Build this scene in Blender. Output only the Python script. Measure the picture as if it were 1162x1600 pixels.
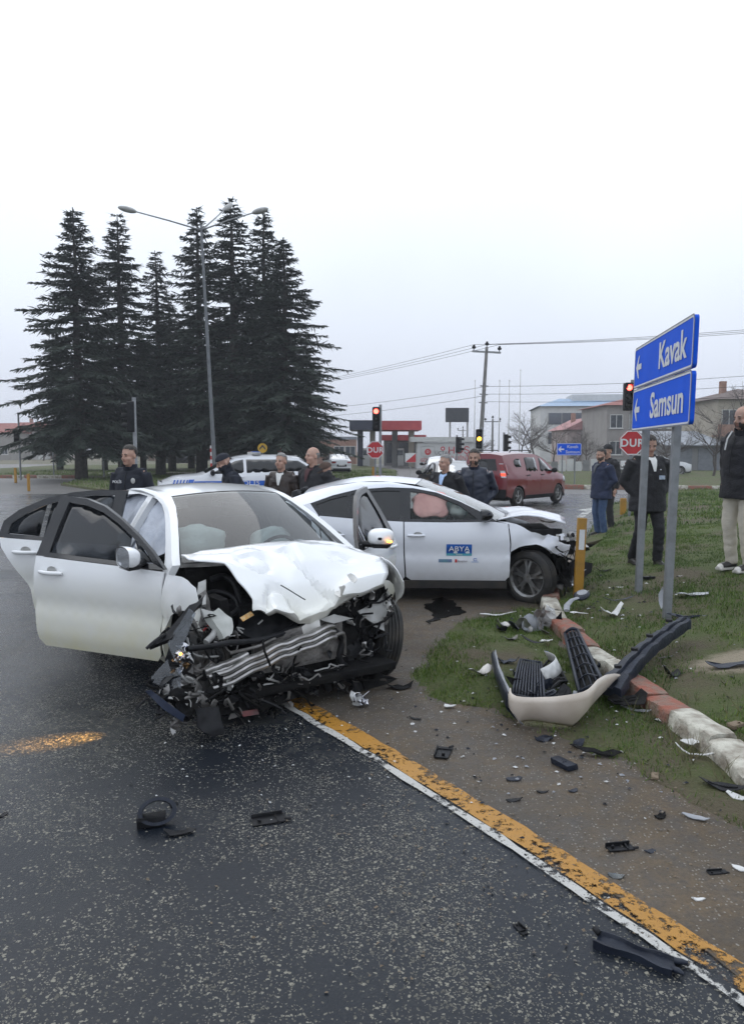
import bpy, bmesh, math, random
import numpy as np
from mathutils import Vector, Matrix, noise
from mathutils.geometry import delaunay_2d_cdt

scene = bpy.context.scene
for _o in list(bpy.data.objects):
    bpy.data.objects.remove(_o)
COL = scene.collection
R = math.radians

# ------------------------------------------------------------------ camera
cam = bpy.data.cameras.new('camera')
cam.sensor_fit = 'VERTICAL'
cam.sensor_height = 36.0
cam.lens = 36.0 * 1160.0 / 1600.0
cam.clip_start = 0.05
cam.clip_end = 3000.0
cam_o = bpy.data.objects.new('camera', cam)
COL.objects.link(cam_o)
cam_o.location = (0, 0, 1.8)
cam_o.rotation_euler = (R(90 - 4.83), 0, 0)
scene.camera = cam_o

# ------------------------------------------------------------------ world: overcast sky
SUN_EL, SUN_AZ = R(58), R(-40)
world = bpy.data.worlds.new('World')
scene.world = world
world.use_nodes = True
_nt = world.node_tree
_nt.nodes.clear()
_out = _nt.nodes.new('ShaderNodeOutputWorld')
_bg = _nt.nodes.new('ShaderNodeBackground')
_sky = _nt.nodes.new('ShaderNodeTexSky')
_sky.sky_type = 'NISHITA'
_sky.sun_disc = False
_sky.sun_elevation = SUN_EL
_sky.sun_rotation = SUN_AZ
_sky.dust_density = 6.0
_sky.air_density = 2.0
_bgn = _nt.nodes.new('ShaderNodeBackground')
_bgn.inputs[1].default_value = 0.06
_nt.links.new(_sky.outputs[0], _bgn.inputs[0])
# the cloud deck: even, brighter towards the zenith, as an overcast sky is
_tc = _nt.nodes.new('ShaderNodeTexCoord')
_sep = _nt.nodes.new('ShaderNodeSeparateXYZ')
_nt.links.new(_tc.outputs['Generated'], _sep.inputs[0])
_rmp = _nt.nodes.new('ShaderNodeValToRGB')
_cr = _rmp.color_ramp
_cr.elements[0].position = 0.0
_cr.elements[0].color = (.615, .65, .745, 1)
_cr.elements[1].position = 1.0
_cr.elements[1].color = (.92, 1.02, 1.16, 1)
for _p, _c in ((.08, (.65, .70, .81, 1)), (.22, (.78, .845, .955, 1)), (.38, (.93, 1.0, 1.10, 1))):
    _e = _cr.elements.new(_p)
    _e.color = _c
_nt.links.new(_sep.outputs[2], _rmp.inputs[0])
_cn = _nt.nodes.new('ShaderNodeTexNoise')
_cn.inputs['Scale'].default_value = 2.2
_cn.inputs['Detail'].default_value = 3
_nt.links.new(_tc.outputs['Generated'], _cn.inputs['Vector'])
_cm = _nt.nodes.new('ShaderNodeMapRange')
_cm.inputs['From Min'].default_value = .3
_cm.inputs['From Max'].default_value = .7
_cm.inputs['To Min'].default_value = .95
_cm.inputs['To Max'].default_value = 1.06
_nt.links.new(_cn.outputs[0], _cm.inputs[0])
_nt.links.new(_rmp.outputs[0], _bg.inputs[0])
_nt.links.new(_cm.outputs[0], _bg.inputs[1])
_mx = _nt.nodes.new('ShaderNodeMixShader')
_mx.inputs[0].default_value = 0.93
_nt.links.new(_bgn.outputs[0], _mx.inputs[1])
_nt.links.new(_bg.outputs[0], _mx.inputs[2])
_nt.links.new(_mx.outputs[0], _out.inputs[0])

sun = bpy.data.lights.new('sun', 'SUN')
sun.energy = 0.5
sun.angle = R(60)
sun.color = (1.0, .97, .93)
sun_o = bpy.data.objects.new('sun', sun)
COL.objects.link(sun_o)
sun_o.rotation_euler = (R(90) - SUN_EL, 0, R(180) - SUN_AZ)

scene.view_settings.view_transform = 'Standard'
scene.view_settings.look = 'None'
scene.view_settings.exposure = 0.34
scene.view_settings.gamma = 1.0
scene.view_settings.use_curve_mapping = False
scene.render.engine = 'CYCLES'
scene.cycles.use_denoising = True
scene.cycles.max_bounces = 6
scene.cycles.diffuse_bounces = 3
scene.cycles.glossy_bounces = 3
scene.cycles.transparent_max_bounces = 14
scene.cycles.volume_bounces = 0
scene.cycles.use_adaptive_sampling = True
scene.cycles.adaptive_threshold = 0.025

# ------------------------------------------------------------------ helpers
def tag(o, label=None, cat=None, group=None, kind=None):
    if label: o['label'] = label
    if cat: o['category'] = cat
    if group: o['group'] = group
    if kind: o['kind'] = kind
    return o

def empty(name, loc=(0, 0, 0), rz=0.0, label=None, cat=None, group=None, rx=0.0, ry=0.0):
    o = bpy.data.objects.new(name, None)
    COL.objects.link(o)
    o.location = loc
    o.rotation_euler = (rx, ry, rz)
    o.empty_display_size = .1
    return tag(o, label, cat, group)

def link_mesh(name, me, parent=None, loc=(0, 0, 0), rot=(0, 0, 0)):
    o = bpy.data.objects.new(name, me)
    COL.objects.link(o)
    o.parent = parent
    o.location = loc
    o.rotation_euler = rot
    return o

def copy_tree(o, parent=None):
    c = o.copy()
    COL.objects.link(c)
    c.parent = parent
    for ch in list(o.children):
        copy_tree(ch, c)
    return c

class MB:
    """collects geometry for one mesh"""
    def __init__(s):
        s.v = []; s.f = []; s.m = []; s.mi = 0
    def add(s, vs, fs, mi=None):
        n = len(s.v)
        s.v.extend([tuple(map(float, p)) for p in vs])
        for f in fs:
            s.f.append([i + n for i in f]); s.m.append(s.mi if mi is None else mi)
        return s
    def box(s, x0, x1, y0, y1, z0, z1):
        return s.add([(x0,y0,z0),(x1,y0,z0),(x1,y1,z0),(x0,y1,z0),(x0,y0,z1),(x1,y0,z1),(x1,y1,z1),(x0,y1,z1)],
              [(0,3,2,1),(4,5,6,7),(0,1,5,4),(1,2,6,5),(2,3,7,6),(3,0,4,7)])
    def obox(s, c, hx, hy, hz, M):
        c = Vector(c)
        vs = []
        for z in (-hz, hz):
            for x, y in ((-hx,-hy),(hx,-hy),(hx,hy),(-hx,hy)):
                vs.append(c + M @ Vector((x, y, z)))
        return s.add(vs, [(0,3,2,1),(4,5,6,7),(0,1,5,4),(1,2,6,5),(2,3,7,6),(3,0,4,7)])
    def tube(s, pts, rad, n=8, cap=True, flat=1.0):
        pts = [Vector(p) for p in pts]
        k = len(pts)
        rad = rad if hasattr(rad, '__len__') else [rad] * k
        vs = []; fs = []
        ref = None
        for i, p in enumerate(pts):
            d = (pts[min(i+1, k-1)] - pts[max(i-1, 0)])
            if d.length < 1e-9: d = Vector((0,0,1))
            d.normalize()
            if ref is None:
                ref = Vector((0,0,1)) if abs(d.z) < .9 else Vector((1,0,0))
            a = d.cross(ref)
            if a.length < 1e-6: a = d.cross(Vector((1,.3,.2)))
            a.normalize()
            b = a.cross(d).normalized()
            ref = b
            for j in range(n):
                t = 2 * math.pi * j / n
                vs.append(p + a * (math.cos(t) * rad[i]) + b * (math.sin(t) * rad[i] * flat))
        for i in range(k - 1):
            for j in range(n):
                q = (j + 1) % n
                fs.append((i*n+j, i*n+q, (i+1)*n+q, (i+1)*n+j))
        if cap:
            fs.append(tuple(range(n))[::-1]); fs.append(tuple((k-1)*n + j for j in range(n)))
        return s.add(vs, fs)
    def prism(s, poly, z0, z1, M=None):
        n = len(poly)
        vs = [Vector((p[0], p[1], z0)) for p in poly] + [Vector((p[0], p[1], z1)) for p in poly]
        if M is not None: vs = [M @ v for v in vs]
        return s.add(vs, [tuple(range(n))[::-1], tuple(range(n, 2*n))] + [(i, (i+1) % n, n+(i+1) % n, n+i) for i in range(n)])
    def grid(s, rows, closed=False):
        nr = len(rows); nc = len(rows[0])
        vs = [p for r in rows for p in r]
        fs = []
        for i in range(nr - 1):
            for j in range(nc if closed else nc - 1):
                q = (j + 1) % nc
                fs.append((i*nc+j, i*nc+q, (i+1)*nc+q, (i+1)*nc+j))
        return s.add(vs, fs)
    def ell(s, c, r, n=12, m=8, M=None):
        vs = []; fs = []
        for i in range(m + 1):
            ph = math.pi * i / m
            for j in range(n):
                t = 2 * math.pi * j / n
                v = Vector((r[0]*math.sin(ph)*math.cos(t), r[1]*math.sin(ph)*math.sin(t), r[2]*math.cos(ph)))
                if M is not None: v = M @ v
                vs.append(Vector(c) + v)
        for i in range(m):
            for j in range(n):
                q = (j+1) % n
                fs.append((i*n+j, (i+1)*n+j, (i+1)*n+q, i*n+q))
        return s.add(vs, fs)
    def mesh(s, name, mats, smooth=False, angle=None, weld=False):
        me = bpy.data.meshes.new(name)
        me.from_pydata(s.v, [], s.f)
        for m in (mats if isinstance(mats, (list, tuple)) else [mats]):
            me.materials.append(m)
        if any(s.m): me.polygons.foreach_set('material_index', s.m)
        if weld:
            bm = bmesh.new(); bm.from_mesh(me)
            bmesh.ops.remove_doubles(bm, verts=bm.verts, dist=1e-4)
            bm.to_mesh(me); bm.free()
        if smooth:
            me.polygons.foreach_set('use_smooth', [True] * len(me.polygons))
            if angle is not None:
                me.set_sharp_from_angle(angle=R(angle))
        me.update()
        return me
    def build(s, name, mats, parent=None, smooth=False, angle=None, loc=(0,0,0), rot=(0,0,0), bevel=0, weld=False, recalc=False):
        me = s.mesh(name, mats, smooth, angle, weld)
        if recalc or bevel:
            bm = bmesh.new(); bm.from_mesh(me)
            if recalc: bmesh.ops.recalc_face_normals(bm, faces=bm.faces)
            if bevel:
                bmesh.ops.bevel(bm, geom=[e for e in bm.edges if len(e.link_faces) == 2 and e.calc_face_angle(0) > .6], offset=bevel, segments=2, affect='EDGES', profile=.6)
                for f in bm.faces: f.smooth = True
            bm.to_mesh(me); bm.free()
            if bevel: me.set_sharp_from_angle(angle=R(45))
        return link_mesh(name, me, parent, loc, rot)

def interp(x, pts):
    """monotone-ish cubic (pchip) through (x, y) pairs, x rising"""
    if x <= pts[0][0]: return pts[0][1]
    if x >= pts[-1][0]: return pts[-1][1]
    n = len(pts)
    for i in range(n - 1):
        if pts[i][0] <= x <= pts[i+1][0]: break
    def sl(k): return (pts[k+1][1] - pts[k][1]) / (pts[k+1][0] - pts[k][0])
    def tan(k):
        if k == 0: return sl(0)
        if k == n - 1: return sl(n - 2)
        a, b = sl(k-1), sl(k)
        return 0.0 if a * b <= 0 else 2 * a * b / (a + b)
    h = pts[i+1][0] - pts[i][0]
    t = (x - pts[i][0]) / h
    return ((2*t**3-3*t**2+1) * pts[i][1] + (t**3-2*t**2+t) * h * tan(i) + (-2*t**3+3*t**2) * pts[i+1][1] + (t**3-t**2) * h * tan(i+1))

def inside(p, poly):
    c = False
    j = len(poly) - 1
    for i in range(len(poly)):
        if (poly[i][1] > p[1]) != (poly[j][1] > p[1]) and p[0] < (poly[j][0]-poly[i][0]) * (p[1]-poly[i][1]) / (poly[j][1]-poly[i][1]) + poly[i][0]:
            c = not c
        j = i
    return c

def resample(poly, step, closed=True):
    out = []
    n = len(poly)
    for i in range(n if closed else n - 1):
        a = Vector(poly[i]); b = Vector(poly[(i+1) % n])
        k = max(1, int(round((b - a).length / step)))
        for j in range(k): out.append(tuple(a + (b - a) * (j / k)))
    if not closed: out.append(tuple(poly[-1]))
    return out

def cdt(poly, step, holes=()):
    """fill a 2-d outline with an even triangulation -> pts, tris, loops of boundary indices"""
    loops = [resample(poly, step)] + [resample(h, step) for h in holes]
    pts = []; edges = []; idx = []
    for lp in loops:
        n0 = len(pts)
        pts += [Vector(p) for p in lp]
        edges += [(n0 + i, n0 + (i+1) % len(lp)) for i in range(len(lp))]
        idx.append(list(range(n0, len(pts))))
    xs = [p[0] for p in loops[0]]; ys = [p[1] for p in loops[0]]
    bnd = np.array([p[:] for p in pts])
    x = min(xs) + step * .5
    row = 0
    while x < max(xs):
        y = min(ys) + step * (.25 if row % 2 else .75)
        while y < max(ys):
            if inside((x, y), loops[0]) and not any(inside((x, y), h) for h in loops[1:]):
                if np.min((bnd[:,0]-x)**2 + (bnd[:,1]-y)**2) > (step * .45)**2:
                    pts.append(Vector((x, y)))
            y += step
        x += step * .87; row += 1
    r = delaunay_2d_cdt(pts, edges, [], 0, 1e-6)
    vs, tri = r[0], r[2]
    keep = []
    for t in tri:
        c = sum((vs[i] for i in t), Vector((0, 0))) / len(t)
        if inside(c, loops[0]) and not any(inside(c, h) for h in loops[1:]):
            keep.append(tuple(t))
    return vs, keep, idx

def patch(poly, fn, step=.08, thick=.012, inward=None, holes=(), mb=None, out=None):
    """an outline laid on the surface fn(u,v); closed slab `thick` deep along inward(u,v) or a fixed vector"""
    vs, tri, idx = cdt(poly, step, holes)
    mb = mb or MB()
    top = [Vector(fn(p[0], p[1])) for p in vs]
    my = sum(p.y for p in top) / len(top)
    if out is None and abs(my) > .25: out = Vector((0, my, 0))
    if out is not None:
        t0 = [(top[t[1]] - top[t[0]]).cross(top[t[2]] - top[t[0]]) for t in tri]
        if sum(t0, Vector((0, 0, 0))).dot(Vector(out)) < 0: tri = [t[::-1] for t in tri]
    if inward is None:
        nrm = [Vector((0, 0, 0)) for _ in top]
        for t in tri:
            n = (top[t[1]] - top[t[0]]).cross(top[t[2]] - top[t[0]])
            for i in t: nrm[i] += n
        bot = [a - (n.normalized() if n.length > 0 else Vector((0,0,1))) * thick for a, n in zip(top, nrm)]
    else:
        bot = [a + Vector(inward) * thick for a in top]
    n = len(top)
    fs = [t for t in tri] + [tuple(i + n for i in t[::-1]) for t in tri]
    cnt = {}
    for t in tri:
        for a, b in ((t[0],t[1]),(t[1],t[2]),(t[2],t[0])):
            cnt[(a, b)] = 1
    for (a, b) in list(cnt):
        if (b, a) not in cnt: fs.append((b, a, a + n, b + n))
    mb.add(top + bot, fs)
    return mb

def rot_to(d, up=(0, 0, 1)):
    d = Vector(d).normalized()
    x = Vector(up).cross(d)
    if x.length < 1e-6: x = Vector((1, 0, 0))
    x.normalize()
    y = d.cross(x)
    return Matrix((x, y, d)).transposed()

# ------------------------------------------------------------------ materials
MATS = {}
def nodes_of(m):
    m.use_nodes = True
    return m.node_tree, m.node_tree.nodes, m.node_tree.links

def pm(name, col, rough=.5, col2=None, scale=8.0, metal=0.0, bump=0.0, bscale=None, coat=0.0, spec=.5, emit=None, estr=0.0, detail=4, contrast=(.35, .65), rvar=0.0, trans=0.0, sheen=0.0):
    """principled with noise-driven colour, roughness and relief (object space)"""
    if name in MATS: return MATS[name]
    m = bpy.data.materials.new(name)
    nt, N, L = nodes_of(m)
    b = N['Principled BSDF']
    b.inputs['Base Color'].default_value = (*col, 1)
    b.inputs['Roughness'].default_value = rough
    b.inputs['Metallic'].default_value = metal
    b.inputs['Coat Weight'].default_value = coat
    b.inputs['Coat Roughness'].default_value = .04
    b.inputs['Specular IOR Level'].default_value = spec
    b.inputs['Transmission Weight'].default_value = trans
    if emit:
        b.inputs['Emission Color'].default_value = (*emit, 1)
        b.inputs['Emission Strength'].default_value = estr
    tc = N.new('ShaderNodeTexCoord')
    nz = N.new('ShaderNodeTexNoise')
    nz.inputs['Scale'].default_value = scale
    nz.inputs['Detail'].default_value = detail
    L.new(tc.outputs['Object'], nz.inputs['Vector'])
    if col2 is not None:
        mr = N.new('ShaderNodeMapRange')
        mr.inputs['From Min'].default_value, mr.inputs['From Max'].default_value = contrast
        L.new(nz.outputs[0], mr.inputs[0])
        mix = N.new('ShaderNodeMix'); mix.data_type = 'RGBA'
        mix.inputs['A'].default_value = (*col, 1)
        mix.inputs['B'].default_value = (*col2, 1)
        L.new(mr.outputs[0], mix.inputs['Factor'])
        L.new(mix.outputs['Result'], b.inputs['Base Color'])
    if rvar:
        mr2 = N.new('ShaderNodeMapRange')
        mr2.inputs['From Min'].default_value, mr2.inputs['From Max'].default_value = .3, .7
        mr2.inputs['To Min'].default_value, mr2.inputs['To Max'].default_value = max(.02, rough - rvar), min(1, rough + rvar)
        L.new(nz.outputs[0], mr2.inputs[0]); L.new(mr2.outputs[0], b.inputs['Roughness'])
    if bump:
        n2 = N.new('ShaderNodeTexNoise')
        n2.inputs['Scale'].default_value = bscale or scale * 4
        n2.inputs['Detail'].default_value = 5
        L.new(tc.outputs['Object'], n2.inputs['Vector'])
        bp = N.new('ShaderNodeBump')
        bp.inputs['Strength'].default_value = min(1, bump)
        bp.inputs['Distance'].default_value = .02
        L.new(n2.outputs[0], bp.inputs['Height'])
        L.new(bp.outputs[0], b.inputs['Normal'])
    MATS[name] = m
    return m

def glass(name, tint, clear, rough=.02, refl=1.0):
    """see-through pane: part tinted clear, part dark body, with mirror reflection by angle"""
    if name in MATS: return MATS[name]
    m = bpy.data.materials.new(name)
    nt, N, L = nodes_of(m)
    b = N['Principled BSDF']
    b.inputs['Base Color'].default_value = (tint[0]*.03, tint[1]*.03, tint[2]*.03, 1)
    b.inputs['Roughness'].default_value = rough
    b.inputs['Specular IOR Level'].default_value = .5
    t = N.new('ShaderNodeBsdfTransparent'); t.inputs[0].default_value = (*tint, 1)
    g = N.new('ShaderNodeBsdfGlossy'); g.inputs['Roughness'].default_value = rough
    fr = N.new('ShaderNodeFresnel'); fr.inputs[0].default_value = 1.5
    fm = N.new('ShaderNodeMath'); fm.operation = 'MULTIPLY'; fm.inputs[1].default_value = refl; fm.use_clamp = True
    L.new(fr.outputs[0], fm.inputs[0])
    m1 = N.new('ShaderNodeMixShader'); m1.inputs[0].default_value = clear
    L.new(b.outputs[0], m1.inputs[1]); L.new(t.outputs[0], m1.inputs[2])
    m2 = N.new('ShaderNodeMixShader')
    L.new(fm.outputs[0], m2.inputs[0]); L.new(m1.outputs[0], m2.inputs[1]); L.new(g.outputs[0], m2.inputs[2])
    L.new(m2.outputs[0], N['Material Output'].inputs[0])
    MATS[name] = m
    return m

def emis(name, col, s):
    if name in MATS: return MATS[name]
    m = bpy.data.materials.new(name)
    nt, N, L = nodes_of(m)
    b = N['Principled BSDF']
    b.inputs['Base Color'].default_value = (*col, 1)
    b.inputs['Emission Color'].default_value = (*col, 1)
    b.inputs['Emission Strength'].default_value = s
    b.inputs['Roughness'].default_value = .3
    tc = N.new('ShaderNodeTexCoord'); v = N.new('ShaderNodeTexVoronoi'); v.inputs['Scale'].default_value = 40
    L.new(tc.outputs['Object'], v.inputs['Vector'])
    mr = N.new('ShaderNodeMapRange'); mr.inputs['To Min'].default_value = s * 1.2; mr.inputs['To Max'].default_value = s * .6
    L.new(v.outputs['Distance'], mr.inputs[0]); L.new(mr.outputs[0], b.inputs['Emission Strength'])
    MATS[name] = m
    return m

BENCH = bpy.data.scenes.new('bench')      # scratch scene: modifiers and text are frozen here, away from the big scene
def frozen(o):
    BENCH.collection.objects.link(o)
    vl = BENCH.view_layers[0]
    vl.update()
    me = bpy.data.meshes.new_from_object(o.evaluated_get(vl.depsgraph))
    BENCH.collection.objects.unlink(o)
    return me

def text_mesh(body, size, thick=.0015, spacing=1.0, bold=0.0):
    cu = bpy.data.curves.new('lettering', 'FONT')
    cu.body = body; cu.size = size; cu.extrude = thick
    cu.align_x = 'CENTER'; cu.align_y = 'CENTER'
    cu.space_character = spacing
    cu.offset = bold
    cu.resolution_u = 3
    o = bpy.data.objects.new('lettering', cu)
    me = frozen(o)
    bpy.data.objects.remove(o)
    bpy.data.curves.remove(cu)
    return me

def lettering(name, body, size, mat, parent, loc, rot, sx=1.0, bold=0.0, thick=.0015, spacing=1.0):
    me = text_mesh(body, size, thick, spacing, bold)
    me.materials.clear(); me.materials.append(mat)
    o = link_mesh(name, me, parent, loc, rot)
    o.scale = (sx, 1, 1)
    return o
def applied(o):
    """freeze modifiers of a mesh object into its mesh"""
    tmp = bpy.data.objects.new('tmp', o.data)
    for m in o.modifiers:
        n = tmp.modifiers.new(m.name, m.type)
        for k in ('mode', 'voxel_size', 'iterations', 'factor', 'thickness', 'offset'):
            if hasattr(m, k): setattr(n, k, getattr(m, k))
    me = frozen(tmp)
    bpy.data.objects.remove(tmp)
    old = o.data
    o.modifiers.clear()
    o.data = me
    bpy.data.meshes.remove(old)
    return o

# ================================================================== GROUND
def pos_node(N):
    g = N.new('ShaderNodeNewGeometry')
    return g.outputs['Position']

def mix_rgb(N, L, fac, a, b):
    m = N.new('ShaderNodeMix'); m.data_type = 'RGBA'
    for key, v in (('A', a), ('B', b)):
        if isinstance(v, tuple): m.inputs[key].default_value = (*v, 1)
        else: L.new(v, m.inputs[key])
    if isinstance(fac, (int, float)): m.inputs['Factor'].default_value = fac
    else: L.new(fac, m.inputs['Factor'])
    return m.outputs['Result']

def rng(N, L, src, a, b, c=0.0, d=1.0):
    m = N.new('ShaderNodeMapRange')
    for i, v in enumerate((a, b, c, d)): m.inputs[1 + i].default_value = v
    L.new(src, m.inputs[0])
    return m.outputs[0]

def noi(N, L, vec, scale, detail=3, rough=.5):
    n = N.new('ShaderNodeTexNoise')
    n.inputs['Scale'].default_value = scale; n.inputs['Detail'].default_value = detail
    n.inputs['Roughness'].default_value = rough
    L.new(vec, n.inputs['Vector'])
    return n.outputs[0]

def mth(N, L, op, a, b=0.0, clamp=False):
    m = N.new('ShaderNodeMath'); m.operation = op; m.use_clamp = clamp
    for i, v in enumerate((a, b)):
        if isinstance(v, (int, float)): m.inputs[i].default_value = v
        else: L.new(v, m.inputs[i])
    return m.outputs[0]

def voro(N, L, vec, scale, feat='F1', rand=1.0):
    v = N.new('ShaderNodeTexVoronoi'); v.feature = feat
    v.inputs['Scale'].default_value = scale
    v.inputs['Randomness'].default_value = rand
    L.new(vec, v.inputs['Vector'])
    return v

def asphalt_mat():
    m = bpy.data.materials.new('wet_asphalt')
    nt, N, L = nodes_of(m)
    b = N['Principled BSDF']
    P = pos_node(N)
    # flatten to the plane so that the chippings are flat cells
    mp = N.new('ShaderNodeMapping'); mp.inputs['Scale'].default_value = (1, 1, 0)
    L.new(P, mp.inputs[0]); P = mp.outputs[0]
    wob = N.new('ShaderNodeTexNoise'); wob.inputs['Scale'].default_value = 60; L.new(P, wob.inputs['Vector'])
    ad = N.new('ShaderNodeVectorMath'); ad.operation = 'MULTIPLY_ADD'
    L.new(wob.outputs['Color'], ad.inputs[0]); ad.inputs[1].default_value = (.022, .022, 0); L.new(P, ad.inputs[2])
    Q = ad.outputs[0]
    v1 = voro(N, L, Q, 74)
    v2 = voro(N, L, Q, 130)
    worn = noi(N, L, P, .55, 4, .55)                 # broad patches: chippings bare / filled with binder
    tracks = noi(N, L, P, 2.4, 4)
    bare = mth(N, L, 'ADD', mth(N, L, 'MULTIPLY', worn, .65), mth(N, L, 'MULTIPLY', tracks, .35))
    thr = rng(N, L, bare, .41, .59, .95, .26)
    r1 = N.new('ShaderNodeSeparateColor'); L.new(v1.outputs['Color'], r1.inputs[0])
    r2 = N.new('ShaderNodeSeparateColor'); L.new(v2.outputs['Color'], r2.inputs[0])
    pick1 = mth(N, L, 'GREATER_THAN', r1.outputs[0], thr)
    size1 = mth(N, L, 'MULTIPLY_ADD', r1.outputs[1], .22); N[-1].inputs[2].default_value = .26
    shp1 = mth(N, L, 'LESS_THAN', v1.outputs['Distance'], size1)
    st1 = mth(N, L, 'MULTIPLY', pick1, shp1)
    pick2 = mth(N, L, 'GREATER_THAN', r2.outputs[0], mth(N, L, 'ADD', thr, .12))
    shp2 = mth(N, L, 'LESS_THAN', v2.outputs['Distance'], .38)
    st2 = mth(N, L, 'MULTIPLY', pick2, shp2)
    st = mth(N, L, 'MAXIMUM', st1, st2)
    fine = noi(N, L, P, 90, 4, .7)
    binder = mix_rgb(N, L, fine, (.0045, .0068, .0110), (.013, .0175, .025))
    grey = noi(N, L, P, 1.3, 5)
    binder = mix_rgb(N, L, rng(N, L, grey, .45, .75, 0, .25), binder, (.030, .031, .033))
    stone = mix_rgb(N, L, r1.outputs[2], (.058, .056, .047), (.225, .212, .172))
    dk = mth(N, L, 'MULTIPLY', mth(N, L, 'LESS_THAN', v1.outputs['Distance'], .40), rng(N, L, bare, .38, .55, .25, 1.0))
    binder = mix_rgb(N, L, dk, binder, mix_rgb(N, L, r1.outputs[1], (.007, .0095, .0135), (.027, .029, .031)))
    col = mix_rgb(N, L, st, binder, stone)
    L.new(col, b.inputs['Base Color'])
    wet = noi(N, L, P, .8, 4, .6)
    ro = rng(N, L, wet, .35, .65, .12, .34)
    ro = mth(N, L, 'ADD', ro, mth(N, L, 'MULTIPLY', st, .18))
    L.new(ro, b.inputs['Roughness'])
    b.inputs['Specular IOR Level'].default_value = .24
    hgt = mth(N, L, 'ADD', mth(N, L, 'MULTIPLY', st, .5), mth(N, L, 'MULTIPLY', fine, .8))
    bp = N.new('ShaderNodeBump'); bp.inputs['Strength'].default_value = .55; bp.inputs['Distance'].default_value = .006
    L.new(hgt, bp.inputs['Height']); L.new(bp.outputs[0], b.inputs['Normal'])
    return m

def far_asphalt_mat():
    m = bpy.data.materials.new('grey_asphalt')
    nt, N, L = nodes_of(m); b = N['Principled BSDF']; P = pos_node(N)
    n1 = noi(N, L, P, .35, 5); n2 = noi(N, L, P, 25, 3)
    c = mix_rgb(N, L, n1, (.07, .068, .066), (.16, .15, .14)); c = mix_rgb(N, L, rng(N, L, n2, .4, .7, 0, .35), c, (.05, .05, .05))
    L.new(c, b.inputs['Base Color']); b.inputs['Roughness'].default_value = .55
    return m

def dirt_mat():
    m = bpy.data.materials.new('gravelly_dirt')
    nt, N, L = nodes_of(m); b = N['Principled BSDF']; P = pos_node(N)
    v = voro(N, L, P, 70); v2 = voro(N, L, P, 28)
    rs = N.new('ShaderNodeSeparateColor'); L.new(v.outputs['Color'], rs.inputs[0])
    peb = mth(N, L, 'MULTIPLY', mth(N, L, 'GREATER_THAN', rs.outputs[0], .80), mth(N, L, 'LESS_THAN', v.outputs['Distance'], .34))
    n1 = noi(N, L, P, 1.1, 6, .6); n2 = noi(N, L, P, 8, 6, .65); n3 = noi(N, L, P, 60, 4, .7)
    c = mix_rgb(N, L, rng(N, L, n1, .35, .65), (.062, .048, .032), (.15, .106, .062))
    c = mix_rgb(N, L, rng(N, L, n2, .4, .7), c, (.085, .075, .066))
    c = mix_rgb(N, L, rng(N, L, n3, .35, .75, 0, .55), c, (.030, .026, .022))
    c = mix_rgb(N, L, peb, c, (.24, .22, .19))
    L.new(c, b.inputs['Base Color'])
    wet = noi(N, L, P, .9, 3)
    L.new(rng(N, L, wet, .38, .62, .45, .85), b.inputs['Roughness'])
    h = mth(N, L, 'ADD', mth(N, L, 'MULTIPLY', peb, .4), mth(N, L, 'ADD', n3, n2))
    bp = N.new('ShaderNodeBump'); bp.inputs['Strength'].default_value = .8; bp.inputs['Distance'].default_value = .02
    L.new(h, bp.inputs['Height']); L.new(bp.outputs[0], b.inputs['Normal'])
    return m

def soil_mat():
    """turf: moss, thin grass and bare soil; 'bare' marks trodden soil"""
    m = bpy.data.materials.new('mossy_soil')
    nt, N, L = nodes_of(m); b = N['Principled BSDF']; P = pos_node(N)
    n1 = noi(N, L, P, .9, 6, .6); n2 = noi(N, L, P, 6, 6, .7); n3 = noi(N, L, P, 45, 4, .7)
    g = mix_rgb(N, L, n2, (.026, .046, .007), (.075, .100, .016))
    g = mix_rgb(N, L, rng(N, L, n3, .35, .75), g, (.09, .105, .028))
    br = mix_rgb(N, L, n3, (.060, .044, .028), (.115, .088, .055))
    c = mix_rgb(N, L, rng(N, L, n1, .47, .60, 0, .85), g, br)
    at = N.new('ShaderNodeAttribute'); at.attribute_name = 'bare'
    bm_ = rng(N, L, mth(N, L, 'ADD', at.outputs['Fac'], mth(N, L, 'MULTIPLY', n2, .6)), .62, .92)
    c = mix_rgb(N, L, bm_, c, mix_rgb(N, L, n3, (.20, .165, .115), (.34, .29, .21)))
    L.new(c, b.inputs['Base Color']); b.inputs['Roughness'].default_value = .9
    bp = N.new('ShaderNodeBump'); bp.inputs['Strength'].default_value = .9; bp.inputs['Distance'].default_value = .03
    L.new(mth(N, L, 'ADD', n2, n3), bp.inputs['Height']); L.new(bp.outputs[0], b.inputs['Normal'])
    return m

def paint_mat(name, col, wear):
    m = bpy.data.materials.new(name)
    nt, N, L = nodes_of(m); b = N['Principled BSDF']; P = pos_node(N)
    n1 = noi(N, L, P, 30, 6, .75); n2 = noi(N, L, P, 3.5, 4); n3 = noi(N, L, P, 110, 3)
    d = tuple(c * .45 for c in col)
    c = mix_rgb(N, L, rng(N, L, n1, .3, .7), col, tuple(x * .78 for x in col))
    c = mix_rgb(N, L, rng(N, L, n3, .5, .75, 0, .6), c, d)
    L.new(c, b.inputs['Base Color']); b.inputs['Roughness'].default_value = .5
    t = N.new('ShaderNodeBsdfTransparent')
    ms = N.new('ShaderNodeMixShader')
    s = mth(N, L, 'ADD', mth(N, L, 'MULTIPLY', n1, .6), mth(N, L, 'MULTIPLY', n2, .4))
    L.new(rng(N, L, s, wear, wear + .05), ms.inputs[0])
    L.new(t.outputs[0], ms.inputs[1]); L.new(b.outputs[0], ms.inputs[2]); L.new(ms.outputs[0], N['Material Output'].inputs[0])
    return m

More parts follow.
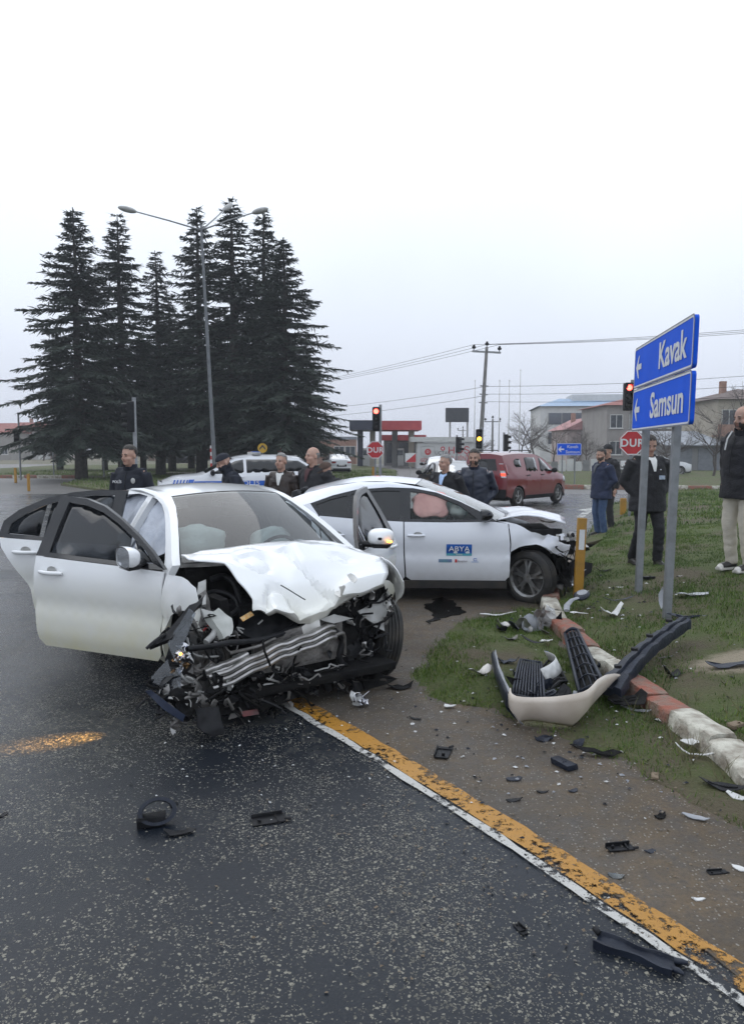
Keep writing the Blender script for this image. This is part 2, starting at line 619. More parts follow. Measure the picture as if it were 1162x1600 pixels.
M_road, M_far, M_dirt, M_soil = asphalt_mat(), far_asphalt_mat(), dirt_mat(), soil_mat()

def sheet(name, poly, fz, step, mat, kind='structure', holes=(), attr=None):
    vs, tri, idx = cdt(poly, step, holes)
    me = bpy.data.meshes.new(name)
    top = [(p[0], p[1], fz(p[0], p[1])) for p in vs]
    ed = {(t[i], t[(i+1) % 3]) for t in tri for i in range(3)}
    lip = [(a, c) for a, c in ed if (c, a) not in ed]
    low = {}
    for a, c in lip:
        for k in (a, c):
            if k not in low:
                low[k] = len(top); top.append((top[k][0], top[k][1], -.03))
    tri = list(tri) + [(c, a, low[a], low[c]) for a, c in lip]
    me.from_pydata(top, [], tri)
    me.materials.append(mat)
    me.polygons.foreach_set('use_smooth', [True] * len(me.polygons))
    me.set_sharp_from_angle(angle=R(60))
    if attr:
        a = me.attributes.new('bare', 'FLOAT', 'POINT')
        a.data.foreach_set('value', [attr(p[0], p[1]) for p in top])
    o = link_mesh(name, me)
    o['kind'] = kind
    return o

# earth out to the horizon
_g = MB(); _g.add([(-280, -70, -.05), (280, -70, -.05), (280, 510, -.05), (-280, 510, -.05)], [(0, 1, 2, 3)])
tag(_g.build('ground', pm('winter_field', (.10, .10, .06), .95, (.15, .13, .09), .05)), kind='structure')
# junction asphalt, near part with chippings and the far crossing
_g = MB(); _g.add([(-70, -12, 0), (70, -12, 0), (70, 30, 0), (-70, 30, 0)], [(0, 1, 2, 3)])
tag(_g.build('road', M_road), kind='structure')
_g = MB(); _g.add([(-140, 30, 0), (140, 30, 0), (140, 90, 0), (-140, 90, 0)], [(0, 1, 2, 3)])
tag(_g.build('crossing_road', M_far), kind='structure')

# edge line: yellow with a white one beside it
YL = [(2.2, .9), (1.78, 1.55), (1.50, 2.0), (1.26, 2.37), (1.04, 2.74), (.66, 3.36), (.40, 3.76), (.07, 4.27), (-.58, 5.23), (-1.5, 6.55), (-3.0, 8.7), (-5.0, 11.5), (-8, 15.6)]
def band(name, off0, off1, z, mat):
    pts = [Vector(p) for p in resample(YL, .12, False)]
    a = []; c = []
    rnd = random.Random(4)
    for i, p in enumerate(pts):
        d = (pts[min(i+1, len(pts)-1)] - pts[max(0, i-1)]).normalized()
        nn = Vector((-d.y, d.x))
        a.append((*(p + nn * (off0 + rnd.uniform(-.008, .008))), z)); c.append((*(p + nn * (off1 + rnd.uniform(-.008, .008))), z))
    mb = MB(); mb.grid([a, c])
    return tag(mb.build(name, mat), kind='structure')
band('yellow_edge_line', -.075, .060, .0085, paint_mat('yellow_road_paint', (.42, .20, .022), .45))
band('white_edge_line', .068, .118, .0085, paint_mat('white_road_paint', (.50, .49, .46), .44))

KERB = [(2.20, 3.2), (2.06, 3.75), (2.04, 4.2), (2.01, 4.7), (1.97, 5.03), (1.93, 5.45), (1.90, 5.85), (1.87, 6.3), (1.87, 6.75), (1.88, 7.3), (1.92, 7.8), (2.02, 8.35), (2.2, 8.9)]
def kerb_x(y):
    if y <= KERB[0][1]: return KERB[0][0] + (KERB[0][1] - y) * .9
    for (x0, y0), (x1, y1) in zip(KERB, KERB[1:]):
        if y0 <= y <= y1: return x0 + (x1 - x0) * (y - y0) / (y1 - y0)
    return 2.2 + (y - 8.9) * .42

def ghz(x, y):
    """height of the grass island east of the kerb"""
    d = x - kerb_x(y)
    if d < 0: return 0.0
    f = max(0.0, min(1.0, 1 - .05 * (y - 8))) if y > 8 else 1.0
    base = .085 + .14 * min(max(x - 2.1 - max(0, (y - 9)) * .30, 0), 3.4) * (.35 + .65 * f)
    if y < 4.4: base *= max(.25, 1 - .5 * (4.4 - y))
    n = noise.noise(Vector((x * 1.7, y * 1.7, 3))) * .022 + noise.noise(Vector((x * 5, y * 5, 1))) * .010
    return max(.01, (base + n) * min(1, .55 + d * 3))

# dirt shoulder between the line and the kerb
_sh = [(x + .03, y) for x, y in YL[:9]] + [(-.62, 5.9), (-.30, 6.6), (.05, 7.6), (.0, 8.6), (-.6, 9.4), (-1.8, 10.6), (-1.0, 12.0), (2.8, 13.5), (3.6, 12.8), (2.9, 10.6), (2.35, 9.0), (2.15, 8.2), (2.0, 6.5), (2.1, 5.0), (2.25, 3.8), (3.2, 2.6), (6.0, 1.0), (6, .0), (2.8, .0)]
_rn = random.Random(3)
_sh2 = []
for _i, _p in enumerate(resample(_sh, .15)):
    _sh2.append((_p[0] + noise.noise(Vector((_p[0]*4, _p[1]*4, 7))) * .07, _p[1] + noise.noise(Vector((_p[0]*4, _p[1]*4, 9))) * .07))
def shz(x, y):
    return .0045 + max(0, noise.noise(Vector((x * 2.5, y * 2.5, 0))) * .012 + .004) * min(1.0, max(0.0, (x - (1.26 - (y - 2.37) * .66)) * 2.0 - .5))
sheet('dirt_shoulder', _sh2, shz, .14, M_dirt)

# grass fringe between dirt and kerb
_gf = [(.36, 5.85), (.50, 6.35), (.66, 7.0), (.95, 7.6), (1.30, 7.95), (1.75, 8.3), (1.95, 8.2), (1.86, 7.5), (1.80, 6.6), (1.84, 5.6), (1.95, 4.7), (2.0, 4.1), (2.1, 3.4), (2.6, 2.7), (2.2, 2.72), (1.82, 3.0), (1.66, 3.45), (1.62, 3.75), (1.42, 4.12), (1.20, 4.42), (.95, 4.72), (.82, 5.05), (.55, 5.15), (.34, 5.35)]
_gf2 = [(_p[0] + noise.noise(Vector((_p[0]*5, _p[1]*5, 2))) * .09, _p[1] + noise.noise(Vector((_p[0]*5, _p[1]*5, 4))) * .09) for _p in resample(_gf, .1)]
_gfa = np.array(_gf2)
def gfz(x, y):
    d = math.sqrt(np.min((_gfa[:, 0] - x) ** 2 + (_gfa[:, 1] - y) ** 2))
    return .006 + (.012 + .022 * (.5 + noise.noise(Vector((x * 4, y * 4, 5))))) * min(1, d / .22)
sheet('grass_fringe', _gf2, gfz, .08, M_soil, attr=lambda x, y: .0)

ISL = [(k[0] + .04, k[1]) for k in KERB] + [(3.0, 11), (4.0, 14.0), (5.6, 18.6), (8.2, 25), (11, 28.5), (22, 30), (30, 30), (30, 2), (12, .5), (6, 1.2), (3.2, 2.2)]
def bare(x, y):
    d = math.hypot((x - 2.95) / .55, (y - 5.55) / .28)
    return max(0.0, 1.15 - d * .75) if d < 1.5 else 0.0
_near = [p for p in ISL if p[1] <= 14.1 and p[0] < 4.2] + [(12, 14), (12, .5), (6, 1.2), (3.2, 2.2)]
_near = [(k[0] + .04, k[1]) for k in KERB] + [(3.0, 11), (4.0, 14.0), (12, 14.0), (12, .5), (6, 1.2), (3.2, 2.2)]
sheet('grass_island', _near, ghz, .16, M_soil, attr=bare)
sheet('grass_island_far', [(4.0, 14.0), (5.6, 18.6), (8.2, 25), (11, 28.5), (22, 30), (30, 30), (30, 2), (12, .5), (12, 14.0)], ghz, .9, M_soil, attr=lambda x, y: 0)

# ---- grass blades (uncountable)
M_blade = bpy.data.materials.new('grass_blades')
_nt, N, L = nodes_of(M_blade)
_at = N.new('ShaderNodeAttribute'); _at.attribute_name = 'tone'
_rp = N.new('ShaderNodeValToRGB')
_e = _rp.color_ramp.elements
_e[0].color = (.028, .060, .006, 1); _e[1].color = (.20, .165, .06, 1)
for _p, _c in ((.45, (.072, .135, .012, 1)), (.78, (.135, .18, .022, 1))):
    _q = _rp.color_ramp.elements.new(_p); _q.color = _c
L.new(_at.outputs['Fac'], _rp.inputs[0]); L.new(_rp.outputs[0], N['Principled BSDF'].inputs['Base Color'])
N['Principled BSDF'].inputs['Roughness'].default_value = .6
def blades(name, label, x0, x1, y0, y1, n, hfn, test, hmin, hmax, wid, seed):
    rs = np.random.RandomState(seed)
    P = rs.rand(n, 2) * (x1 - x0, y1 - y0) + (x0, y0)
    V = []; F = []; T = []
    for x, y in P:
        dn = noise.noise(Vector((x * 1.3, y * 1.3, 11))) + .7 * noise.noise(Vector((x * 4.5, y * 4.5, 2)))
        if dn < rs.rand() * .7 - .45: continue
        if not test(x + rs.normal() * .035, y + rs.normal() * .035): continue
        z = hfn(x, y) - .005
        h = (hmin + (hmax - hmin) * rs.rand() ** 2) * (1 + .6 * max(0, dn))
        a = rs.rand() * 6.283; le = rs.rand() * .9
        w = wid * (.6 + .8 * rs.rand())
        ca, sa = math.cos(a), math.sin(a)
        b = rs.rand() * 6.283
        i = len(V)
        V += [(x - sa * w, y + ca * w, z), (x + sa * w, y - ca * w, z), (x + math.cos(b) * h * le, y + math.sin(b) * h * le, z + h * math.sqrt(1 - .6 * le * le))]
        F.append((i, i + 1, i + 2))
        t = min(1, max(0, .38 + .35 * noise.noise(Vector((x * .8, y * .8, 20))) + rs.normal() * .17))
        T += [t, t, t]
    me = bpy.data.meshes.new(name); me.from_pydata(V, [], F); me.materials.append(M_blade)
    at = me.attributes.new('tone', 'FLOAT', 'POINT'); at.data.foreach_set('value', T)
    return tag(link_mesh(name, me), label, 'grass', kind='stuff')
blades('grass', 'short wet grass growing between the dirt shoulder and the kerb', .3, 2.6, 2.7, 8.4, 80000, gfz, lambda x, y: inside((x, y), _gf2), .012, .055, .0032, 1)
blades('grass', 'short grass on the island beside the wrecked cars', 1.9, 7.5, 2.0, 14, 190000, ghz, lambda x, y: x > kerb_x(y) + .08 and (x < y * .56 + .6) and bare(x, y) < .45, .015, .055, .0042, 2)
blades('grass', 'grass on the island behind the road sign', 4, 17, 14, 29.5, 60000, ghz, lambda x, y: inside((x, y), ISL) and x < y * .56 + .6, .03, .10, .012, 3)

# ---- kerb of painted stones along the island
M_kred = pm('worn_red_kerb_paint', (.27, .085, .055), .8, (.19, .13, .10), 9, bump=.9, contrast=(.36, .60))
M_kwhite = pm('worn_white_kerb_paint', (.52, .50, .43), .8, (.22, .19, .15), 9, bump=.9, contrast=(.38, .64))
def kerb_stone_mesh(name, length, w, h, mat, seed):
    rs = random.Random(seed)
    nx, rows = 7, []
    for i in range(nx + 1):
        x = -length / 2 + length * i / nx
        e = .95 if i in (0, nx) else 1
        ring = []
        for k, (yy, zz) in enumerate(((-.52, -.6), (-.5, .80), (-.44, .96), (-.12, 1.0), (.15, .99), (.43, .95), (.5, .78), (.52, -.6))):
            j = noise.noise(Vector((x * 6 + seed, yy * 3, zz * 3))) * .018
            ring.append((x + (0 if e == 1 else 0), yy * w * e + j, zz * h * (e if zz > 0 else 1) + j))
        rows.append(ring)
    mb = MB(); mb.grid(rows, closed=True)
    n = 8
    mb.f.append(list(range(n))); mb.m.append(0); mb.f.append([nx * n + j for j in range(n)][::-1]); mb.m.append(0)
    return mb.mesh(name, mat, smooth=True, angle=50)
kerb = empty('painted_kerb', (2.0, 5, 0), 0, 'heaved kerb of worn red and white painted stones along the near grass island', 'kerb')
_seq = 'WWWRRRWWRRWR'
_sm = {}
for _i in range(len(KERB) - 1):
    (xa, ya), (xb, yb) = KERB[_i], KERB[_i + 1]
    c = 'WWWRRWWRRWWR'[_i % 12]
    ln = math.hypot(xb - xa, yb - ya) - .015
    me = kerb_stone_mesh('kerb_stone', ln, .19, .095 + .015 * (_i % 3), M_kwhite if c == 'W' else M_kred, _i)
    link_mesh('kerb_stone', me, kerb, ((xa + xb) / 2 - 2.0, (ya + yb) / 2 - 5, .012), (R([3, -4, 2, -3, 4][_i % 5]), R([1, -2, 2][_i % 3]), math.atan2(yb - ya, xb - xa) + R([3, -5, 2, 4][_i % 4])))

def far_kerb(name, label, pts, ln, cols, w=.25, h=.2, gap=.02):
    k = empty(name, (pts[0][0], pts[0][1], 0), 0, label, 'kerb', 'far painted kerbs')
    mm = {c: kerb_stone_mesh('kerb_stone', ln - gap, w, h, {'W': M_kwhite, 'R': M_kred}[c], 5) for c in 'WR'}
    i = 0
    for (xa, ya), (xb, yb) in zip(pts, pts[1:]):
        D = math.hypot(xb - xa, yb - ya); n = max(1, int(D / ln)); a = math.atan2(yb - ya, xb - xa)
        for j in range(n):
            c = cols[i % len(cols)]; i += 1
            if c == '-': continue
            t = (j + .5) * ln / D
            link_mesh('kerb_stone', mm[c], k, (xa + (xb - xa) * t - pts[0][0], ya + (yb - ya) * t - pts[0][1], 0), (0, 0, a))
    return k
far_kerb('painted_kerb', 'red and white kerb across the road behind the red van', [(6.6, 34.0), (12, 33.2), (17.6, 32.4)], 1.0, 'RWRWRRWRWR')
far_kerb('painted_kerb', 'red and white kerb stones at the tip of the tree island, far left', [(-23.2, 46.5), (-17.6, 46.0)], .8, 'RWRWWR')
far_kerb('painted_kerb', 'broken row of white kerb stones on the lawn under the conifers', [(-18.4, 52.0), (-2, 53.5)], 1.2, 'W--WW-W---W-WW')

# tree island across the junction and its brown verge
def flat(z, a=.05): return lambda x, y: z + a * noise.noise(Vector((x * .3, y * .3, 0)))
sheet('tree_island_lawn', [(-24, 47), (-17.5, 46), (-15.5, 37), (-11, 31), (-5, 29.5), (-.3, 33), (1.5, 45), (2.0, 62), (-2, 84), (-34, 84), (-33, 56)], flat(.10, .08), 1.5, M_soil, attr=lambda x, y: .35 if y < 42 else .1)
sheet('verge_lawn', [(6.0, 34.4), (17.6, 32.8), (40, 30.6), (60, 60), (14, 62), (7, 50)], flat(.10, .08), 2.5, M_soil, attr=lambda x, y: .15)
blades('grass', 'grass on the lawn under the conifers', -26, 2, 30, 60, 42000, lambda x, y: .08, lambda x, y: inside((x, y), [(-24, 47), (-17.5, 46), (-15.5, 37), (-11, 31), (-5, 29.5), (-.3, 33), (1.5, 45), (2.0, 60), (-33, 60)]), .06, .16, .025, 5)

# painted arrow on the side road
_a = MB(); _a.add([(-.10, 0, 0), (.10, 0, 0), (.10, 2.2, 0), (.38, 2.2, 0), (0, 3.6, 0), (-.38, 2.2, 0), (-.10, 2.2, 0)], [(0, 1, 2, 6), (3, 4, 5)])
_a.f[-1] = [2 + 1, 4, 5]
tag(_a.build('painted_arrow', MATS.get('wp') or paint_mat('white_arrow_paint', (.6, .6, .57), .46), None, loc=(5.5, 19.6, .005), rot=(0, 0, R(-22))), kind='structure')

# ================================================================== CARS: shared tools
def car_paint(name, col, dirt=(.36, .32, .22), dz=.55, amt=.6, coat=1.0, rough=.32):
    """paint tinted towards the sills: road dust, for M_white also painted-in reflected light"""
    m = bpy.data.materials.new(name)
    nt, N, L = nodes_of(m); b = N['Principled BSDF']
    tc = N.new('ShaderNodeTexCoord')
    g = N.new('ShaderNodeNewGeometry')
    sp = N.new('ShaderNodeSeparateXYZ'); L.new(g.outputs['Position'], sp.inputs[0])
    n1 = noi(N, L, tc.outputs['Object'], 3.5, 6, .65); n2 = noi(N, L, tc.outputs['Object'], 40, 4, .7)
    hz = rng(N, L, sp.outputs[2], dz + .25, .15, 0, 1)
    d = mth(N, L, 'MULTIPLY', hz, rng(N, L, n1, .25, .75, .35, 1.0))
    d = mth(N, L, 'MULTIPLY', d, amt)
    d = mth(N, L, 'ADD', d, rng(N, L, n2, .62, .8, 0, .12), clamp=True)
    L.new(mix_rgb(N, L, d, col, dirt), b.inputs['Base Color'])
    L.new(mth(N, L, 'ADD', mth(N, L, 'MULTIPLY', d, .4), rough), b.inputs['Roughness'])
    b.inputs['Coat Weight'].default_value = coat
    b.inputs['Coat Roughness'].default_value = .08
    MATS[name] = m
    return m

M_white = car_paint('white_car_paint', (.76, .77, .78), (.68, .63, .33), .64, .95)  # yellow low on the doors: reflected light painted in with the dust film
M_white2 = car_paint('cool_white_car_paint', (.74, .76, .81), (.34, .32, .29), .38, .75)
M_torn = pm('torn_white_panel', (.66, .65, .62), .45, (.40, .38, .34), 5, coat=.3, bump=.15, contrast=(.5, .75))
M_black = pm('black_plastic', (.008, .0085, .010), .48, (.020, .020, .022), 14, bump=.15, rvar=.15, spec=.16)
M_matte = pm('matte_black', (.006, .006, .007), .75, (.014, .0135, .013), 10, bump=.3, spec=.10)
M_trim = pm('gloss_black_trim', (.008, .009, .012), .15, (.014, .014, .016), 8)
M_rub = pm('tyre_rubber', (.016, .0155, .015), .75, (.050, .042, .034), 7, bump=.3, contrast=(.45, .75))
M_alu = pm('crash_aluminium', (.42, .41, .40), .38, (.24, .23, .22), 9, metal=.85, bump=.25, rvar=.12)
M_dull = pm('dull_grey_metal', (.22, .21, .20), .5, (.09, .085, .08), 12, metal=.6, bump=.4)
M_rim = pm('alloy_rim', (.33, .33, .33), .35, (.12, .105, .09), 10, metal=.7, contrast=(.45, .7))
M_lens = glass('clear_lamp_lens', (.80, .84, .90), .72, .08, 1.2)
M_tint = glass('tinted_window', (.36, .39, .43), .50, .02, .6)
M_tint2 = glass('dark_tinted_window', (.16, .18, .21), .30, .02, .6)
M_wind = glass('windscreen_glass', (.80, .88, .88), .84, .02, 1.7)
M_bag = pm('airbag_cloth', (.78, .82, .79), .8, (.66, .71, .68), 5, bump=.4, bscale=16)
M_bagp = pm('pinkish_airbag_cloth', (.84, .47, .44), .85, (.70, .36, .34), 6, bump=1.0, bscale=7)
M_seat = pm('dark_seat_cloth', (.020, .021, .024), .9, (.035, .036, .040), 20, bump=.3)
M_chrome = pm('chrome', (.62, .62, .64), .12, (.30, .30, .32), 10, metal=1.0)
M_amber = emis('lit_amber_lamp', (1.0, .36, .04), 7.0)
M_copper = pm('copper_reflector', (.30, .17, .08), .25, (.62, .40, .20), 20, metal=.9)
M_red_l = emis('lit_red_lamp', (1.0, .05, .02), 2.2)
M_redlens = pm('red_lamp_lens', (.28, .012, .012), .15, (.18, .01, .01), 20, coat=.6)
M_whitel = pm('white_lamp_lens', (.60, .62, .64), .15, (.45, .46, .48), 20, coat=.6)
M_mirror = pm('mirror_glass', (.5, .52, .55), .04, (.45, .47, .5), 3, metal=1.0)
M_ltgrey = pm('light_grey_plastic', (.42, .42, .41), .55, (.28, .28, .27), 8)
M_decal_w = pm('white_decal', (.75, .75, .75), .4, (.68, .68, .68), 10)
M_decal_b = pm('blue_decal', (.01, .09, .38), .4, (.012, .11, .43), 10)
M_decal_n = pm('navy_decal', (.015, .03, .15), .4, (.02, .04, .18), 10)
M_decal_r = pm('red_decal', (.50, .02, .02), .4, (.45, .02, .02), 10)

def arc(cx, cz, r, a0, a1, n=14):
    return [(cx + r * math.cos(R(a0 + (a1 - a0) * i / n)), cz + r * math.sin(R(a0 + (a1 - a0) * i / n))) for i in range(n + 1)]

def side_fn(W, belt, lean=.5, quad=.25, zs=.2, sgn=-1, off=0.0, tuck=.06):
    def f(x, z):
        w = interp(x, W); b = interp(x, belt)
        if z <= b:
            t = (z - zs) / (b - zs)
            y = w
            if t < .40: y -= tuck * ((.40 - t) / .40) ** 2
            if t > .70: y -= .045 * ((t - .70) / .30) ** 2
            y -= .018 * math.exp(-((t - .52) / .06) ** 2) - .010 * math.exp(-((t - .20) / .05) ** 2)
        else:
            d = z - b
            y = w - .045 - .012 - lean * d - quad * d * d
        return (x, sgn * (y - off), z)
    return f

def wheel(parent, loc, rz=0.0, sgn=-1, r=.315, w=.20, rim_r=.215, spokes=5, mat_rim=None, rx=0.0, double=True):
    """wheel > tyre-bodied mesh with rim as a sub-part; axle along y, outer face at sgn*y"""
    mat_rim = mat_rim or M_rim
    n = 40
    prof = [(rim_r + .005, -.42), (rim_r + .02, -.5), (r - .05, -.5), (r - .012, -.42), (r - .002, -.34)]
    for g in (-.22, -.07, .07, .22): prof += [(r, g - .055), (r - .009, g - .045), (r - .009, g + .0), (r, g + .01)]
    prof += [(r - .002, .34), (r - .012, .42), (r - .05, .5), (rim_r + .02, .5), (rim_r + .005, .42)]
    rows = [[(a * math.cos(2*math.pi*i/n), b * w, a * math.sin(2*math.pi*i/n)) for a, b in prof] for i in range(n)]
    mb = MB(); mb.grid(rows + [rows[0]])
    wo = mb.build('wheel', M_rub, parent, smooth=True, angle=40, loc=loc, rot=(rx, 0, rz), weld=True)
    rb = MB()
    n = 32
    pr = [(rim_r + .012, .42), (rim_r + .008, .36), (rim_r - .018, .30), (rim_r - .02, -.4)]
    rows = [[(a * math.cos(2*math.pi*i/n), sgn * b * w, a * math.sin(2*math.pi*i/n)) for a, b in pr] for i in range(n)]
    rb.grid(rows + [rows[0]])
    for k in range(spokes):
        a = 2 * math.pi * k / spokes + .3
        for da in ((-.16, .16) if double else (0,)):
            q = []
            for rr, hw, dp in ((.03, .022, .36), (rim_r * .55, .017, .33), (rim_r - .004, .020, .27)):
                cx, cz = rr * math.cos(a + da * rr / rim_r * 1.2), rr * math.sin(a + da * rr / rim_r * 1.2)
                tx, tz = -math.sin(a), math.cos(a)
                q.append([(cx - tx * hw, sgn * (dp * w - .02), cz - tz * hw), (cx - tx * hw * .8, sgn * dp * w, cz - tz * hw * .8), (cx + tx * hw * .8, sgn * dp * w, cz + tz * hw * .8), (cx + tx * hw, sgn * (dp * w - .02), cz + tz * hw)])
            rb.grid(q)
    hub = [[(a * math.cos(2*math.pi*i/16), sgn * b * w, a * math.sin(2*math.pi*i/16)) for a, b in ((.058, .25), (.055, .37), (.03, .39), (.001, .39))] for i in range(16)]
    rb.grid(hub + [hub[0]])
    rb.build('rim', mat_rim, wo, smooth=True, angle=35)
    db = MB()
    disc = [[(a * math.cos(2*math.pi*i/24), sgn * b * w, a * math.sin(2*math.pi*i/24)) for a, b in ((rim_r - .03, -.1), (.001, -.1))] for i in range(24)]
    db.grid(disc + [disc[0]])
    db.build('brake_disc', M_dull, wo, smooth=True, angle=35)
    return wo

def strip_loft(name, A, B, mat, parent, smooth=True, thick=.0, sub=1):
    rows = [[tuple(p) for p in A]]
    if sub > 1:
        for k in range(1, sub):
            t = k / sub
            rows.append([tuple(Vector(a).lerp(Vector(b), t) + Vector((0, 0, .010 * math.sin(math.pi * t)))) for a, b in zip(A, B)])
    rows.append([tuple(p) for p in B])
    mb = MB(); mb.grid(rows)
    return mb.build(name, mat, parent, smooth=smooth)

def flatmat(pts):
    pass

def crumple(p, amp, fr, seed=0.0):
    v = Vector(p)
    n = noise.noise_vector(v * fr + Vector((seed, seed * .7, 0)))
    n2 = noise.noise_vector(v * fr * 2.7 + Vector((seed, 3, 1)))
    r = 1 - abs(noise.noise(v * fr * 1.4 + Vector((5, seed, 2)))) * 2
    return v + n * amp + n2 * amp * .4 + Vector((0, 0, r * amp * .5))

def shard(name, parent, mat, loc, rot, size, seed, thick=.004, bend=.25, n=7, aspect=.6, amp=.2, ribs=0):
    """a torn, bent piece of panel: irregular outline with thickness and a curl"""
    rs = random.Random(seed)
    poly = []
    for i in range(n):
        a = 2 * math.pi * (i + rs.uniform(-.3, .3)) / n
        rr = rs.uniform(.65, 1.15)
        poly.append((size * rr * math.cos(a), size * aspect * rr * math.sin(a)))
    def fn(u, v):
        q = (u / size)
        return (u, v, size * (bend * q * q + amp * .35 * noise.noise(Vector((u / size * 2, v / size * 2, seed * 1.7)))))
    mb = patch(poly, fn, size * .28, thick)
    for k in range(ribs):
        y = (k - (ribs - 1) / 2) * size * aspect * .45
        mb.tube([(x, y, fn(x, y)[2] + thick) for x in np.linspace(-size * .55, size * .55, 5)], size * .035, 5)
    return mb.build(name, mat, parent, smooth=True, angle=30, loc=loc, rot=rot)

def wire(name, parent, mat, pts, r=.006, n=6, wob=.01, seed=0, sub=4):
    P = [Vector(p) for p in pts]
    out = []
    for i in range(len(P) - 1):
        p0 = P[max(0, i-1)]; p1 = P[i]; p2 = P[i+1]; p3 = P[min(len(P)-1, i+2)]
        for k in range(sub):
            t = k / sub
            q = .5 * ((2*p1) + (-p0+p2)*t + (2*p0-5*p1+4*p2-p3)*t*t + (-p0+3*p1-3*p2+p3)*t**3)
            out.append(q + noise.noise_vector(q * 9 + Vector((seed, 0, 0))) * wob)
    out.append(P[-1])
    mb = MB(); mb.tube(out, r, n)
    return mb.build(name, mat, parent, smooth=True, angle=50)

class Pose:
    """a car's place on the ground, with a way from a sighting line to car coordinates"""
    def __init__(s, loc, yaw, rx=0.0, ry=0.0):
        s.M = Matrix.Translation(loc) @ Matrix.Rotation(yaw, 4, 'Z') @ Matrix.Rotation(ry, 4, 'Y') @ Matrix.Rotation(rx, 4, 'X')
        s.I = s.M.inverted()
    def at(s, px, py, x):
        """point of the sighting line through (px, py) of the 1162 x 1600 picture on the car's cross plane at x"""
        p = math.atan(98 / 1160)
        d = Vector(((px - 581) / 1160, math.cos(p) - (py - 800) / 1160 * math.sin(p), -math.sin(p) - (py - 800) / 1160 * math.cos(p)))
        o = s.I @ Vector((0, 0, 1.8)); dd = s.I.to_3x3() @ d
        return o + dd * ((x - o.x) / dd.x)

# ================================================================== THE WRECKED WHITE SEDAN
SED = Pose((-.57, 5.42, 0), R(-55.5), 0, R(1.5))
sedan = empty('crashed_sedan', (-.57, 5.42, 0), R(-55.5), 'wrecked white sedan with crushed front, buckled bonnet and its doors hanging open', 'car', ry=R(1.5))
sW = [(-3.75, .74), (-3.3, .83), (-2.6, .885), (-1.5, .89), (-.5, .888), (0, .875), (.5, .82), (.9, .70)]
sB = [(-3.7, 1.02), (-2.9, 1.03), (-2.4, .99), (-1.5, .955), (-.4, .93), (.2, .89), (.7, .78)]
RAIL = [(-.40, .955), (-.52, 1.03), (-.66, 1.12), (-.85, 1.225), (-1.05, 1.315), (-1.25, 1.375), (-1.5, 1.405), (-1.8, 1.41), (-2.1, 1.385), (-2.35, 1.33), (-2.6, 1.25), (-2.8, 1.17), (-3.0, 1.08)]

def sedan_side(sgn):
    f = side_fn(sW, sB, sgn=sgn)
    fi = side_fn(sW, sB, sgn=sgn, off=.028)
    outer = ([(-.44, .20), (-.42, .60)] + RAIL + [(-3.25, 1.055), (-3.55, 1.02), (-3.68, .80), (-3.66, .40), (-3.5, .30), (-3.08, .27)]
             + arc(-2.7, .32, .365, -8, 188, 16)[::1] + [(-2.32, .20)])
    # the arc has to run from the tail side over the wheel to the door side
    a = arc(-2.7, .32, .365, 188, -8, 16)
    outer = [(-.44, .20), (-.42, .60)] + RAIL + [(-3.25, 1.055), (-3.55, 1.02), (-3.68, .80), (-3.66, .40), (-3.5, .30), (-3.08, .27)] + a + [(-2.32, .20)]
    holes = [[(-.52, .30), (-.50, .92), (-.72, 1.085), (-.92, 1.205), (-1.12, 1.30), (-1.30, 1.345), (-1.50, 1.355), (-1.50, .32)],
             [(-1.62, .32), (-1.62, 1.355), (-1.85, 1.36), (-2.1, 1.335), (-2.33, 1.27), (-2.52, 1.17), (-2.60, 1.05), (-2.58, .90), (-2.45, .76), (-2.31, .58), (-2.26, .32)]]
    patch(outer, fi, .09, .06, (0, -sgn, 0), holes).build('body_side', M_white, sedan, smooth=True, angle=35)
    # rear quarter outer skin
    q = [(-2.66, 1.0), (-3.0, 1.06), (-3.3, 1.05), (-3.55, 1.015), (-3.68, .80), (-3.66, .42), (-3.5, .31), (-3.10, .28)] + arc(-2.7, .32, .375, 185, 65, 10) + [(-2.5, .80)]
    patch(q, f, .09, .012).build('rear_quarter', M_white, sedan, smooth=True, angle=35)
    # front fender, pushed in and wrinkled
    def ff(x, z):
        p = Vector(f(x, z))
        k = max(0.0, x + .30)
        q = crumple(p, .010 + .045 * min(1, k), 3.2, 3 + sgn)
        q.x -= .18 * min(1, k) ** 1.2
        q.y -= sgn * .10 * k
        return q
    if sgn < 0:
        fe = [(-.372, .26), (-.365, .92), (-.1, .905), (.10, .87), (.16, .80), (.22, .70), (.20, .60)] + arc(.0, .34, .36, 45, 185, 14)
    else:
        fe = [(-.372, .26), (-.365, .92), (-.1, .93), (.15, .93), (.42, .88), (.50, .78), (.40, .66)] + arc(.0, .36, .37, 40, 185, 14)
    fe = [p for p in fe]
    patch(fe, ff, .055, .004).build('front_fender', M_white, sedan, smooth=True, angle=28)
    return f

fR = sedan_side(-1)
fL = sedan_side(1)

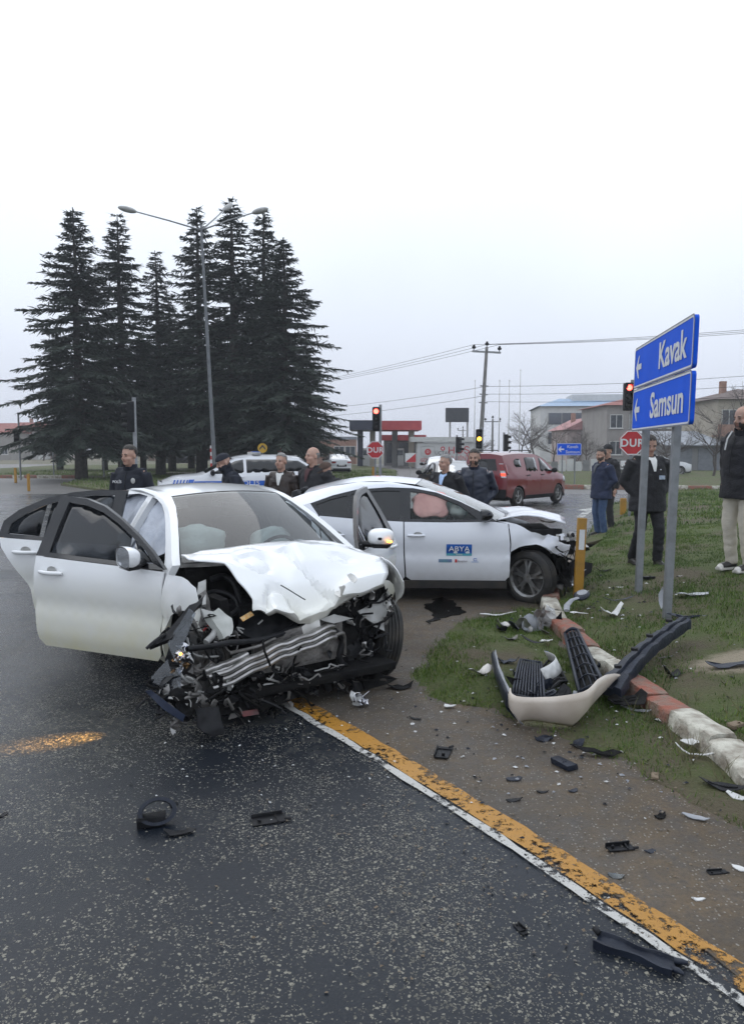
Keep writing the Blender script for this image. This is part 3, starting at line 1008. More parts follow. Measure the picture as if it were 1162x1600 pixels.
def make_door(car, f, sgn, hinge_x, poly, frame_o, frame_i, panes, phi, white, name='door', mirror=None, pane_mat=None, handle_x=None, handle_z=.80, tilt=0.0):
    """door > window frame, panes, handle, mirror, inner trim; built closed, then swung on its hinge"""
    hy = f(hinge_x, .6)[1]
    H = Vector((hinge_x, hy, 0))
    sh = lambda fn: (lambda x, z: Vector(fn(x, z)) - H)
    g = sh(f)
    inn = lambda d: (lambda x, z: Vector(f(x, z)) - H + Vector((0, -sgn * d, 0)))
    d = patch(poly, g, .07, .014, out=(0, sgn, 0)).build(name, white, car, smooth=True, angle=35, loc=H, rot=(tilt, 0, phi))
    cx = sum(p[0] for p in poly) / len(poly); cz = sum(p[1] for p in poly) / len(poly)
    small = [(cx + (x - cx) * .965, cz + (z - cz) * .965) for x, z in poly]
    patch(small, inn(.022), .12, .075, (0, -sgn, 0), out=(0, sgn, 0)).build('door_trim', M_matte, d, smooth=True, angle=35)
    mb = MB()
    no = len(frame_o)
    P = [g(x, z) + Vector((0, sgn * .002, 0)) for x, z in frame_o]; Q = [g(x, z) + Vector((0, -sgn * .004, 0)) for x, z in frame_i]
    P2 = [p + Vector((0, -sgn * .035, 0)) for p in P]; Q2 = [p + Vector((0, -sgn * .03, 0)) for p in Q]
    rows = [P, Q, Q2, P2, P]
    mb.grid([[r[i % no] for i in range(no + 1)] for r in rows])
    mb.build('window_frame', M_trim, d, smooth=True, angle=30)
    for k, pn in enumerate(panes):
        patch(pn, inn(.014), .12, .004, out=(0, sgn, 0)).build('window', pane_mat or M_tint, d, smooth=True)
    if handle_x is not None:
        hb = MB()
        pts = []
        for i in range(9):
            t = i / 8
            x = handle_x - .11 + .22 * t
            y = Vector(g(x, handle_z)) + Vector((0, sgn * (.012 + .028 * math.sin(math.pi * min(1, max(0, t)))), .0))
            pts.append(y)
        hb.tube(pts, [.011] + [.016] * 7 + [.011], 8, flat=1.1)
        hb.build('handle', white, d, smooth=True, angle=60)
        cb = MB(); M = rot_to((0, sgn, 0))
        ring = [(.045 * math.cos(t), .032 * math.sin(t)) for t in np.linspace(0, 6.283, 18)[:-1]]
        c0 = Vector(g(handle_x + .0, handle_z + .015)) + Vector((0, sgn * .0025, 0))
        cb.add([c0 + M @ Vector((a, b, 0)) for a, b in ring] + [c0 - M @ Vector((0, 0, .002))], [(i, (i + 1) % 17, 17) for i in range(17)])
        cb.build('handle_recess', M_ltgrey, d)
    if mirror:
        mx, mz, ang = mirror
        b0 = Vector(g(mx, mz))
        m1 = MB()
        M = Matrix.Rotation(ang, 3, 'Z')
        c = b0 + Vector((0, sgn * .16, .06))
        rows = []
        for i in range(9):
            t = i / 8; sx = -.05 + .12 * t
            k = math.sqrt(max(0.0, 1 - (max(0, t - .15) / .86) ** 2.2))
            k = max(k, .05)
            rows.append([tuple(c + M @ Vector((sx, math.copysign(abs(math.cos(a)) ** .7, math.cos(a)) * .115 * k, math.copysign(abs(math.sin(a)) ** .7, math.sin(a)) * .078 * k))) for a in np.linspace(0, 2 * math.pi, 21)[:-1]])
        m1.grid(rows, closed=True)
        mo = m1.build('mirror', white, d, smooth=True, angle=50)
        m2 = MB()
        ring = [tuple(c + M @ Vector((-.045, math.copysign(abs(math.cos(a)) ** .7, math.cos(a)) * .105, math.copysign(abs(math.sin(a)) ** .7, math.sin(a)) * .070))) for a in np.linspace(0, 2 * math.pi, 21)[:-1]]
        m2.add(ring, [tuple(range(20))])
        m2.build('mirror_glass', M_mirror, d)
        m3 = MB(); m3.tube([b0, b0 + Vector((0, sgn * .05, .0)), c + Vector((0, -sgn * .02, -.07))], [.03, .035, .03], 10, flat=.8)
        M4 = M
        m3.add([tuple(c + M @ Vector((x, y, z))) for x, y, z in ((-.04, -.08, -.085), (.05, -.06, -.085), (.05, .06, -.085), (-.04, .08, -.085), (-.045, -.10, -.05), (.06, -.08, -.05), (.06, .08, -.05), (-.045, .10, -.05))], [(0,3,2,1),(4,5,6,7),(0,1,5,4),(1,2,6,5),(2,3,7,6),(3,0,4,7)])
        m3.build('mirror_foot', M_black, d, smooth=True, angle=40)
    return d

fd_poly = [(-.425, .30), (-.47, .245), (-1.51, .245), (-1.555, .30), (-1.565, .60), (-1.575, .945), (-1.2, .935), (-.8, .925), (-.405, .912), (-.40, .70)]
fd_o = [(-.40, .925), (-.55, 1.035), (-.72, 1.14), (-.92, 1.245), (-1.12, 1.33), (-1.32, 1.378), (-1.575, 1.392), (-1.575, 1.15), (-1.575, .95), (-1.2, .94), (-.8, .93), (-.6, .926)]
fd_i = [(-.52, .960), (-.62, 1.04), (-.76, 1.122), (-.94, 1.215), (-1.12, 1.288), (-1.30, 1.332), (-1.475, 1.345), (-1.475, 1.15), (-1.475, .975), (-1.2, .965), (-.8, .955), (-.66, .952)]
fd_panes = [[(-.75, .957), (-.78, 1.128), (-.94, 1.21), (-1.12, 1.283), (-1.30, 1.327), (-1.47, 1.34), (-1.47, .97), (-1.2, .96)], [(-.54, .965), (-.64, 1.045), (-.73, 1.10), (-.715, .955)]]
rd_poly = [(-1.60, .30), (-1.64, .245), (-2.26, .245), (-2.30, .32), (-2.34, .55), (-2.50, .76), (-2.60, .90), (-2.63, .985), (-2.2, .965), (-1.585, .948), (-1.59, .6)]
rd_o = [(-1.60, .952), (-1.60, 1.15), (-1.60, 1.392), (-1.85, 1.392), (-2.1, 1.365), (-2.33, 1.305), (-2.52, 1.215), (-2.63, 1.12), (-2.64, .99), (-2.4, .976), (-2.1, .965), (-1.85, .958)]
rd_i = [(-1.70, .985), (-1.70, 1.15), (-1.70, 1.345), (-1.87, 1.347), (-2.08, 1.325), (-2.28, 1.265), (-2.45, 1.185), (-2.56, 1.10), (-2.57, 1.015), (-2.38, 1.005), (-2.1, .993), (-1.87, .988)]
rd_panes = [[(-1.705, .988), (-1.705, 1.342), (-1.87, 1.343), (-2.08, 1.32), (-2.25, 1.27), (-2.25, 1.0), (-1.9, .99)], [(-2.29, 1.003), (-2.29, 1.258), (-2.45, 1.18), (-2.555, 1.10), (-2.565, 1.018)]]
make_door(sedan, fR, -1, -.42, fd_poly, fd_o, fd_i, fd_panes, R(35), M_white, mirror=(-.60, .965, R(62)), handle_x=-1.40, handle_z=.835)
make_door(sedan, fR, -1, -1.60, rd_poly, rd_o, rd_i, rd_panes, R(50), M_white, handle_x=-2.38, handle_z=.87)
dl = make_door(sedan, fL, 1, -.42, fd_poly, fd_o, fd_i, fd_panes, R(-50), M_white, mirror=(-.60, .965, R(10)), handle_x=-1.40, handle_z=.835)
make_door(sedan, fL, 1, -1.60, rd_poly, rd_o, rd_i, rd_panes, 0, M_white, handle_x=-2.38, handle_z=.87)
# lit side repeater on the driver's mirror
_m = MB(); _m.ell((-.118, .200, 1.005), (.014, .026, .011), 10, 6, Matrix.Rotation(R(10), 3, 'Z'))
_m.build('mirror_indicator', M_amber, dl, smooth=True)

# glass house: windscreen, roof, rear window, pillars
def ws(u, v):
    bx, by, bz = -.30 - .22 * u * u, .72 * u, .965 - .02 * u * u
    tx, ty, tz = -1.20 - .08 * u * u, .575 * u, 1.412 - .050 * u * u
    s = math.sin(math.pi * v) * .022
    return (bx + (tx - bx) * v + s * .6, by + (ty - by) * v, bz + (tz - bz) * v + s)
def rf(u, v):
    tx, ty, tz = -1.215 - .08 * u * u, .575 * u, 1.413 - .050 * u * u
    ex, ey, ez = -2.42 - .02 * u * u, .555 * u, 1.375 - .055 * u * u
    s = math.sin(math.pi * v) * .05
    return (tx + (ex - tx) * v, ty + (ey - ty) * v + math.copysign(.012 * math.sin(math.pi * v), u) * abs(u), tz + (ez - tz) * v + s)
def rg(u, v):
    tx, ty, tz = -2.43 - .02 * u * u, .555 * u, 1.373 - .055 * u * u
    ex, ey, ez = -3.02 + .06 * u * u, .66 * u, 1.085 - .02 * u * u
    s = math.sin(math.pi * v) * .02
    return (tx + (ex - tx) * v, ty + (ey - ty) * v, tz + (ez - tz) * v + s)
def tk(u, v):
    tx, ty, tz = -3.03 + .06 * u * u, .68 * u, 1.083 - .02 * u * u
    ex, ey, ez = -3.66 + .12 * u * u, .70 * u, 1.04 - .03 * u * u
    return (tx + (ex - tx) * v, ty + (ey - ty) * v, tz + (ez - tz) * v)
def uvgrid(fn, nu, nv, u0=-1, u1=1, v0=0, v1=1):
    return [[fn(u0 + (u1 - u0) * i / nu, v0 + (v1 - v0) * j / nv) for i in range(nu + 1)] for j in range(nv + 1)]
MB().grid(uvgrid(ws, 16, 10, -.985, .985, .01, .985)).build('windscreen', M_wind, sedan, smooth=True)
_b = MB()   # black border printed round the screen
for a in (uvgrid(lambda u, v: Vector(ws(u, v)) + Vector((-.004, 0, -.004)), 16, 2, -1, 1, .0, .055), uvgrid(lambda u, v: Vector(ws(u, v)) + Vector((-.004, 0, -.004)), 16, 2, -1, 1, .955, 1.0),
          uvgrid(lambda u, v: Vector(ws(u, v)) + Vector((-.004, 0, -.004)), 2, 12, -1, -.94, 0, 1), uvgrid(lambda u, v: Vector(ws(u, v)) + Vector((-.004, 0, -.004)), 2, 12, .94, 1, 0, 1),
          uvgrid(lambda u, v: Vector(ws(u, v)) + Vector((-.004, 0, -.004)), 8, 3, -.22, .22, .83, .96)):
    _b.grid(a)
_b.build('screen_border', M_trim, sedan, smooth=True)
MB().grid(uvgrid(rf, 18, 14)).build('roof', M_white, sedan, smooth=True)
MB().grid(uvgrid(rg, 12, 8)).build('rear_window', M_tint2, sedan, smooth=True)
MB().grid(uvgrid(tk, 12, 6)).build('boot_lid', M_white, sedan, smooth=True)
for sgn, f in ((-1, fR), (1, fL)):
    A = []; Bq = []
    tops = [(ws(sgn, v)) for v in (0, .14, .29, .48, .68, .88)] + [rf(sgn, v) for v in (.12, .40, .68, .92)] + [rg(sgn, v) for v in (.25, .55, .95)]
    fi = side_fn(sW, sB, sgn=sgn, off=.028)
    A = [fi(x, z) for x, z in RAIL]
    strip_loft('pillar', A, tops, M_white, sedan, sub=4)
# drip dark seal above the doors
# cowl
MB().grid([[(-.18 - .22 * u * u, .74 * u, .955 - .02 * u * u) for u in np.linspace(-1, 1, 9)], [(-.32 - .22 * u * u, .73 * u, .962 - .02 * u * u) for u in np.linspace(-1, 1, 9)]]).build('cowl', M_black, sedan, smooth=True)
# tail panel, floor and firewall
_k = MB(); _k.grid([[(-3.62 + .10 * u * u, .74 * u, z) for u in np.linspace(-1, 1, 9)] for z in (.3, .6, .85, 1.03)]); _k.build('tail_panel', M_white, sedan, smooth=True)
_k = MB(); _k.box(-3.4, -.42, -.80, .80, .18, .24); _k.box(-.46, -.42, -.78, .78, .2, .93); _k.box(-2.9, -2.85, -.78, .78, .2, 1.03); _k.build('floor_pan', M_matte, sedan)
# headlining
MB().grid(uvgrid(lambda u, v: Vector(rf(u * .97, v)) + Vector((0, 0, -.035)), 8, 6)).build('headlining', pm('headlining_cloth', (.20, .20, .19), .9, (.24, .24, .23), 20), sedan, smooth=True)
# dashboard
_d = MB()
_prof = [(-.42, .94), (-.62, .955), (-.80, .94), (-.90, .88), (-.90, .76), (-.80, .62), (-.5, .5)]
_d.grid([[(x + .05 * (y / .7) ** 2, y, z) for x, z in _prof] for y in np.linspace(-.74, .74, 9)])
_d.build('dashboard', M_black, sedan, smooth=True, angle=40)
_s = MB()
_c = Vector((-1.02, .36, .86)); _Mx = rot_to((-.9, 0, .44))
_s.tube([_c + _Mx @ Vector((.185 * math.cos(t), .185 * math.sin(t), 0)) for t in np.linspace(0, 6.283, 25)], .015, 8)
_s.tube([_c + _Mx @ Vector((-.18, 0, 0)), _c, _c + _Mx @ Vector((.18, 0, 0))], [.02, .05, .02], 6); _s.tube([_c, (-.85, .36, .78)], .03, 8)
_s.build('steering_wheel', M_black, sedan, smooth=True, angle=50)
# seats: cushion, back, headrest
for (sx, sy) in ((-1.45, -.36), (-1.45, .36), (-2.35, -.36), (-2.35, .36)):
    sb = MB(); sb.box(sx - .25, sx + .27, sy - .25, sy + .25, .32, .50)
    st = sb.build('seat', M_seat, sedan, bevel=.05)
    sb = MB(); M = Matrix.Rotation(R(-18), 3, 'Y'); sb.obox((sx - .32, sy, .80), .07, .24, .33, M); sb.build('seat_back', M_seat, st, bevel=.05)
    sb = MB(); sb.obox((sx - .44, sy, 1.19), .045, .13, .09, M); sb.build('headrest', M_seat, st, bevel=.04)
# airbags
def balloon(name, c, r, mat, parent, seed, amp=.03, M=None, boxy=1.0):
    mb = MB(); mb.ell((0, 0, 0), (1, 1, 1), 26, 18)
    out = []
    for v in mb.v:
        u = Vector(v)
        u = Vector([math.copysign(abs(a) ** boxy, a) for a in u])
        k = 1 + amp * 4 * noise.noise(u * 1.6 + Vector((seed, 0, 0))) - amp * 1.5 * abs(noise.noise(u * 4 + Vector((0, seed, 0))))
        w = Vector((u.x * r[0], u.y * r[1], u.z * r[2])) * k
        out.append(Vector(c) + (M @ w if M is not None else w))
    mb.v = [tuple(p) for p in out]
    return mb.build(name, mat, parent, smooth=True)
balloon('passenger_airbag', (-1.04, -.36, .99), (.14, .26, .18), M_bag, sedan, 2, .05)
balloon('driver_airbag', (-1.12, .36, .90), (.10, .22, .20), M_bag, sedan, 5, .05)
for sgn in (-1, 1):
    fi = side_fn(sW, sB, sgn=sgn, off=.11)
    mb = MB(); rows = []
    for i in range(36):
        x = -.82 - 1.75 * i / 35
        top = interp(-x, [(-a, b) for a, b in RAIL][0:13]) - .035
        low = .93 + .06 * noise.noise(Vector((x * 4, sgn, 0))) + .12 * max(0, (-.95 - x) * -3)
        rows.append([Vector(fi(x, low + (top - low) * j / 8)) + Vector((0, sgn * .03 * math.sin(x * 16) * math.sin(math.pi * j / 8), 0)) + noise.noise_vector(Vector((x * 6, j * .6, sgn))) * .02 for j in range(9)])
    mb.grid(rows); mb.build('curtain_airbag', pm('curtain_airbag_cloth', (.60, .63, .70), .85, (.46, .50, .58), 6, bump=.4, bscale=14), sedan, smooth=True)
# rear-view mirror
_m = MB(); _m.obox((-1.02, 0, 1.30), .015, .11, .03, Matrix.Rotation(R(10), 3, 'Y')); _m.build('rear_view_mirror', M_black, sedan, bevel=.01)
# wheels
wheel(sedan, (-.02, -.74, .30), R(6), -1)
wheel(sedan, (-.06, .79, .29), R(-14), 1, rx=R(-9))
wheel(sedan, (-2.7, -.76, .245), 0, -1)
wheel(sedan, (-2.7, .76, .245), 0, 1)

# ---- buckled bonnet
H_ROWS = [(-.42, [(284,868),(320,862),(355,858),(390,853),(425,849),(455,847),(490,846),(520,848),(548,856)]),
          (-.20, [(305,878),(335,874),(368,868),(402,863),(436,858),(463,849),(500,856),(537,859),(574,865)]),
          (.00, [(350,881),(370,888),(398,889),(425,890),(450,886),(478,876),(515,876),(552,878),(598,873)]),
          (.17, [(372,910),(388,915),(412,918),(438,922),(464,915),(492,908),(524,900),(558,894),(606,886)]),
          (.29, [(394,936),(404,940),(425,944),(448,950),(474,953),(500,944),(528,922),(556,906),(606,897)]),
          (.33, [(397,944),(409,945),(428,950),(452,957),(486,960),(508,950),(531,930),(560,925),(600,910)]),
          (.29, [(400,946),(411,948),(430,953),(453,961),(485,964),(508,955),(531,936),(560,930),(598,914)])]
ctrl = [[SED.at(px, py, x - .06 * abs(j - 4) / 4 * (1 if x > 0 else .5)) for j, (px, py) in enumerate(row)] for x, row in H_ROWS]
def smooth_grid(c, k):
    """Catmull-Rom through a grid of points"""
    def cr(P, k):
        out = []
        for i in range(len(P) - 1):
            p0 = P[max(0, i-1)]; p1 = P[i]; p2 = P[i+1]; p3 = P[min(len(P)-1, i+2)]
            for j in range(k):
                t = j / k
                q = .5 * ((2*p1) + (-p0+p2)*t + (2*p0-5*p1+4*p2-p3)*t*t + (-p0+3*p1-3*p2+p3)*t**3)
                out.append(q.lerp(p1.lerp(p2, t), .62))
        out.append(P[-1]); return out
    rows = [cr(r, k) for r in c]
    cols = [cr([r[j] for r in rows], k) for j in range(len(rows[0]))]
    return [[cols[j][i] for j in range(len(cols))] for i in range(len(cols[0]))]
hg = smooth_grid(ctrl, 6)
hr = []
for i, row in enumerate(hg):
    v = i / (len(hg) - 1)
    out = []
    for p in row:
        a = .006 + .016 * min(1, v * 1.5)
        cr_ = abs(noise.noise(p * 3.1 + Vector((2, 5, 1))))       # long creases
        q = p + Vector((.3, 0, 1)) * (-.045 * max(0, .10 - cr_) / .10 * min(1, .3 + v)) + noise.noise_vector(p * 6) * a * .5
        out.append(q)
    hr.append(out)
_h = MB(); _h.grid(hr)
bonnet = _h.build('bonnet', M_white, sedan, smooth=True, angle=17)
_m = bonnet.modifiers.new('s', 'SOLIDIFY'); _m.thickness = .012; _m.offset = -1
applied(bonnet)
# tear in the bonnet skin and folded flap
wire('crease', bonnet, M_black, [SED.at(438, 914, .245), SED.at(458, 926, .285), SED.at(477, 937, .32)], .004, 5, .003, 2)
shard('torn_flap', bonnet, M_torn, SED.at(552, 904, .34), (R(50), R(20), R(20)), .055, 7, .004, .6, 7, .6)
shard('torn_flap', bonnet, M_torn, SED.at(535, 925, .36), (R(60), R(-20), R(-10)), .09, 8, .004, .6, 7, .5)

# ---- engine bay: solid blocks first
def blk(name, mat, c, h, rot=(0, 0, 0), bev=.012, parent=None):
    mb = MB(); M = (Matrix.Rotation(rot[2], 3, 'Z') @ Matrix.Rotation(rot[1], 3, 'Y') @ Matrix.Rotation(rot[0], 3, 'X'))
    mb.obox((0, 0, 0), *h, M)
    mb.v = [tuple(crumple(Vector(v) + Vector(c), .012, 5)) for v in mb.v]
    return mb.build(name, mat, parent or sedan, bevel=bev)
blk('engine_block', M_matte, (-.12, .02, .50), (.20, .34, .20), (0, 0, R(4)))
blk('gearbox', M_dull, (-.10, .48, .42), (.17, .14, .16), (R(8), 0, 0))
blk('undertray', M_matte, (.0, 0, .20), (.42, .62, .03))
blk('inner_wing', M_matte, (-.12, -.60, .60), (.28, .03, .20), (R(10), 0, 0))
blk('inner_wing', M_matte, (-.12, .62, .62), (.28, .03, .22), (R(-8), 0, 0))
blk('firewall', M_matte, (-.40, 0, .62), (.02, .70, .30))
blk('battery', M_black, (-.05, -.42, .62), (.12, .10, .10), (0, 0, R(12)))
def slab(name, mat, pts, thick=.012, parent=None, n=None, amp=.012, seed=1, res=4):
    """bent plate through sighted corner points (px, py, x)"""
    P = [SED.at(*p) for p in pts]
    c = sum(P, Vector((0, 0, 0))) / len(P)
    nn = Vector((0, 0, 0))
    for i in range(len(P)): nn += (P[i] - c).cross(P[(i+1) % len(P)] - c)
    nn.normalize()
    ex = (P[1] - P[0]).normalized(); ex = (ex - nn * ex.dot(nn)).normalized(); ey = nn.cross(ex)
    poly = [((p - c).dot(ex), (p - c).dot(ey)) for p in P]
    dep = [(p - c).dot(nn) for p in P]
    def fn(u, v):
        ws_ = [1 / ((u - a) ** 2 + (v - b) ** 2 + 1e-5) ** 1.5 for a, b in poly]
        d = sum(w * e for w, e in zip(ws_, dep)) / sum(ws_)
        return c + ex * u + ey * v + nn * (d + amp * noise.noise(Vector((u * 14, v * 14, seed))))
    size = max(max(p[0] for p in poly) - min(p[0] for p in poly), max(p[1] for p in poly) - min(p[1] for p in poly))
    return patch(poly, fn, size / (res * 2), thick).build(name, mat, parent or sedan, smooth=True, angle=30)
def rod(name, mat, pts, r=.01, n=8, wob=.004, seed=0, parent=None, sub=4):
    return wire(name, parent or sedan, mat, [SED.at(*p) for p in pts], r, n, wob, seed, sub)
# crash beam: corrugated aluminium bar, bent
def beam(pts, hh, mat, name, depth=.05, ribs=3):
    P = [SED.at(*p) for p in pts]
    P = [p for p in P]
    res = []
    for i in range(len(P) - 1):
        for k in range(5): res.append(P[i].lerp(P[i+1], k / 5))
    res.append(P[-1])
    prof = []
    for k in range(ribs):
        a = -1 + 2 * k / ribs; b = -1 + 2 * (k + 1) / ribs; w = b - a
        prof += [(a + .04 * w, 0), (a + .18 * w, .8), (a + .5 * w, 1), (b - .18 * w, .8), (b - .04 * w, 0)]
    prof += [(1, -1.2), (-1, -1.2)]
    rows = []
    for i, p in enumerate(res):
        d = (res[min(i+1, len(res)-1)] - res[max(0, i-1)]).normalized()
        f_ = Vector((1, 0, .25)); f_ = (f_ - d * f_.dot(d)).normalized(); up = f_.cross(d) if f_.cross(d).z > 0 else d.cross(f_)
        j = noise.noise(p * 9) * .018 + noise.noise(p * 23) * .006
        rows.append([p + up * (a * hh + j) + f_ * (b * depth * .5 + j) for a, b in prof])
    mb = MB(); mb.grid(rows, closed=True)
    k = len(prof); mb.f.append(list(range(k))); mb.m.append(0); mb.f.append([(len(res)-1)*k + j for j in range(k)][::-1]); mb.m.append(0)
    return mb.build(name, mat, sedan, smooth=True, angle=30)
beam([(330, 1068, .42), (365, 1052, .44), (400, 1036, .45), (440, 1018, .44), (480, 1002, .40), (521, 988, .33)], .058, M_alu, 'crash_beam', .06)
beam([(322, 1052, .38), (355, 1040, .40), (388, 1024, .40)], .030, M_alu, 'crash_beam_arm', .05, 2)
beam([(380, 1105, .36), (400, 1098, .36), (440, 1080, .34)], .020, M_dull, 'lower_tie_bar', .03, 1)
# radiator core and shroud behind the beam
slab('radiator', M_dull, [(392, 1055, .30), (392, 1000, .28), (530, 960, .22), (536, 1025, .26)], .03, amp=.02)
slab('fan_shroud', M_matte, [(385, 1090, .26), (388, 1030, .24), (548, 985, .15), (552, 1060, .20)], .03, amp=.02, seed=4)
slab('air_filter_cover', M_black, [(366, 985, .16), (392, 950, .02), (420, 940, .02), (462, 955, .10), (452, 985, .24), (400, 1000, .26)], .03, amp=.008, seed=6)
slab('warning_sticker', pm('orange_sticker', (.70, .30, .03), .5, (.75, .60, .35), 60), [(375, 965, .1665), (392, 955, .1365), (397, 961, .1645), (380, 971, .1965)], .002, amp=0)
rod('upper_tie_bar', M_black, [(294, 1014, .34), (330, 1010, .36), (361, 1004, .36), (400, 1001, .34), (440, 990, .28), (462, 975, .22)], .020)
rod('upper_tie_bar', M_dull, [(360, 1020, .34), (398, 1012, .36), (430, 998, .32)], .013)
slab('bonnet_slam_panel', M_torn, [(462, 985, .26), (498, 958, .29), (500, 985, .31), (520, 975, .28), (478, 992, .28)], .006, seed=9)
# strut tower, white brackets, hoses on the open side
slab('strut_tower', M_dull, [(300, 985, .08), (302, 935, -.05), (322, 922, -.08), (330, 960, .02), (318, 1000, .12)], .02, seed=3)
slab('wing_rail', M_ltgrey, [(306, 948, .02), (310, 910, -.15), (322, 905, -.15), (322, 945, .03)], .02, seed=5)
slab('coolant_bottle', pm('milky_plastic', (.55, .56, .53), .45, (.40, .41, .38), 9), [(318, 965, .18), (335, 955, .14), (356, 972, .16), (356, 998, .22), (342, 1000, .26)], .05, seed=8)
slab('lamp_bracket', M_ltgrey, [(313, 952, .16), (352, 962, .16), (360, 970, .18), (335, 968, .20), (318, 966, .20)], .012, seed=12)
rod('strut', M_ltgrey, [(342, 965, .16), (334, 990, .24), (322, 1004, .30)], .022)
rod('hose', M_black, [(300, 940, .0), (330, 925, -.10), (360, 930, -.05), (372, 950, .05), (350, 965, .12), (330, 955, .1)], .018)
rod('hose', M_black, [(330, 905, -.2), (350, 900, -.2), (368, 915, -.12), (376, 945, .0)], .022)
rod('cable', M_matte, [(296, 968, .1), (306, 985, .2), (318, 1010, .3), (330, 1030, .34), (352, 1044, .36)], .007)
rod('cable', M_matte, [(410, 1000, .47), (414, 1020, .51), (422, 1040, .51)], .008)
rod('cable', M_matte, [(455, 1060, .44), (460, 1030, .42), (470, 1010, .47)], .006)
rod('cable_red', pm('red_cable', (.35, .02, .015), .4, (.25, .015, .012), 9), [(318, 985, .14), (328, 972, .14), (322, 955, .06)], .008).name = 'cable'
# headlamp on the near side: black carrier, clear lens shards, lit amber bulb
slab('headlamp_carrier', M_black, [(233, 1012, .22), (262, 986, .24), (296, 946, .16), (318, 932, .10), (316, 942, .13), (292, 970, .24), (268, 998, .30)], .03, seed=2, amp=.012)
slab('headlamp_lens', M_lens, [(262, 1005, .30), (296, 950, .20), (306, 958, .24), (290, 1000, .34), (272, 1030, .38)], .004, seed=3)
slab('headlamp_lens', M_lens, [(236, 1058, .38), (262, 1030, .38), (270, 1060, .44), (262, 1096, .46), (246, 1082, .42)], .004, seed=13)
slab('headlamp_lens', M_lens, [(268, 1052, .40), (284, 1040, .42), (282, 1085, .46), (268, 1098, .46)], .004, seed=15)
for i in range(12):
    rr = random.Random(i + 70)
    shard('headlamp_reflector', sedan, rr.choice([M_copper, M_copper, M_chrome, M_lens, M_ltgrey]), SED.at(rr.uniform(270, 298), rr.uniform(1008, 1052), rr.uniform(.32, .41)), (rr.uniform(0, 6), rr.uniform(0, 6), rr.uniform(0, 6)), rr.uniform(.022, .05), 600 + i, .003, .9, 7, .6, 1.0)
slab('headlamp_reflector', M_chrome, [(284, 1004, .30), (298, 1010, .32), (298, 1028, .36), (288, 1026, .34)], .012, seed=17, amp=.04)
slab('headlamp_housing', M_black, [(258, 1030, .20), (268, 1000, .16), (296, 990, .18), (304, 1035, .28), (282, 1062, .34), (262, 1060, .30)], .02, seed=18, amp=.03)
_bl = MB(); _p = SED.at(282, 1022, .41); _bl.ell(_p, (.010, .010, .010), 10, 8)
bulb = _bl.build('indicator_bulb', M_amber, sedan, smooth=True)
_lt = bpy.data.lights.new('indicator_glow', 'SPOT'); _lt.energy = 260; _lt.color = (1, .50, .12); _lt.spot_size = R(25); _lt.spot_blend = 1.0; _lt.shadow_soft_size = .02
_lo = bpy.data.objects.new('indicator_glow', _lt); COL.objects.link(_lo); _lo.parent = sedan
_lo.location = SED.I @ Vector((-1.36, 4.70, .26))
_tg = SED.I @ Vector((-1.90, 4.47, 0)) - Vector(_lo.location)
_lo.rotation_euler = rot_to(-_tg).to_euler()
# bumper skin remains low on the near side
slab('bumper_strip', pm('navy_plastic', (.012, .018, .038), .3, (.02, .03, .06), 12), [(227, 1080, .50), (236, 1078, .50), (262, 1098, .54), (290, 1118, .56), (286, 1128, .56), (255, 1108, .54)], .006, seed=21)
slab('bumper_flap', M_black, [(304, 1108, .50), (340, 1104, .48), (350, 1146, .56), (332, 1150, .58), (306, 1138, .56)], .008, seed=22, amp=.03)
slab('bumper_flap', M_matte, [(266, 1080, .46), (296, 1068, .44), (312, 1100, .48), (296, 1126, .54), (276, 1108, .52)], .008, seed=23, amp=.05)
slab('bumper_flap', M_matte, [(330, 1088, .38), (390, 1082, .34), (430, 1075, .32), (436, 1092, .36), (380, 1112, .44), (345, 1118, .46)], .01, seed=24, amp=.05)
slab('torn_lower_grille', M_matte, [(400, 1100, .38), (450, 1082, .33), (500, 1062, .27), (508, 1072, .28), (460, 1092, .36), (410, 1112, .42)], .01, seed=25, amp=.05)
for i in range(40):
    px = random.Random(i * 7 + 1).uniform(245, 470); py = 1118 - (px - 245) * .17 + random.Random(i * 5 + 2).uniform(-45, 18); x = .50 - (px - 245) / 225 * .12
    rr = random.Random(i)
    shard('plastic_scrap', sedan, rr.choice([M_black, M_matte, M_matte, M_black, M_dull, M_ltgrey, M_alu]), SED.at(px, py, x), (rr.uniform(0, 6), rr.uniform(0, 6), rr.uniform(0, 6)), rr.uniform(.03, .075), 500 + i, .004, .7, 7, .5, .8)
for i in range(18):
    rr = random.Random(i + 900); px = rr.uniform(240, 480); py = 1122 - (px - 245) * .17 + rr.uniform(-40, 0); x = .52 - (px - 245) / 225 * .12
    pts = [(px, py, x)]
    for k in range(3): px += rr.uniform(-34, 34); py += rr.uniform(-12, 20); x += rr.uniform(-.03, .03); pts.append((px, min(py, 1140), x))
    rod('torn_strip', rr.choice([M_black, M_matte, M_dull]), pts, rr.uniform(.005, .012), 5, .012, i, sub=3)
slab('red_scrap', pm('dark_red_plastic', (.12, .012, .012), .4, (.05, .01, .01), 9), [(375, 1112, .47), (402, 1108, .46), (404, 1116, .47), (380, 1120, .48)], .005, seed=26)
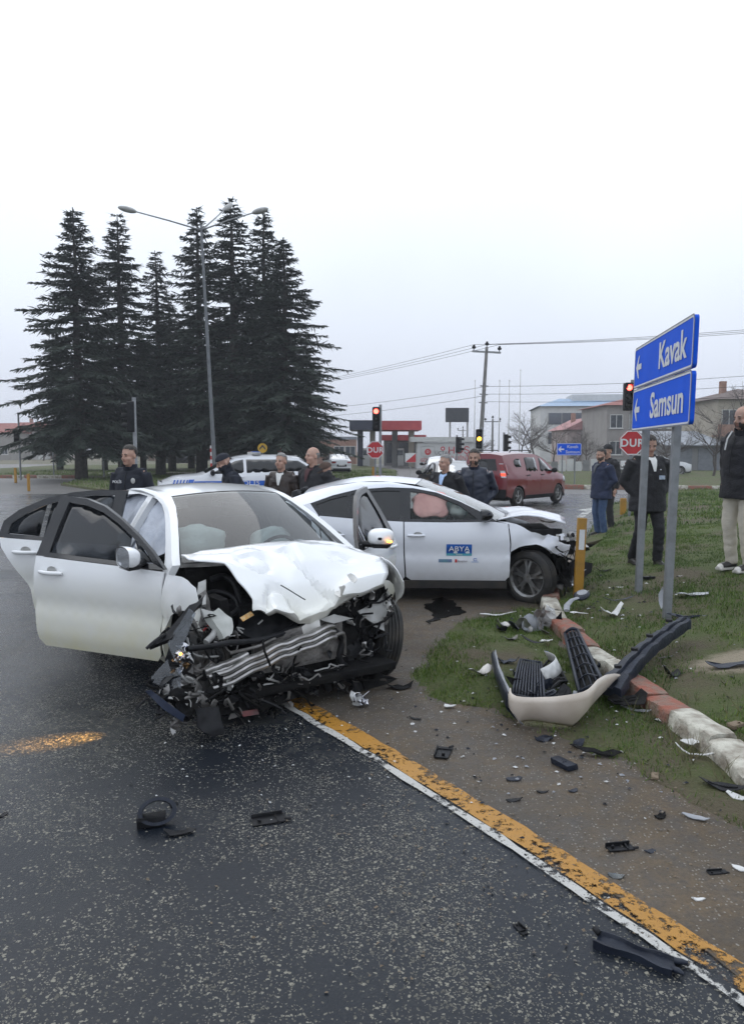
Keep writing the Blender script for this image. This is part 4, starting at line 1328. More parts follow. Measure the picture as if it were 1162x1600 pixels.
# far side: torn wing inner, brackets, liner
slab('wing_bracket', M_ltgrey, [(560, 955, .22), (592, 940, .18), (602, 925, .15), (604, 965, .18), (585, 975, .22), (572, 968, .22)], .01, seed=31, amp=.03)
slab('wing_bracket', M_ltgrey, [(498, 968, .30), (520, 960, .28), (552, 966, .28), (520, 974, .30)], .01, seed=32, amp=.02)
slab('inner_wing_scrap', M_matte, [(505, 940, .22), (545, 935, .18), (600, 915, .12), (606, 960, .15), (575, 1000, .20), (530, 1000, .22)], .02, seed=33, amp=.05)
slab('wheel_liner', M_black, [(540, 1000, .18), (575, 990, .16), (582, 1060, .26), (560, 1085, .32), (548, 1050, .26)], .008, seed=34, amp=.03)
slab('wheel_liner', M_matte, [(562, 1030, .24), (600, 1055, .26), (632, 1062, .22), (636, 1082, .24), (600, 1090, .32), (570, 1082, .32)], .008, seed=35, amp=.03)
rod('hose', M_black, [(522, 985, .32), (535, 1000, .3), (530, 1030, .3), (548, 1050, .3), (556, 1080, .34)], .024)
rod('hose', M_matte, [(545, 960, .22), (560, 985, .2), (572, 1010, .2), (575, 1040, .22)], .018)
rod('tow_pipe', M_dull, [(520, 995, .34), (536, 990, .32), (538, 1020, .3)], .016)
_rs = random.Random(77)
for i in range(26):
    px = _rs.uniform(505, 606); py = _rs.uniform(925, 1030) - (px - 505) * .10; x = _rs.uniform(.08, .26)
    pts = [(px, py, x)]
    for k in range(3):
        px += _rs.uniform(-26, 26); py += _rs.uniform(-14, 26); x += _rs.uniform(-.04, .04)
        pts.append((min(612, px), py, x))
    rod('loom_wire', _rs.choice([M_matte, M_black, M_black, M_dull]), pts, _rs.uniform(.004, .010), 5, .012, i, sub=3)
for i in range(30):
    px = _rs.uniform(500, 608); py = _rs.uniform(930, 1045) - (px - 500) * .12; x = _rs.uniform(.08, .28)
    shard('metal_scrap', sedan, _rs.choice([M_dull, M_black, M_ltgrey, M_matte, M_alu, M_black]), SED.at(px, py, x), (_rs.uniform(0, 6), _rs.uniform(0, 6), _rs.uniform(0, 6)), _rs.uniform(.03, .075), 100 + i, .004, .5, 6, .6, .5)
for i in range(34):
    px = _rs.uniform(265, 400); py = _rs.uniform(950, 1110); x = .08 + (py - 940) / 170 * .36 + _rs.uniform(-.05, .05)
    if px > 330 and py < 985: continue
    shard('metal_scrap', sedan, _rs.choice([M_dull, M_black, M_ltgrey, M_matte, M_black, M_alu]), SED.at(px, py, x), (_rs.uniform(0, 6), _rs.uniform(0, 6), _rs.uniform(0, 6)), _rs.uniform(.025, .065), 200 + i, .004, .5, 6, .6, .5)
for i in range(22):
    px = _rs.uniform(262, 420); py = _rs.uniform(960, 1100); x = .10 + (py - 940) / 170 * .36
    pts = [(px, py, x)]
    for k in range(3):
        px += _rs.uniform(-30, 30); py += _rs.uniform(-18, 24); x += _rs.uniform(-.03, .05)
        pts.append((px, py, x))
    rod('loom_wire', _rs.choice([M_matte, M_black, M_dull, M_ltgrey]), pts, _rs.uniform(.004, .011), 5, .012, i + 50, sub=3)
for i in range(22):
    px = _rs.uniform(420, 560); py = _rs.uniform(1030, 1085) - (px - 420) * .12; x = _rs.uniform(.22, .36)
    shard('metal_scrap', sedan, _rs.choice([M_dull, M_black, M_matte, M_alu]), SED.at(px, py, x), (_rs.uniform(0, 6), _rs.uniform(0, 6), _rs.uniform(0, 6)), _rs.uniform(.03, .07), 300 + i, .004, .5, 6, .6, .5)

# more torn pieces round the far wheel and under the beam
slab('wheel_liner', pm('muddy_liner', (.020, .018, .016), .8, (.055, .046, .036), 6, bump=.4), [(560, 1036, .26), (588, 1040, .24), (614, 1084, .28), (600, 1094, .31), (582, 1092, .32), (568, 1066, .29)], .006, seed=41, amp=.03)
slab('wing_edge', M_torn, [(597, 915, .10), (608, 925, .10), (612, 960, .12), (606, 990, .15), (600, 985, .15), (603, 950, .12)], .004, seed=42, amp=.04)
slab('wing_edge', M_ltgrey, [(575, 962, .20), (588, 950, .18), (600, 962, .17), (596, 985, .18), (584, 978, .2)], .004, seed=43, amp=.05)
for i in range(34):
    rr = random.Random(i + 1300)
    shard('wing_scrap', sedan, rr.choice([M_ltgrey, M_alu, M_chrome, M_black, M_dull, M_matte]), SED.at(rr.uniform(530, 612), rr.uniform(930, 1015), rr.uniform(.14, .26)), (rr.uniform(0, 6), rr.uniform(0, 6), rr.uniform(0, 6)), rr.uniform(.018, .05), 700 + i, .003, .9, 7, .5, 1.1)
for i in range(34):
    rr = random.Random(i + 1700); px = rr.uniform(395, 585)
    shard('nose_scrap', sedan, rr.choice([M_alu, M_dull, M_black, M_matte, M_black, M_ltgrey]), SED.at(px, 1078 - (px - 395) * .13 + rr.uniform(-26, 22), rr.uniform(.34, .42) - (px - 395) * .0004), (rr.uniform(0, 6), rr.uniform(0, 6), rr.uniform(0, 6)), rr.uniform(.02, .06), 800 + i, .003, .9, 7, .5, 1.1)
for i in range(16):
    rr = random.Random(i + 2100); px = rr.uniform(400, 580); py = 1068 - (px - 400) * .12 + rr.uniform(-20, 10); x = .40 - (px - 400) * .0004; pts = [(px, py, x)]
    for k in range(3): px += rr.uniform(-26, 30); py += rr.uniform(-12, 14); x += rr.uniform(-.02, .02); pts.append((px, min(py, 1100), x))
    rod('torn_cable', rr.choice([M_matte, M_black, M_dull, M_ltgrey]), pts, rr.uniform(.004, .009), 5, .012, i, sub=3)

# ================================================================== THE SECOND WRECK: white hatchback across the kerb
HAT = Pose((1.92, 9.42, 0), R(-3))
hatch = empty('crashed_hatchback', (1.92, 9.42, 0), R(-3), 'white hatchback with crumpled nose and company logo on its door, stopped across the kerb', 'car')
hW = [(-3.6, .72), (-3.2, .82), (-2.6, .89), (-1.5, .905), (-.5, .90), (0, .88), (.5, .80)]
hB = [(-3.6, .98), (-2.9, 1.04), (-2.5, 1.03), (-2.0, .985), (-1.5, .962), (-1.0, .955), (-.45, .965), (.3, .95)]
FTOP = [(-.42, .965), (-.62, 1.078), (-.85, 1.188), (-1.12, 1.288), (-1.4, 1.338), (-1.7, 1.348), (-2.07, 1.322), (-2.35, 1.255), (-2.61, 1.163)]
RAILH = FTOP + [(-2.85, 1.10), (-3.1, 1.045), (-3.42, .985)]
def hatch_side(sgn):
    f = side_fn(hW, hB, sgn=sgn, lean=.46)
    fi = side_fn(hW, hB, sgn=sgn, lean=.46, off=.016)
    P = lambda name, poly, mat, fn=f, st=.08, th=.012: patch(poly, fn, st, th).build(name, mat, hatch, smooth=True, angle=35)
    # window surround with three openings
    sur = FTOP + [(-2.50, 1.03), (-2.0, .985), (-1.5, .96), (-1.0, .955)]
    g1 = [(-.64, .985), (-.86, 1.145), (-1.12, 1.248), (-1.28, 1.283), (-1.43, 1.30), (-1.43, .988), (-1.0, .982)]
    g2 = [(-1.56, .990), (-1.56, 1.305), (-1.75, 1.308), (-2.05, 1.285), (-2.13, 1.265), (-2.13, 1.022), (-1.9, 1.005)]
    g3 = [(-2.18, 1.028), (-2.18, 1.252), (-2.38, 1.205), (-2.55, 1.142), (-2.47, 1.052)]
    patch(sur, f, .08, .02, None, [g1, g2, g3]).build('window_surround', M_trim, hatch, smooth=True, angle=35)
    P('front_window', g1, glass('hatch_front_window', (.95, .97, .96), .98, .02, .35), lambda x, z: Vector(f(x, z)) - Vector((0, sgn * .012, 0)), .1, .004)
    for g in (g2, g3): P('rear_side_window', g, M_tint2, lambda x, z: Vector(f(x, z)) - Vector((0, sgn * .012, 0)), .1, .004)
    # dark inner wall seen through the shut lines
    dk = [(-.30, .22), (-.30, .93), (-1.0, .94), (-1.5, .945), (-2.0, .97), (-2.45, 1.0), (-2.6, .9), (-2.3, .6), (-2.3, .22)]
    P('inner_sill', dk, M_matte, fi, .15, .02)
    fd = [(-.285, .32), (-.32, .27), (-1.42, .27), (-1.475, .31), (-1.495, .62), (-1.50, .955), (-1.0, .950), (-.46, .960), (-.30, .94), (-.275, .7)]
    d = P('door', fd, M_white2)
    rd = [(-1.492, .31), (-1.52, .27), (-2.26, .27), (-2.33, .45), (-2.46, .72), (-2.50, 1.022), (-2.0, .98), (-1.512, .956), (-1.508, .6)]
    d2 = P('door', rd, M_white2)
    P('sill', [(-.30, .17), (-.30, .262), (-2.30, .262), (-2.34, .20), (-2.30, .165)], pm('grey_dirty_sill', (.045, .045, .047), .5, (.07, .062, .055), 6, bump=.2), f)
    q = [(-2.515, 1.032), (-2.615, 1.16), (-2.85, 1.10), (-3.1, 1.045), (-3.42, .985), (-3.55, .7), (-3.5, .35), (-3.08, .28)] + arc(-2.7, .33, .37, 185, 62, 12) + [(-2.475, .72)]
    P('rear_quarter', q, M_white2)
    # handles
    for dd, hx in ((d, -1.36), (d2, -2.30)):
        hb = MB(); hb.tube([Vector(f(hx - .10 + .2 * t, .80)) + Vector((0, sgn * (.010 + .024 * math.sin(math.pi * t)), 0)) for t in np.linspace(0, 1, 8)], [.011] + [.015] * 6 + [.011], 8)
        hb.build('handle', M_white2, dd, smooth=True, angle=60)
        hb = MB(); c0 = Vector(f(hx + .02, .812)) + Vector((0, sgn * .003, 0))
        hb.add([c0 + Vector((.05 * math.cos(t), 0, .03 * math.sin(t))) for t in np.linspace(0, 6.283, 16)[:-1]], [tuple(range(15))]); hb.build('handle_recess', M_ltgrey, dd)
    # crumpled wing
    def ff(x, z):
        p = Vector(f(x, z)); k = max(0.0, x + .12)
        q = crumple(p, .012 + .075 * min(1, k * 1.6), 4.2, 9 + sgn)
        q.x -= .04 * k; q.y -= sgn * (.10 * k + .05 * math.exp(-((z - .78) / .05) ** 2) * min(1, k * 3)); q.z -= .03 * k
        return q
    fe = [(-.278, .30), (-.268, .7), (-.285, .93), (-.42, .968), (-.20, .935), (-.02, .85), (.20, .80), (.40, .77), (.46, .66), (.42, .56), (.28, .56)] + arc(-.03, .33, .365, 40, 186, 14)
    w = patch(fe, ff, .045, .004).build('front_wing', M_white2, hatch, smooth=True, angle=26)
    # scraped lower edge and black arch liner
    lb = MB(); lb.grid([[(-.03 + r * math.cos(a), sgn * y, .33 + r * math.sin(a)) for a in np.linspace(R(-5), R(190), 18)] for r, y in ((.372, .86), (.36, .60), (.30, .55))])
    lb.build('arch_liner', M_matte, hatch, smooth=True)
    return f
hfR = hatch_side(-1)
hfL = hatch_side(1)
def hws(u, v):
    bx, by, bz = -.22 - .24 * u * u, .74 * u, .985 - .02 * u * u
    tx, ty, tz = -1.28 - .08 * u * u, .585 * u, 1.425 - .045 * u * u
    s = math.sin(math.pi * v) * .03
    return (bx + (tx - bx) * v + s * .6, by + (ty - by) * v, bz + (tz - bz) * v + s)
def hrf(u, v):
    tx, ty, tz = -1.29 - .08 * u * u, .585 * u, 1.426 - .045 * u * u
    ex, ey, ez = -2.70 - .02 * u * u, .555 * u, 1.315 - .05 * u * u
    s = math.sin(math.pi * v) * .085
    return (tx + (ex - tx) * v, ty + (ey - ty) * v, tz + (ez - tz) * v + s)
def hrg(u, v):
    tx, ty, tz = -2.71 - .02 * u * u, .555 * u, 1.313 - .05 * u * u
    ex, ey, ez = -3.35 + .08 * u * u, .68 * u, .99 - .02 * u * u
    s = math.sin(math.pi * v) * .03
    return (tx + (ex - tx) * v, ty + (ey - ty) * v, tz + (ez - tz) * v + s)
MB().grid(uvgrid(hws, 14, 9)).build('windscreen', glass('teal_windscreen', (.45, .72, .72), .55, .03, 2.0), hatch, smooth=True)
MB().grid(uvgrid(hrf, 16, 14)).build('roof', M_white2, hatch, smooth=True)
MB().grid(uvgrid(hrg, 12, 8)).build('rear_window', M_tint2, hatch, smooth=True)
_t = MB(); _t.grid([[(-3.36 - .14 * math.sin(z * 2.2) + .10 * u * u, .70 * u, .98 - .70 * z) for u in np.linspace(-1, 1, 9)] for z in (0, .25, .5, .75, 1)]); _t.build('tailgate', M_white2, hatch, smooth=True)
for sgn in (-1, 1):
    tops = [hws(sgn, v) for v in (0, .17, .38, .62, .86)] + [hrf(sgn, v) for v in (.22, .50, .75, .96)] + [hrg(sgn, v) for v in (.25, .6, 1.0)]
    f = side_fn(hW, hB, sgn=sgn, lean=.46, off=-.001)
    strip_loft('roof_rail', [f(x, z) for x, z in RAILH], tops, M_white2, hatch, sub=4)
_k = MB(); _k.box(-3.3, -.35, -.80, .80, .18, .24); _k.box(-.34, -.30, -.76, .76, .2, .95); _k.build('floor_pan', M_matte, hatch)
_d = MB(); _d.grid([[(x + .05 * (y / .7) ** 2, y, z) for x, z in [(-.34, .96), (-.60, .975), (-.80, .95), (-.88, .88), (-.86, .7), (-.6, .55)]] for y in np.linspace(-.74, .74, 9)]); _d.build('dashboard', M_black, hatch, smooth=True, angle=40)
for (sx, sy) in ((-1.5, -.37), (-1.5, .37), (-2.4, -.37), (-2.4, .37)):
    sb = MB(); sb.box(sx - .25, sx + .27, sy - .25, sy + .25, .34, .52); st = sb.build('seat', M_seat, hatch, bevel=.05)
    M = Matrix.Rotation(R(-16), 3, 'Y')
    sb = MB(); sb.obox((sx - .32, sy, .84), .07, .24, .34, M); sb.build('seat_back', M_seat, st, bevel=.05)
    sb = MB(); sb.obox((sx - .43, sy, 1.22), .045, .13, .08, M); sb.build('headrest', M_seat, st, bevel=.04)
balloon('side_airbag', (-1.205, -.672, 1.145), (.215, .040, .155), M_bagp, hatch, 3, .06, Matrix.Rotation(R(-22), 3, 'X'), .55)
balloon('passenger_airbag', (-.86, -.42, 1.08), (.13, .24, .13), M_bag, hatch, 7, .06)
balloon('driver_airbag', (-1.05, .38, .98), (.11, .22, .19), M_bag, hatch, 8, .06)
wheel(hatch, (-.02, -.78, .30), R(-40), -1, r=.318, rim_r=.222)
wheel(hatch, (-.02, .78, .30), R(-40), 1, r=.318, rim_r=.222)
wheel(hatch, (-2.7, -.78, .318), 0, -1, r=.318, rim_r=.222)
wheel(hatch, (-2.7, .78, .318), 0, 1, r=.318, rim_r=.222)
# door mirror
_m = MB(); rows = []
for i in range(9):
    t = i / 8; k = max(.06, math.sqrt(max(0, 1 - (max(0, t - .2) / .8) ** 2.2)))
    rows.append([(-.62 + .14 * t, -.985 + math.cos(a) * .10 * k, 1.045 + math.sin(a) * .072 * k) for a in np.linspace(0, 6.283, 19)[:-1]])
_m.grid(rows, closed=True); _m.tube([(-.56, -.83, .97), (-.56, -.92, 1.0)], .03, 8); _m.build('door_mirror', M_trim, hatch, smooth=True, angle=50)
_m = MB(); _m.add([(-.618, -.985 + math.cos(a) * .092, 1.045 + math.sin(a) * .065) for a in np.linspace(0, 6.283, 19)[:-1]], [tuple(range(18))]); _m.build('mirror_glass', M_mirror, hatch)
# company lettering on the front door
def on_side(x, z, off=.004): return Vector(hfR(x, z)) + Vector((0, -off, 0))
def side_rect(name, mat, x0, x1, z0, z1, off, parent=hatch):
    nx = 6
    mb = MB(); mb.grid([[on_side(x0 + (x1 - x0) * i / nx, z, off) for i in range(nx + 1)] for z in np.linspace(z0, z1, 12)])
    return mb.build(name, mat, parent, smooth=True)
side_rect('door_logo', M_decal_b, -1.010, -.715, .565, .700, .005)
side_rect('logo_strip', pm('teal_decal', (.03, .24, .30), .4, (.04, .28, .34), 12), -1.010, -.715, .565, .592, .0075)
lettering('logo_lettering', 'ABYA', .085, M_decal_w, hatch, on_side(-.862, .645, .020), (R(90), 0, 0), 1.15)
lettering('logo_lettering', 'IIIIIIIIIIII', .022, M_decal_w, hatch, on_side(-.862, .578, .012), (R(90), 0, 0), 1.1)
side_rect('partner_logo', pm('slate_decal', (.14, .16, .32), .4, (.10, .26, .30), 9), -1.100, -.945, .487, .525, .003)
side_rect('partner_logo', M_decal_r, -.910, -.885, .487, .525, .003)
lettering('partner_lettering', 'Bosphor', .034, pm('grey_decal', (.18, .15, .17), .5, (.22, .18, .2), 9), hatch, on_side(-.822, .504, .010), (R(90), 0, 0), 1.0)
_r = MB(); _r.tube([on_side(-.675 + .020 * math.cos(a), .522 + .014 * math.sin(a), .003) for a in np.linspace(.4, 6.0, 14)], .0035, 5); _r.build('partner_logo', M_decal_b, hatch)
side_rect('partner_logo', pm('pale_blue_decal', (.30, .40, .62), .4, (.34, .44, .66), 9), -.720, -.635, .490, .499, .003)
# bonnet, sprung up and short
hb_rows = []
for i in range(13):
    v = i / 12
    row = []
    for j in range(17):
        u = -1 + 2 * j / 16
        x = -.24 - .16 * u * u + v * (.70 + .10 * u * u)
        z = .985 + .06 * math.sin(math.pi * v * .9) - .02 * u * u - .075 * v * v
        row.append(crumple((x, .76 * u * (1 - .06 * v), z), .008 + .02 * v, 3.0, 4))
    hb_rows.append(row)
_b = MB(); _b.grid(hb_rows); hbon = _b.build('bonnet', M_white2, hatch, smooth=True, angle=40)
_m = hbon.modifiers.new('s', 'SOLIDIFY'); _m.thickness = .015; _m.offset = -1; applied(hbon)
def hblk(name, mat, c, h, rot=(0, 0, 0), amp=.02):
    mb = MB(); M = (Matrix.Rotation(rot[2], 3, 'Z') @ Matrix.Rotation(rot[1], 3, 'Y') @ Matrix.Rotation(rot[0], 3, 'X')); mb.obox((0, 0, 0), *h, M)
    mb.v = [tuple(crumple(Vector(v) + Vector(c), amp, 5)) for v in mb.v]
    return mb.build(name, mat, hatch, bevel=.012)
hblk('engine_block', M_matte, (.12, .0, .55), (.22, .55, .25)); hblk('radiator', M_dull, (.42, .0, .50), (.03, .55, .22), (0, R(8), 0)); hblk('undertray', M_matte, (.15, 0, .20), (.35, .65, .03))
hblk('crash_beam', M_alu, (.50, .05, .50), (.03, .58, .06), (0, 0, R(-6))); hblk('headlamp_housing', M_black, (.36, -.60, .66), (.12, .12, .09), (R(10), 0, R(20))); hblk('inner_wing', M_black, (.10, -.62, .74), (.26, .05, .12))
_rs = random.Random(5)
for i in range(46):
    c = (_rs.uniform(.22, .62), _rs.uniform(-.85, .2), _rs.uniform(.12, .80))
    shard('metal_scrap', hatch, _rs.choice([M_black, M_black, M_matte, M_dull, M_ltgrey, M_alu, M_black]), c, (_rs.uniform(0, 6), _rs.uniform(0, 6), _rs.uniform(0, 6)), _rs.uniform(.03, .10), 400 + i, .004, .5, 6, .6, .6)
for i in range(26):
    p = Vector((_rs.uniform(.18, .55), _rs.uniform(-.85, -.1), _rs.uniform(.3, .8))); pts = [p]
    for k in range(3): p = p + Vector((_rs.uniform(-.12, .15), _rs.uniform(-.12, .12), _rs.uniform(-.16, .08))); pts.append(p)
    wire('loom_wire', hatch, _rs.choice([M_black, M_matte, M_dull]), pts, _rs.uniform(.004, .011), 5, .012, i, 3)
shard('bumper_skin', hatch, M_torn, (.64, .10, .62), (R(90), R(20), R(65)), .26, 3, .004, .8, 8, .30, .3)
shard('bumper_skin', hatch, M_black, (.50, -.62, .35), (R(80), R(10), R(40)), .24, 9, .004, .7, 8, .7, .4)
shard('wing_liner', hatch, M_matte, (.36, -.78, .38), (R(85), R(70), R(15)), .22, 10, .004, .5, 8, .55, .3)
shard('headlamp_lens', hatch, M_lens, (.48, -.72, .27), (R(70), R(30), R(10)), .10, 15, .004, .5, 8, .6, .4)
shard('headlamp_reflector', hatch, M_chrome, (.45, -.76, .22), (R(40), R(30), R(60)), .06, 16, .004, .7, 7, .7, .6)
shard('slam_panel', hatch, pm('beige_plastic', (.40, .34, .25), .5, (.3, .26, .2), 9), (.22, -.45, .92), (R(8), R(6), R(10)), .14, 17, .004, .3, 7, .3, .3)

# ================================================================== OTHER VEHICLES
def gen_car(name, loc, yaw, label, cat, paint, S, group=None, trim=M_black, glassm=M_tint2):
    car = empty(name, loc, yaw, label, cat, group)
    W, belt, edge, top = S['W'], S['belt'], S['edge'], S['top']
    zs = S.get('zs', .22); r = S['r']; xr = S['xr']
    xs = [p[0] for p in edge]
    out = {}
    for sgn in (-1, 1):
        f = side_fn(W, belt, S.get('lean', .4), .2, zs, sgn, tuck=S.get('tuck', .05))
        fo = side_fn(W, belt, S.get('lean', .4), .2, zs, sgn, off=-.006, tuck=S.get('tuck', .05))
        ar = r + .05
        low = [(xs[0] + .02, zs + .12), (xr - ar - .02, zs + .03)] + arc(xr, r, ar, 186, -6, 12) + [(xr + ar + .04, zs), (-ar - .04, zs)] + arc(0, r, ar, 186, -6, 12) + [(xs[-1] - .03, zs + .05)]
        poly = low + [(x, z) for x, z in edge[::-1]]
        patch(poly, f, S.get('step', .14), .02).build('body_side', paint, car, smooth=True, angle=40)
        if 'clad' in S:
            cl = [(xr + ar + .02, zs - .02), (-ar - .02, zs - .02), (-ar - .02, zs + S['clad']), (xr + ar + .02, zs + S['clad'])]
            patch(cl, fo, .2, .03).build('side_cladding', trim, car, smooth=True, angle=40)
        for pl in S['windows']:
            patch(pl, fo, .16, .01).build('window', glassm, car, smooth=True)
        for pl in S.get('doors', ()):
            d = patch(pl, side_fn(W, belt, S.get('lean', .4), .2, zs, sgn, off=-.004, tuck=S.get('tuck', .05)), .16, .008).build('door', paint, car, smooth=True, angle=40)
            cx = min(p[0] for p in pl) + .12
            c = Vector(fo(cx if pl[0][0] > -5 else cx, S['hz'])) + Vector((0, sgn * .012, 0))
            hb = MB(); hb.tube([c + Vector((-.09, 0, 0)), c + Vector((0, sgn * .012, 0)), c + Vector((.09, 0, 0))], .014, 6); hb.build('handle', S.get('hm', paint), d, smooth=True, angle=60)
        for nm, mt, pl in S.get('side_lamps', ()):
            patch(pl, side_fn(W, belt, S.get('lean', .4), .2, zs, sgn, off=-.012, tuck=S.get('tuck', .05)), .1, .03).build(nm, mt, car, smooth=True)
        if 'mirror' in S:
            c = Vector(f(*S['mirror'])) + Vector((0, sgn * .10, .05))
            mb = MB(); mb.ell(c, (.07, .11, .085), 12, 8); mb.tube([Vector(f(*S['mirror'])), c], .025, 6); mb.build('door_mirror', S.get('mm', trim), car, smooth=True)
        wheel(car, (0, sgn * (interp(0, W) - .11), r), 0, sgn, r, .2, r * .66, S.get('spokes', 5), S.get('rim'), double=S.get('dbl', True))
        wheel(car, (xr, sgn * (interp(xr, W) - .11), r), 0, sgn, r, .2, r * .66, S.get('spokes', 5), S.get('rim'), double=S.get('dbl', True))
        for ax in (0, xr):
            lb = MB(); lb.grid([[(ax + rr * math.cos(a), sgn * y, r + rr * math.sin(a)) for a in np.linspace(R(-6), R(186), 14)] for rr, y in ((ar, interp(ax, W) - .03), (ar, .45), (.05, .45))]); lb.build('arch_liner', M_matte, car, smooth=True)
    f = side_fn(W, belt, S.get('lean', .4), .2, zs, 1, tuck=S.get('tuck', .05))
    def T(u, x, lift=0.0):
        ze = interp(x, edge); y = f(x, ze)[1]; zt = max(interp(x, top), ze + .004)
        return (x, u * y, ze + (zt - ze) * (1 - abs(u) ** 2.4) + lift)
    X = sorted(set(list(np.linspace(xs[0], xs[-1], 46)) + xs))
    MB().grid([[T(u, x) for u in np.linspace(-1, 1, 15)] for x in X]).build('roof_and_bonnet', paint, car, smooth=True, angle=50)
    for nm, x0, x1, k in S.get('top_glass', ()):
        MB().grid([[T(u * k, x, .006) for u in np.linspace(-1, 1, 11)] for x in np.linspace(x0, x1, 8)]).build(nm, glassm, car, smooth=True)
    # ends
    for nm, x, bul, mt in (('front_end', xs[-1], S.get('bf', .14), paint), ('rear_end', xs[0], -S.get('br', .10), paint)):
        ze = interp(x, edge); zt = interp(x, top)
        zz = [zs + .08] + list(np.linspace(zs + .16, ze, 7))
        def E(u, z, o=0.0):
            y = f(x, min(z, ze))[1]
            t = (z - zs) / (ze - zs)
            k = bul * (1 - abs(u) ** 2.6) * (1 - .35 * max(0, t - .3) ** 1.5)
            return (x + k + math.copysign(o, bul), u * y, z + ((zt - ze) * (1 - abs(u) ** 2.4) if z >= ze else 0))
        out[nm] = E
        MB().grid([[E(u, z) for u in np.linspace(-1, 1, 15)] for z in zz]).build(nm, mt, car, smooth=True, angle=50)
    for nm, mt, end, u0, u1, z0, z1, o in S.get('end_parts', ()):
        E = out[end]
        MB().grid([[E(u, z, o) for u in np.linspace(u0, u1, 9)] for z in np.linspace(z0, z1, 5)]).build(nm, mt, car, smooth=True)
    mb = MB(); mb.box(xs[0] + .1, xs[-1] - .1, -.7, .7, zs - .04, zs + .12); mb.build('underbody', M_matte, car)
    return car, f, out

M_vanred = car_paint('maroon_van_paint', (.165, .007, .015), (.15, .10, .08), .5, .7, 1.0, .3)
VAN = dict(W=[(-3.2, .83), (-2.5, .855), (-1.2, .86), (0, .85), (.5, .78), (.72, .66)], belt=[(-3.2, 1.12), (-1.2, 1.06), (-.2, 1.02), (.4, .95), (.75, .84)],
    edge=[(-3.2, 1.60), (-2.9, 1.635), (-2.0, 1.66), (-1.3, 1.64), (-.9, 1.53), (-.5, 1.30), (-.2, 1.09), (.1, 1.0), (.45, .93), (.74, .80)],
    top=[(-3.2, 1.66), (-2.8, 1.71), (-2.0, 1.735), (-1.35, 1.70), (-.95, 1.60), (-.3, 1.18), (.0, 1.08), (.45, .99), (.74, .84)],
    zs=.24, r=.31, xr=-2.51, lean=.20, hz=.98, hm=M_black, clad=.10, mirror=(-.42, 1.06), tuck=.04, br=.10,
    windows=[[(-.42, 1.07), (-.78, 1.36), (-1.0, 1.50), (-1.12, 1.535), (-1.18, 1.08)], [(-1.34, 1.08), (-1.33, 1.535), (-1.95, 1.545), (-2.02, 1.50), (-2.02, 1.13), (-1.95, 1.09)], [(-2.28, 1.24), (-2.28, 1.50), (-2.55, 1.50), (-2.66, 1.44), (-2.66, 1.30), (-2.58, 1.24)]],
    doors=[[(-.36, .36), (-.34, 1.03), (-1.22, 1.055), (-1.22, .36)], [(-1.25, .36), (-1.25, 1.055), (-2.08, 1.09), (-2.08, .62), (-1.98, .36)]],
    side_lamps=[('tail_lamp', M_redlens, [(-3.19, 1.02), (-3.19, 1.32), (-3.10, 1.32), (-3.08, 1.02)]), ('head_lamp', M_whitel, [(.30, .74), (.62, .68), (.68, .80), (.36, .90)])],
    top_glass=[('windscreen', -.95, -.28, .86)],
    end_parts=[('rear_window', M_tint2, 'rear_end', -.66, .66, 1.14, 1.50, .008), ('bumper', M_black, 'rear_end', -1.0, 1.0, .30, .56, .04), ('tail_lamp', M_redlens, 'rear_end', -.99, -.80, 1.14, 1.34, .02), ('tail_lamp_lit', M_red_l, 'rear_end', -.98, -.80, .98, 1.06, .022), ('tail_lamp', M_whitel, 'rear_end', -.99, -.80, .92, 1.36, .015), ('tail_lamp', M_whitel, 'rear_end', .80, .99, .92, 1.36, .015), ('tail_lamp', M_redlens, 'rear_end', .80, .99, 1.14, 1.34, .02), ('tail_lamp_lit', M_red_l, 'rear_end', .80, .98, .98, 1.06, .022), ('door_seam', M_matte, 'rear_end', .155, .165, .56, 1.6, .009), ('badge', M_ltgrey, 'rear_end', -.36, -.28, .96, 1.03, .01)])
van, _f, _E = gen_car('red_van', (5.72, 25.75, 0), R(47), 'dark red people carrier with lit tail lamps on the side road', 'van', M_vanred, VAN, trim=M_black)
for _y in (-.62, .62):
    _m = MB(); _m.tube([(-1.5, _y, 1.72), (-1.55, _y, 1.765), (-2.7, _y, 1.765), (-2.75, _y, 1.70)], .018, 6); _m.build('roof_rail', M_black, van, smooth=True)

